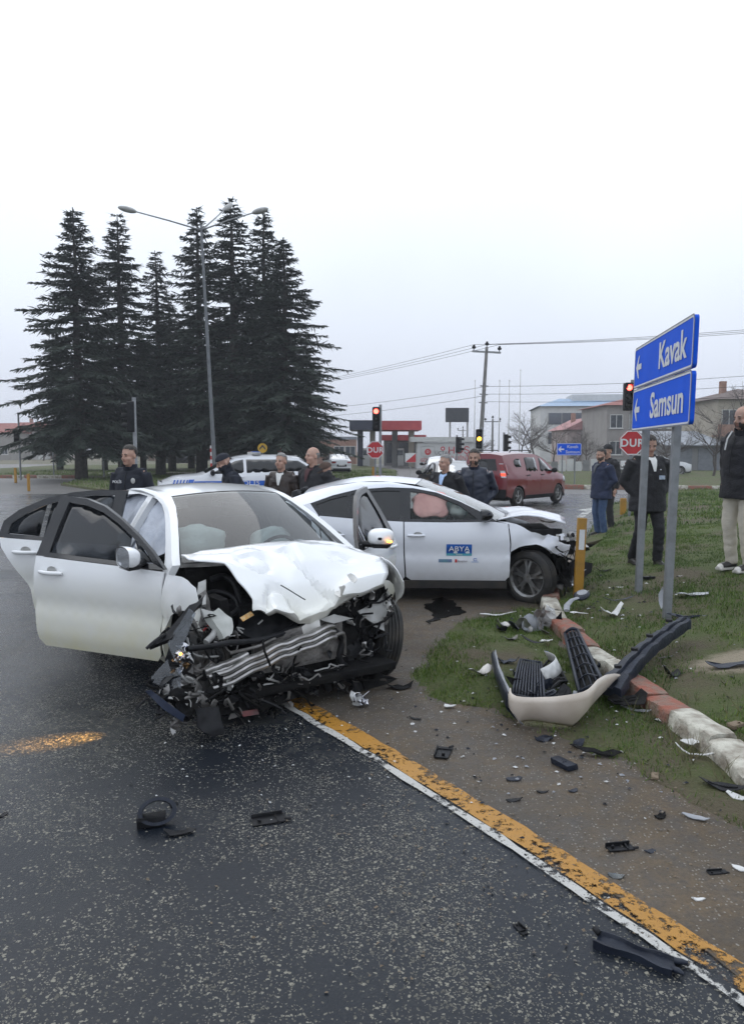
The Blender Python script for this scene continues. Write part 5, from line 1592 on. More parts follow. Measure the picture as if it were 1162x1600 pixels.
M_polw = car_paint('police_white_paint', (.70, .71, .74), (.40, .38, .32), .4, .5)
SUV = dict(W=[(-3.45, .80), (-2.7, .89), (-1.2, .90), (0, .89), (.5, .83), (.80, .68)], belt=[(-3.45, 1.14), (-2.6, 1.14), (-1.2, 1.10), (-.2, 1.06), (.4, 1.0), (.8, .90)],
    edge=[(-3.45, 1.10), (-3.3, 1.36), (-3.0, 1.545), (-2.4, 1.58), (-1.6, 1.585), (-1.2, 1.545), (-.8, 1.36), (-.42, 1.15), (-.25, 1.08), (.1, 1.045), (.5, .985), (.80, .88)],
    top=[(-3.45, 1.16), (-3.3, 1.42), (-3.0, 1.61), (-2.4, 1.65), (-1.7, 1.655), (-1.25, 1.60), (-.5, 1.22), (-.2, 1.12), (.4, 1.07), (.8, .93)],
    zs=.30, r=.345, xr=-2.67, lean=.32, hz=1.02, clad=.14, mirror=(-.55, 1.10), mm=M_black,
    windows=[[(-.50, 1.115), (-.85, 1.30), (-1.2, 1.475), (-1.42, 1.515), (-1.42, 1.13)], [(-1.50, 1.135), (-1.50, 1.515), (-2.35, 1.51), (-2.50, 1.16)], [(-2.60, 1.15), (-2.50, 1.50), (-3.0, 1.47), (-3.22, 1.34), (-3.25, 1.18)]],
    doors=[[(-.40, .42), (-.38, 1.02), (-1.45, 1.05), (-1.45, .42)], [(-1.48, .42), (-1.48, 1.055), (-2.50, 1.075), (-2.35, .70), (-2.20, .42)]],
    side_lamps=[('head_lamp', M_whitel, [(.42, .78), (.76, .74), (.79, .84), (.50, .90)]), ('tail_lamp', M_redlens, [(-3.42, .90), (-3.42, 1.12), (-3.22, 1.12), (-3.26, .92)])],
    top_glass=[('windscreen', -1.12, -.36, .88)],
    end_parts=[('grille', M_black, 'front_end', -.62, .62, .68, .84, .01), ('head_lamp', M_whitel, 'front_end', .62, .99, .72, .86, .012), ('head_lamp', M_whitel, 'front_end', -.99, -.62, .72, .86, .012), ('bumper', M_black, 'front_end', -1, 1, .34, .52, .012)])
suv, sf, _E = gen_car('police_car', (-5.2, 21.3, 0), R(197), 'white police car with blue stripes parked under the conifers', 'police car', M_polw, SUV)
def side_band(name, mat, x0, x1, z0, z1, sgn=1, off=.010, slant=0.0, parent=None, W=SUV):
    fo = side_fn(W['W'], W['belt'], W['lean'], .2, W['zs'], sgn, off=-off, tuck=.05)
    mb = MB(); mb.grid([[fo(x0 + (x1 - x0) * i / 10 + slant * (z - z0), z) for i in range(11)] for z in np.linspace(z0, z1, 4)])
    return mb.build(name, mat, parent, smooth=True)
M_polb = pm('police_blue', (.01, .10, .50), .35, (.012, .12, .55), 8, coat=.5)
for sg in (-1, 1):
    side_band('blue_band', M_polb, -3.1, -.05, .78, .92, sg, parent=suv)
    for k in range(5): side_band('blue_stripe', M_polb, .16 + k * .085, .20 + k * .085, .80, .96, sg, .011, -.35, suv)
    side_band('blue_stripe', M_polb, .0, .14, .79, .97, sg, .011, -.3, suv)
fo = side_fn(SUV['W'], SUV['belt'], SUV['lean'], .2, SUV['zs'], 1, off=-.018, tuck=.05)
lettering('police_lettering', 'POLİS', .17, M_decal_w, suv, fo(-1.55, .85), (R(90), 0, R(180)), 1.3)
_m = MB(); _c = Vector(fo(-.95, 1.0)); _st = []
for i in range(16):
    a = 2 * math.pi * i / 16; rr = .10 if i % 2 == 0 else .068; _st.append(_c + Vector((rr * math.cos(a), 0, rr * math.sin(a))))
_m.add(_st, [tuple(range(16))]); _m.build('star_emblem', M_decal_r, suv)
_m = MB(); _m.add([_c + Vector((.042 * math.cos(a), .004, .042 * math.sin(a))) for a in np.linspace(0, 6.283, 17)[:-1]], [tuple(range(16))]); _m.build('star_emblem', M_decal_n, suv)
_m = MB(); _m.box(-1.95, -1.70, -.55, .55, 1.64, 1.72); _lb = _m.build('light_bar', M_ltgrey, suv, bevel=.02)
for _y, _mt in ((.4, M_polb), (-.4, M_redlens), (.0, M_whitel)):
    _m = MB(); _m.box(-1.93, -1.72, _y - .13, _y + .13, 1.67, 1.735); _m.build('beacon', _mt, _lb, bevel=.015)

SDN = dict(W=[(-3.6, .74), (-3.0, .85), (-1.4, .88), (0, .87), (.5, .80), (.85, .66)], belt=[(-3.6, .98), (-2.6, .98), (-1.2, .94), (-.2, .92), (.4, .86), (.85, .74)],
    edge=[(-3.62, .95), (-3.3, 1.0), (-3.0, 1.03), (-2.75, 1.14), (-2.4, 1.29), (-2.0, 1.36), (-1.5, 1.37), (-1.15, 1.31), (-.75, 1.12), (-.42, .96), (-.1, .93), (.4, .87), (.86, .74)],
    top=[(-3.62, 1.0), (-3.0, 1.08), (-2.75, 1.19), (-2.3, 1.38), (-1.8, 1.44), (-1.3, 1.41), (-.9, 1.26), (-.3, .99), (.4, .94), (.86, .78)],
    zs=.22, r=.31, xr=-2.66, lean=.46, hz=.80, mirror=(-.55, .96), step=.2,
    windows=[[(-.55, .965), (-.85, 1.14), (-1.15, 1.265), (-1.42, 1.315), (-1.42, .965)], [(-1.5, .97), (-1.5, 1.315), (-2.0, 1.305), (-2.35, 1.21), (-2.60, 1.06), (-2.55, 1.0)]],
    doors=[[(-.42, .34), (-.40, .91), (-1.45, .935), (-1.45, .34)], [(-1.48, .34), (-1.48, .935), (-2.45, .965), (-2.32, .66), (-2.22, .34)]],
    top_glass=[('windscreen', -1.18, -.42, .9), ('rear_window', -2.95, -2.38, .88)],
    end_parts=[('tail_lamp', M_redlens, 'rear_end', -.99, -.58, .76, .90, .012), ('tail_lamp', M_redlens, 'rear_end', .58, .99, .76, .90, .012), ('number_plate', M_decal_w, 'rear_end', -.32, .32, .60, .70, .012), ('head_lamp', M_whitel, 'front_end', .55, .98, .58, .70, .012), ('head_lamp', M_whitel, 'front_end', -.98, -.55, .58, .70, .012), ('grille', M_black, 'front_end', -.5, .5, .52, .68, .012), ('bumper', M_black, 'rear_end', -.9, .9, .30, .40, .012)])
SDB = dict(SDN); SDB['end_parts'] = SDN['end_parts'] + [('tail_lamp_lit', M_red_l, 'rear_end', .64, .96, .78, .82, .02), ('tail_lamp_lit', M_red_l, 'rear_end', .70, .98, .85, .885, .02), ('tail_lamp_lit', M_red_l, 'rear_end', -.96, -.64, .78, .82, .02), ('tail_lamp_lit', M_red_l, 'rear_end', -.98, -.70, .85, .885, .02)]
gen_car('dark_sedan', (2.45, 26.0, 0), R(95), 'black sedan with lit tail lamps waiting behind the grey-haired man', 'car', car_paint('black_car_paint', (.012, .012, .016), (.08, .07, .06), .4, .5), SDB)
gen_car('white_sedan', (-3.0, 58.5, 0), R(102), 'small white sedan seen from behind near the fuel station', 'car', M_polw, SDN)
gen_car('white_sedan', (21.2, 52.0, 0), R(0), 'white car parked low behind the grass mound and the sign posts', 'car', M_polw, SDN)
gen_car('white_sedan', (3.6, 41, 0), R(90), 'white car with its roof showing beyond the black sedan', 'car', M_polw, SDN)
gen_car('dark_sedan', (-21.0, 88, 0), R(10), 'small dark car far off between the tree trunks', 'car', MATS['black_car_paint'], SDN)

# ================================================================== PEOPLE
M_skin = pm('skin', (.46, .29, .22), .55, (.40, .23, .17), 14, bump=.08)
M_eye = pm('dark_eye', (.02, .015, .012), .2, (.03, .02, .015), 9)
M_lip = pm('lip', (.28, .11, .09), .5, (.24, .10, .08), 9)
M_hdark = pm('dark_hair', (.018, .014, .011), .6, (.035, .028, .022), 60, bump=.5)
M_hgrey = pm('grey_hair', (.28, .27, .26), .6, (.16, .155, .15), 50, bump=.5)
M_hstub = pm('stubble', (.10, .075, .06), .8, (.055, .042, .034), 60)
def cloth(name, col, col2=None, rough=.85): return pm(name, col, rough, col2 or tuple(c * 1.7 + .004 for c in col), 7, bump=.35, bscale=60)
C_black = cloth('black_cloth', (.008, .008, .010)); C_police = cloth('police_navy_cloth', (.007, .009, .016)); C_navy = cloth('navy_cloth', (.010, .016, .040)); C_leather = pm('brown_leather', (.022, .014, .011), .42, (.040, .026, .020), 9, bump=.4, bscale=40)
C_puffer = pm('quilted_navy', (.009, .014, .030), .5, (.016, .022, .044), 6, bump=.4, bscale=20); C_jeans = cloth('blue_denim', (.030, .060, .130), (.060, .10, .19)); C_char = cloth('charcoal_cloth', (.014, .014, .016)); C_cream = cloth('cream_trousers', (.48, .44, .36), (.56, .52, .44)); C_white = cloth('white_shirt', (.62, .62, .60), (.70, .70, .68)); C_blue = cloth('light_blue_shirt', (.30, .40, .58)); C_mar = cloth('dark_red_jumper', (.05, .02, .022)); C_shoe = pm('black_shoe', (.012, .011, .010), .4, (.03, .027, .024), 12); C_brown = cloth('brown_cap', (.05, .03, .022)); C_swtr = cloth('dark_blue_jumper', (.012, .018, .045)); C_grey = cloth('grey_jumper', (.06, .065, .075))

def remesh(mb, name, mat, parent, vox, smooth_it=6, wr=0.0, seed=0, fr=7.0, quilt=0.0):
    o = mb.build(name, mat, parent)
    m = o.modifiers.new('r', 'REMESH'); m.mode = 'VOXEL'; m.voxel_size = vox
    s = o.modifiers.new('s', 'SMOOTH'); s.iterations = smooth_it; s.factor = .5
    applied(o)
    me = o.data
    me.materials.clear(); me.materials.append(mat)
    if wr:
        nm = [v.normal.copy() for v in me.vertices]
        co = []
        for v, nn in zip(me.vertices, nm):
            p = v.co; q = Vector((p.x * fr, p.y * fr, p.z * fr * 1.5 + seed * 3))
            d = (abs(noise.noise(q)) - .25) * wr * 1.6 + noise.noise(q * 2.3) * wr * .4
            if quilt: d += quilt * abs(math.sin(p.z * math.pi / .085)) ** .5
            co += list(p + nn * d)
        me.vertices.foreach_set('co', co)
    me.polygons.foreach_set('use_smooth', [True] * len(me.polygons))
    me.update()
    return o

def person(label, loc, h=1.75, rz=0.0, arms='down', jacket=C_black, hem=.80, trousers=C_char, shoes=C_shoe, hair='short', hairm=None, beard=None, hy=0.0, hp=0.0, lean=0.0, stride=0.0, bulk=1.0, shirt=None, quilt=0.0, collar=.05, skirt=1.0, name='person', bend=0.0):
    root = empty(name, loc, rz, label, 'person', 'bystanders and officers at the crash')
    root['category'] = 'person'
    s = h / 1.75
    root.scale = (s, s, s)
    J = {}
    J['pel'] = Vector((0, 0, .95 - bend)); 
    la = Matrix.Rotation(lean, 3, 'X')     # leans towards -y, the way the person faces
    def up(v): return J['pel'] + la @ (Vector(v) - Vector((0, 0, .95)))
    J['chest'] = up((0, .0, 1.28)); J['neck'] = up((0, .01, 1.46)); J['hb'] = up((0, -.005, 1.54))
    hc = up((0, -.02, 1.635))
    Hm = Matrix.Rotation(hy, 3, 'Z') @ Matrix.Rotation(lean * .4 + hp, 3, 'X')
    for sd, k in ((-1, 'L'), (1, 'R')):
        J['sh' + k] = up((sd * .185 * (1 + (bulk - 1) * .5), .01, 1.41))
        if arms == 'down': e, w = (sd * .27, .03, 1.13), (sd * .265, -.05, .87)
        elif arms == 'pockets': e, w = (sd * .300, .10, 1.13), (sd * .165, -.045, .95)
        elif arms == 'behind': e, w = (sd * .29, .12, 1.14), (sd * .08, .19, .97)
        elif arms == 'reach': e, w = (sd * .26, -.12, 1.16), (sd * .20, -.36, 1.12)
        elif arms == 'front': e, w = (sd * .28, -.02, 1.13), (sd * .07, -.22, 1.02)
        else: e, w = (sd * .27, .03, 1.13), (sd * .265, -.05, .87)
        J['el' + k] = up(e); J['wr' + k] = up(w)
        J['hip' + k] = J['pel'] + Vector((sd * .095, 0, -.03))
        st = stride * sd
        J['kn' + k] = Vector((sd * .105, -.04 - max(0, st) * .6 - bend * .9, .51 - bend * .45)); J['an' + k] = Vector((sd * .115, .03 - st * .9 if st < 0 else .02 - st * .75, .085))
    b = MB()
    # head: skull, jaw, nose, ears, brow
    def hd(c, r, n=14, m=10): b.ell(hc + Hm @ Vector(c), r, n, m, Hm)
    hd((0, .012, .035), (.078, .098, .090)); hd((0, -.025, -.045), (.062, .072, .075)); hd((0, -.055, -.085), (.040, .040, .034))
    b.tube([hc + Hm @ Vector((0, -.088, .012)), hc + Hm @ Vector((0, -.112, -.022)), hc + Hm @ Vector((0, -.100, -.036))], [.010, .015, .014], 8)
    b.tube([hc + Hm @ Vector((-.045, -.076, .018)), hc + Hm @ Vector((.045, -.076, .018))], .016, 6)
    for sd in (-1, 1): hd((sd * .080, .012, -.012), (.012, .022, .034), 8, 6); hd((sd * .045, -.060, -.035), (.024, .026, .024), 8, 6)
    b.tube([J['neck'] - Vector((0, 0, .04)), J['hb'], hc + Hm @ Vector((0, .01, -.05))], [.062, .056, .058], 12)
    b.ell(J['chest'], (.165, .105, .20), 16, 12, la); b.ell(up((0, -.005, 1.08)), (.15 * bulk, .11 * bulk, .18), 16, 12, la); b.ell(J['pel'] + Vector((0, .01, 0)), (.16, .115, .13), 16, 12)
    b.tube([J['shL'], J['neck'] - Vector((0, 0, .06)), J['shR']], [.050, .065, .050], 12)
    for k, sd in (('L', -1), ('R', 1)):
        b.tube([J['sh' + k], J['el' + k], J['wr' + k]], [.055, .042, .028], 10)
        # hand: palm, four bent fingers, thumb from the side of the palm
        d = (J['wr' + k] - J['el' + k]).normalized(); side = Vector((0, -1, 0)); side = (side - d * side.dot(d)).normalized(); nr = d.cross(side)
        p0 = J['wr' + k]; pc = p0 + d * .045
        b.tube([p0, p0 + d * .03, p0 + d * .085], [.026, .036, .036], 8, flat=.55)
        for i, ln in enumerate((.070, .080, .075, .060)):
            o = side * (.030 - i * .020); q = p0 + d * .080 + o
            b.tube([q, q + d * ln * .5 + nr * sd * .008, q + d * ln * .85 + nr * sd * -.018], [.0092, .0085, .0070], 6)
        q = p0 + d * .025 + side * .028
        b.tube([q, q + d * .025 + side * .024, q + d * .055 + side * .030], [.012, .010, .008], 6)
        b.tube([J['hip' + k] + Vector((0, 0, .05)), J['kn' + k], J['an' + k]], [.085, .056, .040], 12)
        b.tube([J['an' + k] + Vector((0, .03, -.02)), J['an' + k] + Vector((0, -.06, -.045)), J['an' + k] + Vector((0, -.16, -.058))], [.040, .036, .024], 10)
    body = remesh(b, 'body', M_skin, root, .0095, 3)
    # face details
    for sd in (-1, 1):
        mb = MB(); mb.ell(hc + Hm @ Vector((sd * .031, -.083, .004)), (.011, .006, .0055), 8, 6, Hm); mb.build('eye', M_eye, body, smooth=True)
        mb = MB(); mb.tube([hc + Hm @ Vector((sd * .014, -.094, .024)), hc + Hm @ Vector((sd * .034, -.094, .029)), hc + Hm @ Vector((sd * .052, -.082, .022))], [.004, .0055, .003], 6); mb.build('eyebrow', hairm or M_hdark, body, smooth=True)
    mb = MB(); mb.tube([hc + Hm @ Vector((-.024, -.086, -.064)), hc + Hm @ Vector((0, -.096, -.062)), hc + Hm @ Vector((.024, -.086, -.064))], [.003, .006, .003], 6); mb.build('mouth', M_lip, body, smooth=True)
    def cap_of(c, r, keep, n=26, m=18):
        e = MB(); e.ell((0, 0, 0), r, n, m)
        vs = [Vector(v) for v in e.v]; fs = [f for f in e.f if keep(sum((vs[i] for i in f), Vector((0, 0, 0))) / len(f))]
        o = MB(); o.add([hc + Hm @ (v + Vector(c) + (noise.noise_vector(v * 60) * .003)) for v in vs], fs); return o
    hm_ = hairm or M_hdark
    if hair == 'short': cap_of((0, .014, .040), (.085, .105, .097), lambda v: v.z > .030 + (.9 * max(0, -v.y - .055)) or (v.y > .010 and v.z > -.060)).build('hair', hm_, root, smooth=True)
    elif hair == 'bald': cap_of((0, .014, .030), (.0815, .1015, .094), lambda v: v.y > .005 and -.06 < v.z < .020).build('hair', hm_, root, smooth=True)
    elif hair == 'beanie': cap_of((0, .014, .045), (.090, .110, .105), lambda v: v.z > .0 or (v.y > .02 and v.z > -.05)).build('beanie', hm_, root, smooth=True)
    elif hair == 'cap':
        o = cap_of((0, .012, .050), (.090, .112, .088), lambda v: v.z > -.005); o.add([hc + Hm @ Vector((x, -.09 - d, .050 - d * .25)) for x, d in ((-.075, 0), (.075, 0), (.055, .05), (0, .068), (-.055, .05))] + [hc + Hm @ Vector((x, -.09 - d, .040 - d * .25)) for x, d in ((-.075, 0), (.075, 0), (.055, .05), (0, .068), (-.055, .05))], [(0, 1, 2, 3, 4), (9, 8, 7, 6, 5), (0, 4, 9, 5), (4, 3, 8, 9), (3, 2, 7, 8), (2, 1, 6, 7)]); o.build('cap', hm_, root, smooth=True, angle=40)
    elif hair == 'hood':
        cap_of((0, .012, .050), (.090, .112, .088), lambda v: v.z > -.005).build('cap', hm_, root, smooth=True)
        cap_of((0, -.004, -.055), (.085, .100, .085), lambda v: v.z < .035).build('face_mask', hm_, root, smooth=True)
    if beard: cap_of((0, -.022, -.048), (.068, .079, .082), lambda v: v.z < .012 and v.y < .035 and not (abs(v.x) < .022 and -.03 < v.z and v.y < -.05)).build('beard', beard, root, smooth=True)
    # jacket: torso and sleeves over the body, cut at the hem
    j = MB(); bk = bulk
    tz = [(1.47, .085, .075), (1.43, .165 * (.5 + .5 * bk), .095), (1.36, .205 * (.6 + .4 * bk), .125 * bk), (1.22, .205 * bk, .145 * bk), (1.06, .198 * bk, .150 * bk), (.95, .200 * bk, .150 * bk)]
    zz = .95
    while zz - .07 > hem: zz -= .07; tz.append((zz, (.205 + (.95 - zz) * .07 * skirt) * bk, (.152 + (.95 - zz) * .06 * skirt) * bk))
    tz.append((hem, tz[-1][1], tz[-1][2]))
    rows = []
    for z, rx, ry in tz:
        rows.append([(up((rx * math.cos(t), ry * math.sin(t), z)) if z >= .95 else J['pel'] + Vector((rx * math.cos(t), ry * math.sin(t), z - .95))) for t in np.linspace(0, 2 * math.pi, 25)[:-1]])
    j.grid(rows[::-1], closed=True); n0 = len(j.v) - 24; j.f.append([n0 + i for i in range(24)]); j.m.append(0); j.f.append(list(range(24))[::-1]); j.m.append(0)
    j.tube([J['shL'], J['neck'] - Vector((0, 0, .055)), J['shR']], [.080, .088, .080], 12)
    for k in 'LR': j.tube([J['sh' + k] + Vector((0, 0, .005)), J['sh' + k].lerp(J['el' + k], .5), J['el' + k], J['el' + k].lerp(J['wr' + k], .6), J['wr' + k] - (J['wr' + k] - J['el' + k]).normalized() * .01], [.080 * bk, .070 * bk, .062 * bk, .056 * bk, .048 * bk], 12)
    ja = remesh(j, 'jacket', jacket, root, .014, 4, .010, len(label) % 17, 6.0, quilt)
    c = MB(); rows = []
    for z, rr in ((0, .088), (collar * .5, .084), (collar, .080), (collar, .070), (0, .072)):
        rows.append([up((rr * math.cos(t), rr * .95 * math.sin(t) + .005 - (.02 * z / .05 if math.sin(t) < 0 else 0), 1.455 + z - (.030 if math.sin(t) < -.6 else 0))) for t in np.linspace(0, 2 * math.pi, 25)[:-1]])
    c.grid(rows + [rows[0]], closed=True); c.build('collar', jacket, ja, smooth=True, angle=50)
    if shirt:
        yb = .146 * bk
        v = MB(); v.grid([[up((x * w, y, z)) for x in (-1, -.5, 0, .5, 1)] for z, w, y in ((1.475, .052, -.070), (1.43, .045, -.108 * bk - .008), (1.36, .032, -.132 * bk - .010), (1.28, .014, -.146 * bk - .010))]); v.build('shirt', shirt, root, smooth=True)
        v = MB()
        for sd in (-1, 1): v.add([up(q) for q in ((sd * .055, -.055, 1.485), (sd * .012, -.090, 1.462), (sd * .035, -.112 * bk - .010, 1.42), (sd * .062, -.085, 1.445))], [(0, 1, 2, 3)])
        v.build('shirt_collar', shirt, root)
    else:
        z_ = MB(); z_.tube([up((0, -.095 * bk - .004, 1.43)), up((0, -.131 * bk - .006, 1.34)), up((0, -.152 * bk - .006, 1.20)), up((0, -.158 * bk - .006, 1.05))], .005, 5); z_.build('zip', M_black, ja)
    t = MB()
    t.ell(J['pel'] + Vector((0, .005, 0)), (.178 * (.6 + .4 * bk), .132 * bk, .15), 18, 12)
    for k in 'LR': t.tube([J['hip' + k] + Vector((0, 0, .04)), J['hip' + k].lerp(J['kn' + k], .5), J['kn' + k], J['kn' + k].lerp(J['an' + k], .55), J['an' + k] + Vector((0, .01, -.02))], [.105, .092, .076, .068, .066], 14)
    remesh(t, 'trousers', trousers, root, .014, 4, .009, 3, 7.0)
    for k in 'LR':
        a = J['an' + k]; f = MB()
        f.tube([a + Vector((0, .055, -.030)), a + Vector((0, .01, -.025)), a + Vector((0, -.08, -.040)), a + Vector((0, -.155, -.052)), a + Vector((0, -.195, -.060))], [.038, .048, .047, .042, .022], 12, flat=.85)
        f.obox(a + Vector((0, -.065, -.072)), .043, .125, .013, Matrix.Identity(3))
        remesh(f, 'shoe', shoes, root, .008, 3)
    return root, hc, up, ja, Hm

def gz(x, y): return ghz(x, y)
P1, hc, up, ja, _ = person('police officer with dark hair and navy jacket behind the open sedan doors', (-3.13, 9.65, 0), 1.84, R(-12), 'down', C_police, .80, C_police, hy=R(-16), hp=R(6), collar=.075)
lettering('police_lettering', 'POLİS', .045, M_decal_w, ja, up((-.10, -.150, 1.315)), (R(82), 0, R(-8)), 1.1)
_m = MB(); _m.ell(up((.11, -.142, 1.33)), (.03, .008, .035), 10, 6); _m.build('chest_badge', M_ltgrey, ja, smooth=True)
P2, hc, up, ja, _ = person('masked police officer in cap and navy jacket stooping behind the white sedan', (-1.90, 10.9, 0), 1.78, R(-62), 'reach', C_police, .78, C_police, hair='hood', hairm=C_police, lean=R(22), hp=R(14), collar=.08)
_m = MB(); _m.ell(up((-.225, -.02, 1.34)), (.012, .04, .045), 10, 6); _m.build('sleeve_badge', M_ltgrey, ja, smooth=True)
person('grey haired man in dark brown leather jacket and open white shirt', (-1.36, 11.2, 0), 1.73, R(-14), 'down', C_leather, .84, C_char, hairm=M_hgrey, hy=R(-10), shirt=C_white)
person('bald man in dark jacket over a dark red jumper looking left', (-.86, 10.95, 0), 1.82, R(-38), 'pockets', C_char, .80, C_char, hair='bald', hairm=M_hgrey, hy=R(-18), shirt=C_mar, bulk=1.12)
person('man in brown flat cap bending low behind the white hatchback', (-.43, 11.1, 0), 1.68, R(-50), 'front', C_char, .80, C_char, hair='cap', hairm=C_brown, lean=R(28), hp=R(10))
person('white haired man in dark coat and light blue collar, head turned left', (1.10, 11.1, 0), 1.71, R(-35), 'behind', C_black, .72, C_char, hairm=M_hgrey, hy=R(-22), shirt=C_blue, bulk=1.05)
person('bearded man in padded navy jacket between white haired man and red van', (1.58, 11.5, 0), 1.79, R(-14), 'pockets', C_puffer, .78, C_char, hy=R(-6), hp=R(10), beard=M_hdark, bulk=1.12, collar=.07)
person('stout man in navy jacket and blue jeans standing at the island edge', (4.72, 15.3, gz(4.72, 15.3)), 1.80, R(-72), 'pockets', C_navy, .76, C_jeans, hp=R(8), shirt=C_grey, bulk=1.18, beard=M_hstub)
person('man in black beanie half hidden behind the man in blue jeans', (5.13, 16.2, gz(5.13, 16.2)), 1.88, R(-60), 'down', C_char, .78, C_char, hair='beanie', hairm=C_black)
P10, hc, up, ja, _ = person('man in black coat with name badge walking behind the sign posts, looking down', (3.66, 9.85, gz(3.66, 9.85)), 1.72, R(6), 'pockets', C_black, .74, C_black, hp=R(24), hy=R(-10), stride=.16, shirt=C_white, bulk=1.2)
_m = MB(); _m.obox(up((.10, -.185, 1.20)), .04, .003, .026, Matrix.Rotation(R(-4), 3, 'X')); _m.build('name_badge', pm('badge_card', (.45, .50, .55), .4, (.25, .32, .45), 30), ja)
_m = MB(); _m.ell(up((.08, -.18, 1.30)), (.012, .006, .012), 8, 6); _m.build('badge_clip', M_chrome, ja, smooth=True)
P11, hc, up, ja, _ = person('bearded bald man in black jacket and cream trousers at the right edge', (4.29, 8.62, gz(4.29, 8.62)), 1.90, R(-68), 'pockets', C_black, .78, C_cream, hair='bald', hairm=M_hdark, beard=M_hdark, hp=R(8), bulk=1.15, collar=.08)
_m = MB(); _m.tube([up((-.07, -.09, 1.50)), up((-.075, -.15, 1.42)), up((-.08, -.175, 1.30))], .008, 6); _m.build('drawstring', C_white, ja)
for _o in [c for c in P11.children if c.name.startswith('shoe')]:
    _me = _o.data; _me.materials.append(pm('white_rubber_sole', (.62, .60, .56), .6, (.5, .48, .44), 12))
    _mn = min(v.co.y for v in _me.vertices)
    for _p in _me.polygons:
        if _p.center.z < .030 or _p.center.y < _mn + .045: _p.material_index = 1

# ================================================================== TREES
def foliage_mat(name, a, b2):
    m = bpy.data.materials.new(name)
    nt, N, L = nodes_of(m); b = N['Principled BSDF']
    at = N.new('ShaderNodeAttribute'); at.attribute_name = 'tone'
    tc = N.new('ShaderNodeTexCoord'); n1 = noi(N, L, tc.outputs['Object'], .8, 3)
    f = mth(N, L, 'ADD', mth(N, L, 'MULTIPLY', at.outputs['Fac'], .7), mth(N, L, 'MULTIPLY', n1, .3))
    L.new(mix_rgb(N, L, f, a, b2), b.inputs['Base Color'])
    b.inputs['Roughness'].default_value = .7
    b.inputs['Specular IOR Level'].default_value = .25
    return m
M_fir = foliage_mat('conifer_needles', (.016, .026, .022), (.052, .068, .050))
M_bark = pm('conifer_bark', (.040, .034, .030), .95, (.075, .066, .058), 6, bump=.8, bscale=20)
M_bare = pm('bare_twigs', (.075, .062, .055), .95, (.11, .095, .085), 4, bump=.4)

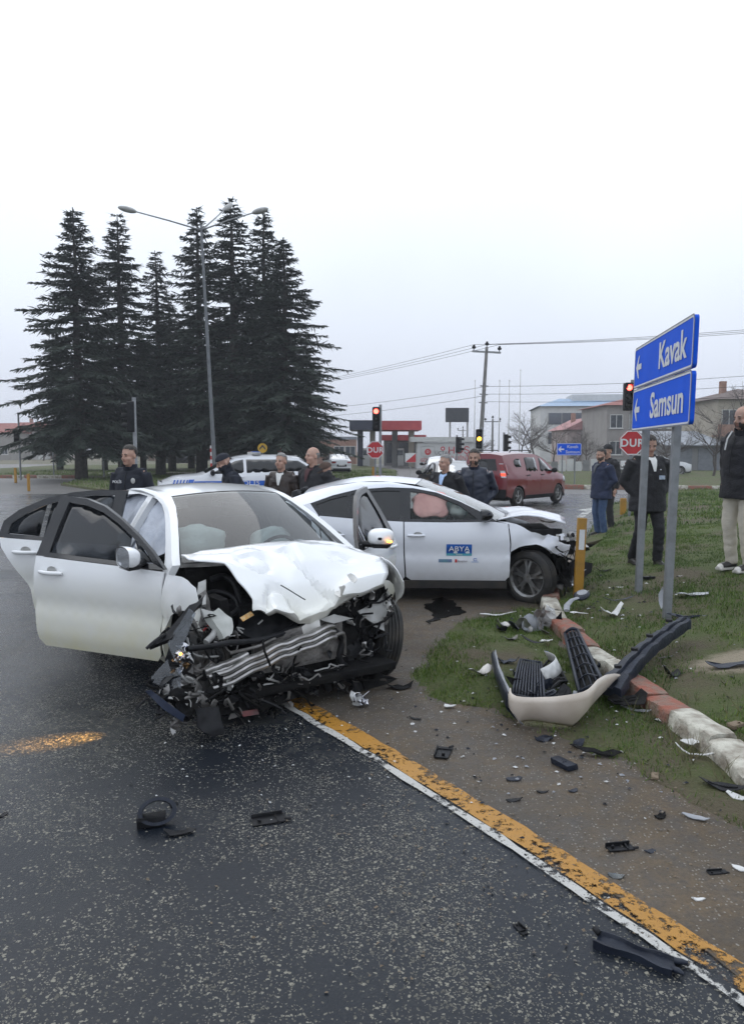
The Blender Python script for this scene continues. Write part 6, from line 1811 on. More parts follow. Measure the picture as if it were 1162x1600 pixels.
def conifer_mesh(seed, h, rb, cb, whorl=.36, nbr=7, spire=1.0):
    rs = np.random.RandomState(seed)
    t = MB(); lb = MB()
    k = 9
    ax = [(noise.noise(Vector((i * .5, seed, 0))) * .12 * i / k, noise.noise(Vector((seed, i * .5, 2))) * .12 * i / k, h * i / k) for i in range(k + 1)]
    t.tube(ax, [.36 * (h / 15) * (1 - i / (k + .4)) + .01 for i in range(k + 1)], 10)
    V = []; F = []; T = []
    def tri(p, d, w, ln, tone, dz):
        i = len(V)
        s = np.cross(d, (0, 0, 1.0)); s = s / (np.linalg.norm(s) + 1e-6)
        s = s * math.cos(dz) + np.array((0, 0, 1.0)) * math.sin(dz)
        V.extend([p - s * w * .5, p + s * w * .5, p + d * ln + s * w * .12, p + d * ln - s * w * .12])
        F.append((i, i + 1, i + 2, i + 3)); T.extend([tone] * 4)
    z = cb
    while z < h - .15:
        q = (z - cb) / (h - cb)
        prof = (1 - q) ** .92 * (1 - .25 * max(0, .08 - q) / .08)
        n = max(3, int(nbr * (1 - .35 * q)))
        a0 = rs.rand() * 6.28
        for b in range(n):
            L_ = rb * prof * rs.uniform(.45, 1.22) + .22
            if rs.rand() < .16: L_ *= .5
            a = a0 + 6.283 * b / n + rs.normal() * .22
            zz = z + rs.uniform(-.16, .16)
            rise = .30 * (q - .25) + rs.normal() * .06
            dr = .10 + .10 * (1 - q)
            tx = np.array((ax[0][0], ax[0][1], 0.0))
            m = max(3, int(L_ / .42))
            pts = []
            for i in range(m + 1):
                u = i / m
                pts.append(np.array((math.cos(a) * L_ * u, math.sin(a) * L_ * u, zz + L_ * (rise * u - dr * u * u * 1.6 + .10 * u ** 4))))
            lb.tube(pts, [max(.006, .045 * (1 - i / (m + .5)) * min(1, L_ / 2.5)) for i in range(m + 1)], 4, cap=False)
            bt = rs.rand() * .55
            st = int(L_ / .078) + 3
            for i in range(st):
                u = (i + rs.rand()) / st
                if u < .12: continue
                x = u * m; j = min(m - 1, int(x)); p = pts[j] + (pts[j + 1] - pts[j]) * (x - j)
                d0 = (pts[j + 1] - pts[j]); d0 = d0 / np.linalg.norm(d0)
                wide = (.55 * math.sin(math.pi * min(1, u * .85 + .1)) + .12) * min(1.0, .35 + L_ / 3.2)
                for sd in (-1, 1):
                    sp = np.array((-d0[1], d0[0], 0)) * sd
                    d = d0 * rs.uniform(.35, .95) + sp * rs.uniform(.5, 1.0) + np.array((0, 0, rs.uniform(-.40, .16)))
                    d /= np.linalg.norm(d)
                    ln = wide * rs.uniform(.55, 1.15)
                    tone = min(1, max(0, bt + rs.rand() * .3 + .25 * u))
                    tri(p, d, rs.uniform(.07, .14), ln, tone, rs.uniform(-.6, .6))
                    p2 = p + d * ln * rs.uniform(.3, .75); dd = d + sp * rs.uniform(-.6, .6) + d0 * rs.uniform(-.3, .6) + np.array((0, 0, rs.uniform(-.5, .2))); dd /= np.linalg.norm(dd)
                    tri(p2, dd, rs.uniform(.06, .12), ln * rs.uniform(.45, .9), tone, rs.uniform(-.9, .9))
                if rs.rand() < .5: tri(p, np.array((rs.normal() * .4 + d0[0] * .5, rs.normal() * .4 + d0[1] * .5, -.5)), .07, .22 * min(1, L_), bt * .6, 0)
            tri(pts[-2], (pts[-1] - pts[-2]) / np.linalg.norm(pts[-1] - pts[-2]), .08, .45, bt + .3, 0)
        z += whorl * rs.uniform(.7, 1.25) * (1 - .35 * q)
    for i in range(10):
        a = rs.rand() * 6.28; tri(np.array((0, 0, h - .1 - .08 * i)), np.array((math.cos(a) * .5, math.sin(a) * .5, .7)), .04, .16 + .03 * i, .5, 0)
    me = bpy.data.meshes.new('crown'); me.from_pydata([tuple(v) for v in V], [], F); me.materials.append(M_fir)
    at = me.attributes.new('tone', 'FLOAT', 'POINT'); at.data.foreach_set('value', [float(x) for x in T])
    return t.mesh('trunk', M_bark, smooth=True), lb.mesh('limbs', M_bark, smooth=True), me
CON = [conifer_mesh(11, 15.6, 5.2, 2.3, .33, 8), conifer_mesh(23, 15.6, 4.2, 2.6, .33, 7), conifer_mesh(37, 15.6, 3.6, 2.2, .34, 7)]
def plant_conifer(label, px, Y, top_px, var, rot, wide=1.0, group='conifers on the tree island'):
    X = (px - 581) / 1160 * Y
    hh = 1.8 + (702 - top_px) / 1160 * Y
    o = empty('conifer_tree', (X, Y, .05), rot, label, 'tree', group)
    s = hh / 15.6
    o.scale = (s * wide, s * wide, s)
    for nm, me in zip(('trunk', 'limbs', 'crown'), CON[var]):
        q = link_mesh(nm, me, o)
        if nm != 'trunk': q['kind'] = 'stuff'
    return o
plant_conifer('broad dark conifer nearest the left edge, its thick trunk on the lawn', 128, 43.5, 338, 0, .3, 1.0)
plant_conifer('tall dark conifer second from the left in the front of the clump', 195, 47, 348, 1, 1.4, 1.0)
plant_conifer('shorter slender conifer left of the lamp post, tip lower than its neighbours', 252, 50, 402, 2, 2.2, 1.0)
plant_conifer('dark conifer directly behind the tall street lamp', 316, 48, 338, 1, 3.5, .95)
plant_conifer('tallest dark conifer just right of the street lamp', 368, 46, 326, 2, .9, 1.15)
plant_conifer('slim conifer whose bare spire stands right of the tallest one', 416, 49, 340, 2, 4.4, 1.0)
plant_conifer('broad dark conifer at the right end of the clump, boughs reaching over the road', 447, 44.5, 382, 0, 5.2, 1.05)
for i, (px, Y, tp) in enumerate(((95, 62, 520), (165, 60, 540), (225, 64, 520), (270, 58, 470), (300, 66, 500), (345, 60, 500), (398, 57, 480), (480, 60, 520))):
    plant_conifer(['conifer far back at the left of the clump, only its trunk and low boughs clear', 'back-row conifer behind the second tree from the left', 'back-row conifer seen between the slender tree and its left neighbour', 'back-row conifer filling the gap left of the lamp post', 'back-row conifer just behind the lamp post', 'back-row conifer right of the lamp post', 'back-row conifer under the tallest spire', 'back-row conifer behind the right end of the clump'][i], px, Y, tp, (i + 1) % 3, i * 1.1, 1.0)

def bare_tree_mesh(seed, h, depth=5):
    rs = random.Random(seed); mb = MB(); tk = MB()
    def grow(p, d, ln, r, k, m):
        pts = [p]; dd = d.copy()
        for i in range(3):
            dd = (dd + Vector((rs.uniform(-.18, .18), rs.uniform(-.18, .18), rs.uniform(-.04, .14)))).normalized(); pts.append(pts[-1] + dd * ln / 3)
        m.tube(pts, [r, r * .88, r * .76, r * .62], 5 if k > 3 else 3, cap=False)
        if k == 0: return
        for i in range(rs.choice((2, 3, 3)) if k > 1 else 3):
            a = rs.uniform(0, 6.28); t = rs.uniform(.35, .85)
            side = Vector((math.cos(a), math.sin(a), rs.uniform(-.1, .35))).normalized()
            nd = (dd * (1 - t) + side * t).normalized()
            grow(pts[rs.choice((1, 2, 3, 3))], nd, ln * rs.uniform(.60, .82), r * .55, k - 1, mb)
        grow(pts[-1], dd, ln * .75, r * .62, k - 1, mb)
    grow(Vector((0, 0, 0)), Vector((0, 0, 1)), h * .30, h * .020, depth, tk)
    return tk.mesh('trunk', M_bare, smooth=True), mb.mesh('crown', M_bare, smooth=True)
BARE = [bare_tree_mesh(3, 7.0), bare_tree_mesh(8, 7.0), bare_tree_mesh(15, 7.0)]
def plant_bare(label, X, Y, h, var, rot=0.0):
    o = empty('bare_tree', (X, Y, 0), rot, label, 'tree', 'leafless trees among the houses')
    s = h / 7.0; o.scale = (s, s, s)
    for nm, me in zip(('trunk', 'crown'), BARE[var]): link_mesh(nm, me, o)
plant_bare('leafless tree left of the white and blue building', 17.0, 78, 6.8, 0)
plant_bare('leafless tree behind the red van, before the houses', 15.2, 62, 4.6, 1, 1.0)
plant_bare('leafless tree in front of the pink roofed house', 19.0, 66, 4.2, 2, 2.0)
plant_bare('leafless tree beside the small blue direction sign', 16.2, 60, 3.8, 0, 3.0)
plant_bare('leafless tree beyond the man in the black coat', 20.5, 52, 4.4, 1, 4.0)
plant_bare('leafless tree between the sign posts and the right edge', 22.0, 48, 5.0, 2, .5)
plant_bare('tall leafless tree rising over the brown roof at the right edge', 33.0, 66, 8.6, 0, 1.7)
plant_bare('leafless tree by the grey wall, right of the stop sign', 18.6, 50, 3.6, 1, 5.0)
plant_bare('leafless tree at the far left behind the conifers', -52, 118, 7.5, 2, .4)
plant_bare('leafless tree behind the fuel station canopy', -6.0, 110, 6.5, 0, 2.4)
plant_bare('leafless tree beyond the row of flag poles', 21.0, 104, 7.5, 1, .2)
plant_bare('low leafless tree beside the flag poles', 12.5, 88, 4.4, 2, .9)

# ================================================================== BUILDINGS AND STREET BEHIND
def px_x(px, Y): return (px - 581) / 1160 * Y
def px_z(py, Y): return 1.8 + (702 - py) / 1160 * Y
M_pane = pm('far_window_pane', (.035, .042, .052), .12, (.07, .08, .095), 3, coat=.3)
M_frame = pm('white_window_frame', (.60, .60, .58), .6, (.50, .50, .48), 6)
def wallm(name, c, c2=None): return pm(name, c, .9, c2 or tuple(x * .8 for x in c), .9, bump=.2, bscale=12, contrast=(.35, .75))
W_grey = wallm('grey_render', (.30, .28, .26)); W_beige = wallm('beige_render', (.42, .38, .31)); W_white = wallm('white_render', (.58, .58, .57)); W_brick = pm('brick_wall', (.24, .13, .10), .9, (.32, .20, .15), 3, bump=.3)
W_pink = wallm('pale_pink_render', (.44, .36, .34)); W_conc = wallm('grey_concrete', (.22, .22, .22)); R_red = pm('red_roof_tiles', (.22, .075, .065), .85, (.30, .12, .10), 2.5, bump=.5, bscale=9); R_pink = pm('faded_pink_roof', (.36, .17, .17), .85, (.44, .24, .23), 2.5, bump=.5, bscale=9); R_brown = pm('brown_roof_tiles', (.10, .075, .065), .85, (.15, .11, .10), 2.5, bump=.5, bscale=9); R_blue = pm('blue_metal_roof', (.20, .30, .44), .5, (.27, .37, .50), 1.5)
R_tin = pm('grey_tin_roof', (.26, .28, .31), .5, (.18, .19, .21), 3)

def window_on(parent, x, z, w, h, y, frame=M_frame, nm='window', mull=True):
    fr = MB()
    t = .07
    for (x0, x1, z0, z1) in ((x, x + w, z, z + t), (x, x + w, z + h - t, z + h), (x, x + t, z + t, z + h - t), (x + w - t, x + w, z + t, z + h - t)) + (((x + w / 2 - .03, x + w / 2 + .03, z + t, z + h - t),) if mull else ()):
        fr.box(x0, x1, y - .07, y + .02, z0, z1)
    o = fr.build(nm, frame, parent)
    p = MB(); p.box(x + .03, x + w - .03, y - .03, y - .012, z + .03, z + h - .03); p.build('pane', M_pane, o)
    s = MB(); s.box(x - .08, x + w + .08, y - .14, y + .02, z - .08, z - .003); s.build('sill', M_frame, o)
    return o

def house(name, label, X0, X1, Y, zt, depth, wall, roof, rmat, cols, rows, ww=1.2, wh=1.3, rz=0.0, storey=2.9, z0=1.0, ridge=1.2, cat='house', side=False, door=True, balcony=(), extra=None):
    b = empty(name, (X0, Y, 0), rz, label, cat, 'buildings round the junction')
    W = X1 - X0
    m = MB(); m.box(0, W, 0, depth, -.3, zt); m.build('wall', wall, b)
    for r in range(rows):
        for c in range(cols):
            x = W * (c + .5) / cols - ww / 2; z = z0 + r * storey
            if z + wh > zt - .1: continue
            if door and r == 0 and c == cols // 2:
                d = MB(); d.box(x, x + ww * .9, -.05, .03, 0, 2.1); d.build('door', pm('brown_door', (.10, .06, .04), .6, (.14, .09, .06), 5), b)
            else: window_on(b, x, z, ww, wh, 0)
            if (r, c) in balcony:
                s = MB(); s.box(x - .8, x + ww + .8, -1.2, -.02, z - 1.0, z - .85); s.box(x - .8, x + ww + .8, -1.2, -1.14, z - .85, z + .05); s.build('balcony', W_brick if (r + c) % 2 else W_white, b)
    if side:
        m = MB()
        for r in range(rows):
            o = MB(); z = z0 + r * storey
            o.box(-.05, .03, depth * .35, depth * .35 + 1.2, z, z + wh); o.build('window', M_pane, b)
    e = .5
    if roof == 'gable':
        m = MB(); m.add([(-e, -e, zt), (W + e, -e, zt), (W + e, depth + e, zt), (-e, depth + e, zt), (-e, depth / 2, zt + ridge), (W + e, depth / 2, zt + ridge)], [(0, 1, 5, 4), (3, 4, 5, 2)[::1], (0, 4, 3), (1, 2, 5), (0, 3, 2, 1)])
    elif roof == 'front':
        m = MB(); m.add([(-e, -e, zt), (W + e, -e, zt), (W + e, depth + e, zt), (-e, depth + e, zt), (W / 2, -e, zt + ridge), (W / 2, depth + e, zt + ridge)], [(0, 4, 5, 3), (1, 2, 5, 4), (0, 1, 4), (2, 3, 5), (0, 3, 2, 1)])
    elif roof == 'hip':
        q = min(W, depth) / 2
        m = MB(); m.add([(-e, -e, zt), (W + e, -e, zt), (W + e, depth + e, zt), (-e, depth + e, zt), (q, depth / 2, zt + ridge), (W - q, depth / 2, zt + ridge)], [(0, 1, 5, 4), (2, 3, 4, 5), (3, 0, 4), (1, 2, 5), (0, 3, 2, 1)])
    else:
        m = MB(); m.box(-.1, W + .1, -.1, depth + .1, zt, zt + .35)
    rf_ = m.build('roof', rmat, b)
    if roof != 'flat':
        c = MB(); c.box(W * .3, W * .3 + .5, depth * .5 - .25, depth * .5 + .25, zt + ridge * .6, zt + ridge + .7); c.build('chimney', W_brick, rf_)
    return b

# white and blue commercial block
Y = 112; x0 = px_x(842, Y); x1 = px_x(1000, Y)
cb = empty('commercial_building', (x0, Y, 0), R(-6), 'white commercial building with dark glass bands and a pale blue metal roof', 'building', 'buildings round the junction')
_m = MB(); _m.box(0, x1 - x0, 0, 14, -.3, 8.2); _m.build('wall', W_white, cb)
for z in (2.6, 5.5):
    for k in range(7):
        xx = 1.2 + k * 1.95
        o = MB(); o.box(xx, xx + 1.85, -.08, .03, z, z + 1.7); w = o.build('window', pm('slate_glass', (.06, .075, .10), .15, (.09, .105, .13), 2, coat=.4), cb)
        o = MB(); o.box(xx - .05, xx + .05, -.12, .02, z, z + 1.7); o.build('mullion', W_conc, w)
_m = MB(); _m.add([(-.5, -.5, 8.2), (x1 - x0 + .5, -.5, 8.2), (x1 - x0 + .5, 14.5, 8.2), (-.5, 14.5, 8.2), (3.5, 6, 9.7), (x1 - x0 - 3.5, 6, 9.7)], [(0, 1, 5, 4), (2, 3, 4, 5), (3, 0, 4), (1, 2, 5)]); _r = _m.build('roof', R_blue, cb)
_m = MB(); _m.box(5.2, 15.0, 4, 10, 9.0, 10.2); _m.build('roof_house', W_white, _r)
house('village_house', 'pale house with a faded pink roof before the commercial building', px_x(884, 92), px_x(948, 92), 92, 4.2, 8, W_pink, 'front', R_pink, 3, 2, 1.0, 1.2, ridge=1.5, z0=.9, storey=2.2, door=False)
house('apartment_house', 'grey rendered apartment house with red tile roof behind the blue road sign', px_x(945, 82), px_x(1122, 82), 82, 6.6, 10, W_grey, 'hip', R_red, 6, 2, 1.4, 1.5, z0=1.2, storey=2.9, ridge=1.4, cat='building', balcony=((1, 4),))
house('village_house', 'house with brown roof and brick red balconies at the right edge', px_x(1116, 66), px_x(1260, 66), 66, 6.2, 10, W_beige, 'hip', R_brown, 4, 2, 1.3, 1.4, z0=1.1, storey=2.8, ridge=1.3, cat='building', balcony=((0, 0), (1, 0), (1, 1)))
# lean-to with garages
gy = 60; gx = px_x(1040, gy); gw = px_x(1125, gy) - gx
gb = empty('garage_row', (gx, gy, 0), 0, 'low grey garages under a tin lean-to roof behind the walking man', 'building', 'buildings round the junction')
_m = MB(); _m.box(0, gw, 0, 5, -.2, 2.1); _m.build('wall', W_conc, gb)
for k in range(2):
    _m = MB(); _m.box(.3 + k * gw / 2, gw / 2 - .2 + k * gw / 2, -.06, .02, .0, 1.9); _m.build('garage_door', pm('grey_garage_door', (.13, .14, .16), .6, (.17, .18, .20), 4), gb)
_m = MB(); _m.add([(-.4, -.6, 2.15), (gw + .4, -.6, 2.15), (gw + .4, 6, 3.4), (-.4, 6, 3.4), (-.4, -.6, 2.05), (gw + .4, -.6, 2.05), (gw + .4, 6, 3.3), (-.4, 6, 3.3)], [(0, 1, 2, 3), (4, 7, 6, 5), (0, 4, 5, 1), (1, 5, 6, 2), (3, 2, 6, 7), (0, 3, 7, 4)]); _m.build('roof', R_tin, gb)
# garden wall and fence before the houses
gw_ = empty('garden_fence', (px_x(860, 58), 58, 0), 0, 'pale garden fence in front of the pink roofed house', 'fence')
for k in range(16):
    _m = MB(); _m.box(k * .62, k * .62 + .5, -.05, .05, 0, .85 + .1 * (k % 3)); _m.build('fence_panel', W_white if k % 4 else W_conc, gw_)
hedge_rows = [(px_x(880, 56), px_x(960, 56), 56), (px_x(1050, 50), px_x(1160, 50), 52)]
# far left houses
for i, (a, b_, Y, zt, wl, rm, lb) in enumerate(((-40, 20, 128, 4.6, W_grey, R_red, 'grey house with red roof at the left edge beyond the junction'), (24, 62, 135, 5.0, W_white, R_red, 'white house with red roof far left behind the conifers'), (64, 110, 140, 4.2, W_pink, R_brown, 'pale house far left, half hidden by the outermost conifer'))):
    house('village_house', lb, px_x(a, Y), px_x(b_, Y), Y, zt, 8, wl, 'gable', rm, 3, 2, 1.1, 1.2, z0=.9, storey=2.6, ridge=1.8)
for i, (a, b_, Y, zt, wl, lb) in enumerate(((215, 262, 118, 5.0, W_beige, 'beige house seen between the conifer trunks, left of the lamp post'), (270, 330, 120, 6.4, W_grey, 'grey house seen behind the trunks near the lamp post'), (350, 402, 104, 6.2, W_pink, 'pinkish two storey house behind the police car'), (412, 470, 108, 4.4, W_beige, 'low beige house behind the yellow chevron sign'))):
    house('village_house', lb, px_x(a, Y), px_x(b_, Y), Y, zt, 8, wl, 'gable', R_red, 3, 2, 1.1, 1.2, z0=.9, storey=2.6, ridge=1.4)
house('brick_shop', 'low brick shop front with grey roof left of the fuel station', px_x(470, 92), px_x(556, 92), 92, 3.0, 7, W_brick, 'flat', R_tin, 5, 1, 1.3, 1.2, z0=1.0, cat='building')

# ---- fuel station
Y = 72
fs = empty('fuel_station', (px_x(546, Y), Y, 0), 0, 'fuel station with a navy and red flat canopy on tall columns', 'fuel station')
cw = px_x(658, Y) - px_x(546, Y); zc0, zc1 = px_z(672, Y), px_z(657, Y)
M_fnavy = pm('navy_canopy', (.018, .022, .045), .45, (.026, .030, .055), 2); M_fred = pm('red_canopy', (.36, .035, .045), .45, (.42, .06, .06), 2)
_m = MB(); _m.box(0, cw * .42, 0, 7, zc0, zc1); _m.build('canopy', M_fnavy, fs)
_m = MB(); _m.box(cw * .42 + .004, cw, 0, 7, zc0, zc1 - .05); _m.build('canopy', M_fred, fs)
for px, mt in ((562, M_fnavy), (582, W_beige), (618, W_conc), (645, W_beige)):
    x = px_x(px, Y) - px_x(546, Y)
    _m = MB(); _m.box(x - .28, x + .28, 3.2, 3.8, 0, zc0 - .003); _m.build('column', mt, fs)
for x in (1.2, 4.6):
    _m = MB(); _m.box(x, x + .8, 3.2, 3.7, .15, 1.9); p = _m.build('fuel_pump', W_white, fs, bevel=.05)
    _m = MB(); _m.box(x + .1, x + .7, 3.17, 3.195, 1.2, 1.7); _m.build('pump_display', M_pane, p)
sx = px_x(600, 82)
sh = empty('station_shop', (sx, 82, 0), 0, 'fuel station shop with a red fascia beside the white hoarding', 'building')
_m = MB(); _m.box(0, 4.3, 0, 6, -.2, 3.0); _m.build('wall', W_conc, sh)
_m = MB(); _m.box(-.4, 4.5, -1.4, -.02, 2.75, 3.35); _m.build('fascia', M_fred, sh)
for k in range(3): _m = MB(); _m.box(.25 + k * 1.35, 1.4 + k * 1.35, -.06, .02, .3, 2.5); _m.build('window', M_pane, sh)
# white hoarding with the welcome lettering
Y = 70; hx = px_x(651, Y); hw = px_x(746, Y) - hx; hz1 = px_z(683, Y)
hd_ = empty('white_hoarding', (hx, Y, 0), 0, 'long white hoarding with red circle logo and red welcome lettering', 'hoarding')
_m = MB(); _m.box(0, hw, 0, 3.0, 0, hz1 - .5); _m.build('board', W_white, hd_)
_m = MB(); _m.box(-.6, hw + .3, -.2, 3.2, hz1 - .45, hz1); _m.build('cap', M_frame, hd_)
M_sred = pm('sign_red', (.52, .03, .04), .5, (.46, .03, .035), 8); M_sblk = pm('sign_black', (.03, .03, .035), .5, (.05, .05, .055), 8)
def disc(name, c, r, mat, parent, n=24, y=-.02):
    m = MB(); m.add([(c[0] + r * math.cos(a), y, c[1] + r * math.sin(a)) for a in np.linspace(0, 2 * math.pi, n + 1)[:-1]], [tuple(range(n))]); return m.build(name, mat, parent)
lx = lambda px: px_x(px, Y) - hx
lz = lambda py: px_z(py, Y)
disc('round_logo', (lx(668), lz(706)), .30, M_sred, hd_)
lettering('logo_lettering', 'D', .34, M_decal_w, hd_, (lx(668), -.03, lz(706)), (R(90), 0, 0))
_m = MB(); _m.tube([(lx(668) + sx_ * .62, -.02, lz(706) + sz_ * .52) for sx_, sz_ in ((-1, 1), (-1, -.5), (-.6, -.9), (.6, -.9), (1, -.5), (1, 1), (-1, 1))], .02, 4); _m.build('logo_frame', M_ltgrey, hd_)
lettering('logo_lettering', 'GİTE', .42, M_sred, hd_, (lx(664), -.03, lz(719)), (R(90), 0, 0), 1.0)
disc('round_logo', (lx(691), lz(701)), .20, M_sred, hd_); disc('round_logo', (lx(691), lz(701)), .09, M_decal_w, hd_, y=-.03)
lettering('hoarding_lettering', 'ÜÇTAŞ', .44, M_sblk, hd_, (lx(691), -.03, lz(708)), (R(90), 0, 0), 1.0)
lettering('hoarding_lettering', 'HOŞ', .95, M_sred, hd_, (lx(716), -.03, lz(704)), (R(90), 0, 0), 1.0)
lettering('hoarding_lettering', 'GELDİNİZ', .55, M_sred, hd_, (lx(716), -.03, lz(716)), (R(90), 0, 0), 1.0)
fl = empty('small_banner', (px_x(641, 48), 48, 0), 0, 'small square red and white banner on a pole near the fuel station', 'banner')
_m = MB(); _m.tube([(0, 0, 0), (0, 0, 1.75)], .03, 6); _m.build('pole', M_ltgrey, fl)
_m = MB(); _m.box(-.35, .35, -.05, -.03, .95, 1.55); _m.build('panel', M_decal_w, fl)
_m = MB(); _m.add([(-.33, -.056, .97), (.33, -.056, .97), (.33, -.056, 1.53)], [(0, 1, 2)]); _m.build('red_triangle', M_sred, fl)
# dark billboard
Y = 78; bbx = px_x(695, Y)
bb = empty('billboard', (bbx, Y, 0), 0, 'dark grey billboard panel on two tall posts above the white hoarding', 'billboard')
bw = px_x(731, Y) - bbx
_m = MB(); _m.box(0, bw, 0, .2, px_z(660, Y), px_z(638, Y)); _m.build('panel', pm('billboard_back', (.035, .038, .045), .6, (.05, .054, .06), 2), bb)
for x in (.5, bw - .1): _m = MB(); _m.box(x - .09, x + .09, .22, .4, 0, px_z(640, Y)); _m.build('post', M_ltgrey, bb)

# ---- poles
M_galv = pm('galvanised_steel', (.30, .31, .32), .45, (.22, .23, .24), 9, metal=.5)
M_conc = pm('pole_concrete', (.17, .165, .16), .9, (.24, .23, .22), 5, bump=.3)
def utility_pole(label, X, Y, h, arm=True, leanx=0.0):
    u = empty('utility_pole', (X, Y, 0), 0, label, 'pole', 'utility poles'); u.rotation_euler = (0, leanx, 0)
    m = MB(); m.tube([(0, 0, 0), (0, 0, h)], [.17, .10], 8); m.build('shaft', M_conc, u, smooth=True, angle=60)
    m = MB(); m.box(-.95, .95, -.06, .06, h - .38, h - .26); m.build('crossarm', M_galv, u)
    for x in (-.85, .0, .85):
        m = MB(); zb = h - .255 if x else h + .005; m.tube([(x, 0, zb), (x, 0, zb + .10), (x, 0, zb + .12), (x, 0, zb + .24), (x, 0, zb + .26), (x, 0, zb + .36)], [.03, .03, .12, .14, .08, .07], 8); m.build('insulator', M_matte, u, smooth=True, angle=40)
    for k in range(3):
        m = MB(); m.box(-.28, .28, -.05, .05, h - 2.6 - k * .55, h - 2.52 - k * .55); m.build('bracket', M_galv, u)
    return u
UX, UY, UH = px_x(747, 50), 50, px_z(545, 50)
utility_pole('tall grey utility pole with three insulators on its crossarm', UX, UY, UH, leanx=R(3.0))
utility_pole('shorter utility pole far behind the tall one', px_x(768, 88), 88, px_z(655, 88))
utility_pole('small distant utility pole over the white hoarding', px_x(722, 130), 130, px_z(670, 130))
for px, py, lb in ((740, 597, 'white flag pole just left of the tall utility pole'), (778, 597, 'white flag pole just right of the tall utility pole'), (793, 597, 'thin white flag pole, second right of the utility pole'), (810, 581, 'tallest white flag pole, right of the others')):
    m = MB(); Yf = 66; m.tube([(0, 0, 0), (0, 0, px_z(py, Yf))], [.055, .03], 8); m.ell((0, 0, px_z(py, Yf) + .04), (.06, .06, .06), 8, 6)
    tag(m.build('flag_pole', M_frame, None, smooth=True, loc=(px_x(px, Yf), Yf, 0)), lb, 'flag pole', 'bare flag poles')
# overhead wires
def wire_run(label, a, b_, sag, r=.012):
    a, b_ = Vector(a), Vector(b_); m = MB()
    m.tube([a.lerp(b_, t) - Vector((0, 0, sag * 4 * t * (1 - t))) for t in np.linspace(0, 1, 14)], r, 4)
    tag(m.build('overhead_wire', M_black, None), label, 'wire', 'overhead wires')
tx = UX + math.sin(R(3)) * UH
wl = ['upper', 'middle', 'lower']
for k, dx in enumerate((-.85, 0, .85)):
    wire_run('%s overhead wire from the tall utility pole out to the right' % ['nearest', 'middle', 'farthest'][k], (tx + dx, UY, UH + .15), (tx + 30 + dx, 33 + k * 1.5, UH + .6 + k * .1), .5)
    wire_run('%s overhead wire from the tall utility pole off to the left' % ['nearest', 'middle', 'farthest'][k], (tx + dx, UY, UH + .15), (-26 + dx, 92, 7.6 + k * .1), .8)
for k in range(3): wire_run('%s of the low wires crossing right behind the blue sign' % ['highest', 'middle', 'lowest'][k], (tx, UY, UH - 2.6 - k * .5), (42, 44, 8.4 - k * .8), .7)
for k in range(2): wire_run('%s low wire running left towards the conifers' % ['higher', 'lower'][k], (tx, UY, UH - 2.6 - k * .6), (-20, 80, 5.8 - k * .8), .7)

# ---- street lamp with three arms
LX, LY = px_x(337, 36), 36
lm = empty('street_lamp', (LX, LY, 0), 0, 'tall grey street lamp with three arms standing among the conifers', 'street lamp'); lm.rotation_euler = (0, R(-2.2), 0)
lh = px_z(362, LY)
m = MB(); m.tube([(0, 0, 0), (0, 0, lh * .5), (0, 0, lh)], [.11, .085, .05], 10); m.build('pole', pm('dark_lamp_steel', (.16, .17, .18), .5, (.12, .13, .14), 6, metal=.4), lm, smooth=True, angle=60)
for d in ((-2.75, -1.0, .55), (.85, 1.6, 1.3), (2.6, -.8, .35)):
    e = Vector(d) + Vector((0, 0, lh - .15))
    m = MB(); m.tube([(0, 0, lh - .25), Vector((d[0] * .5, d[1] * .5, d[2] * .45 + lh - .15)), e], [.04, .035, .03], 8); a = m.build('arm', M_galv, lm, smooth=True)
    dn = Vector(d).normalized(); M = rot_to(dn)
    m = MB(); m.ell(e + dn * .35, (.17, .13, .42), 12, 8, M); m.build('lamp_head', M_ltgrey, a, smooth=True)

# ================================================================== SIGNS AND SIGNALS
M_sblue = pm('road_sign_blue', (.004, .085, .62), .6, (.005, .096, .67), 4, spec=.15); M_swhite = pm('reflective_white', (.66, .67, .68), .45, (.58, .59, .60), 14); M_post = pm('grey_sign_post', (.25, .265, .28), .5, (.19, .20, .21), 9, metal=.4, bump=.15); M_stop = pm('stop_sign_red', (.45, .018, .025), .4, (.40, .018, .022), 6); M_yel = pm('weathered_yellow_post', (.36, .185, .018), .6, (.24, .13, .022), 5, bump=.3, contrast=(.45, .7)); M_sign_y = pm('chevron_yellow', (.55, .33, .02), .45, (.5, .3, .02), 6)
def rrect(w, h, r, n=5):
    out = []
    for cx, cy, a0 in ((w/2-r, h/2-r, 0), (-w/2+r, h/2-r, 90), (-w/2+r, -h/2+r, 180), (w/2-r, -h/2+r, 270)):
        out += [(cx + r * math.cos(R(a0 + 90 * i / n)), cy + r * math.sin(R(a0 + 90 * i / n))) for i in range(n + 1)]
    return out
def plate2(poly, y0, y1):
    """outline in x,z as a slab from y0 (front) to y1"""
    m = MB(); n = len(poly)
    m.add([(x, y0, z) for x, z in poly] + [(x, y1, z) for x, z in poly], [tuple(range(n)), tuple(range(n, 2*n))[::-1]] + [(i, n + i, n + (i+1) % n, (i+1) % n) for i in range(n)])
    return m
def border(w, h, r, t, y):
    a = rrect(w, h, r); b = rrect(w - 2*t, h - 2*t, max(.01, r - t)); n = len(a)
    m = MB(); m.add([(x, y, z) for x, z in a] + [(x, y, z) for x, z in b], [(i, (i+1) % n, n + (i+1) % n, n + i) for i in range(n)]); return m
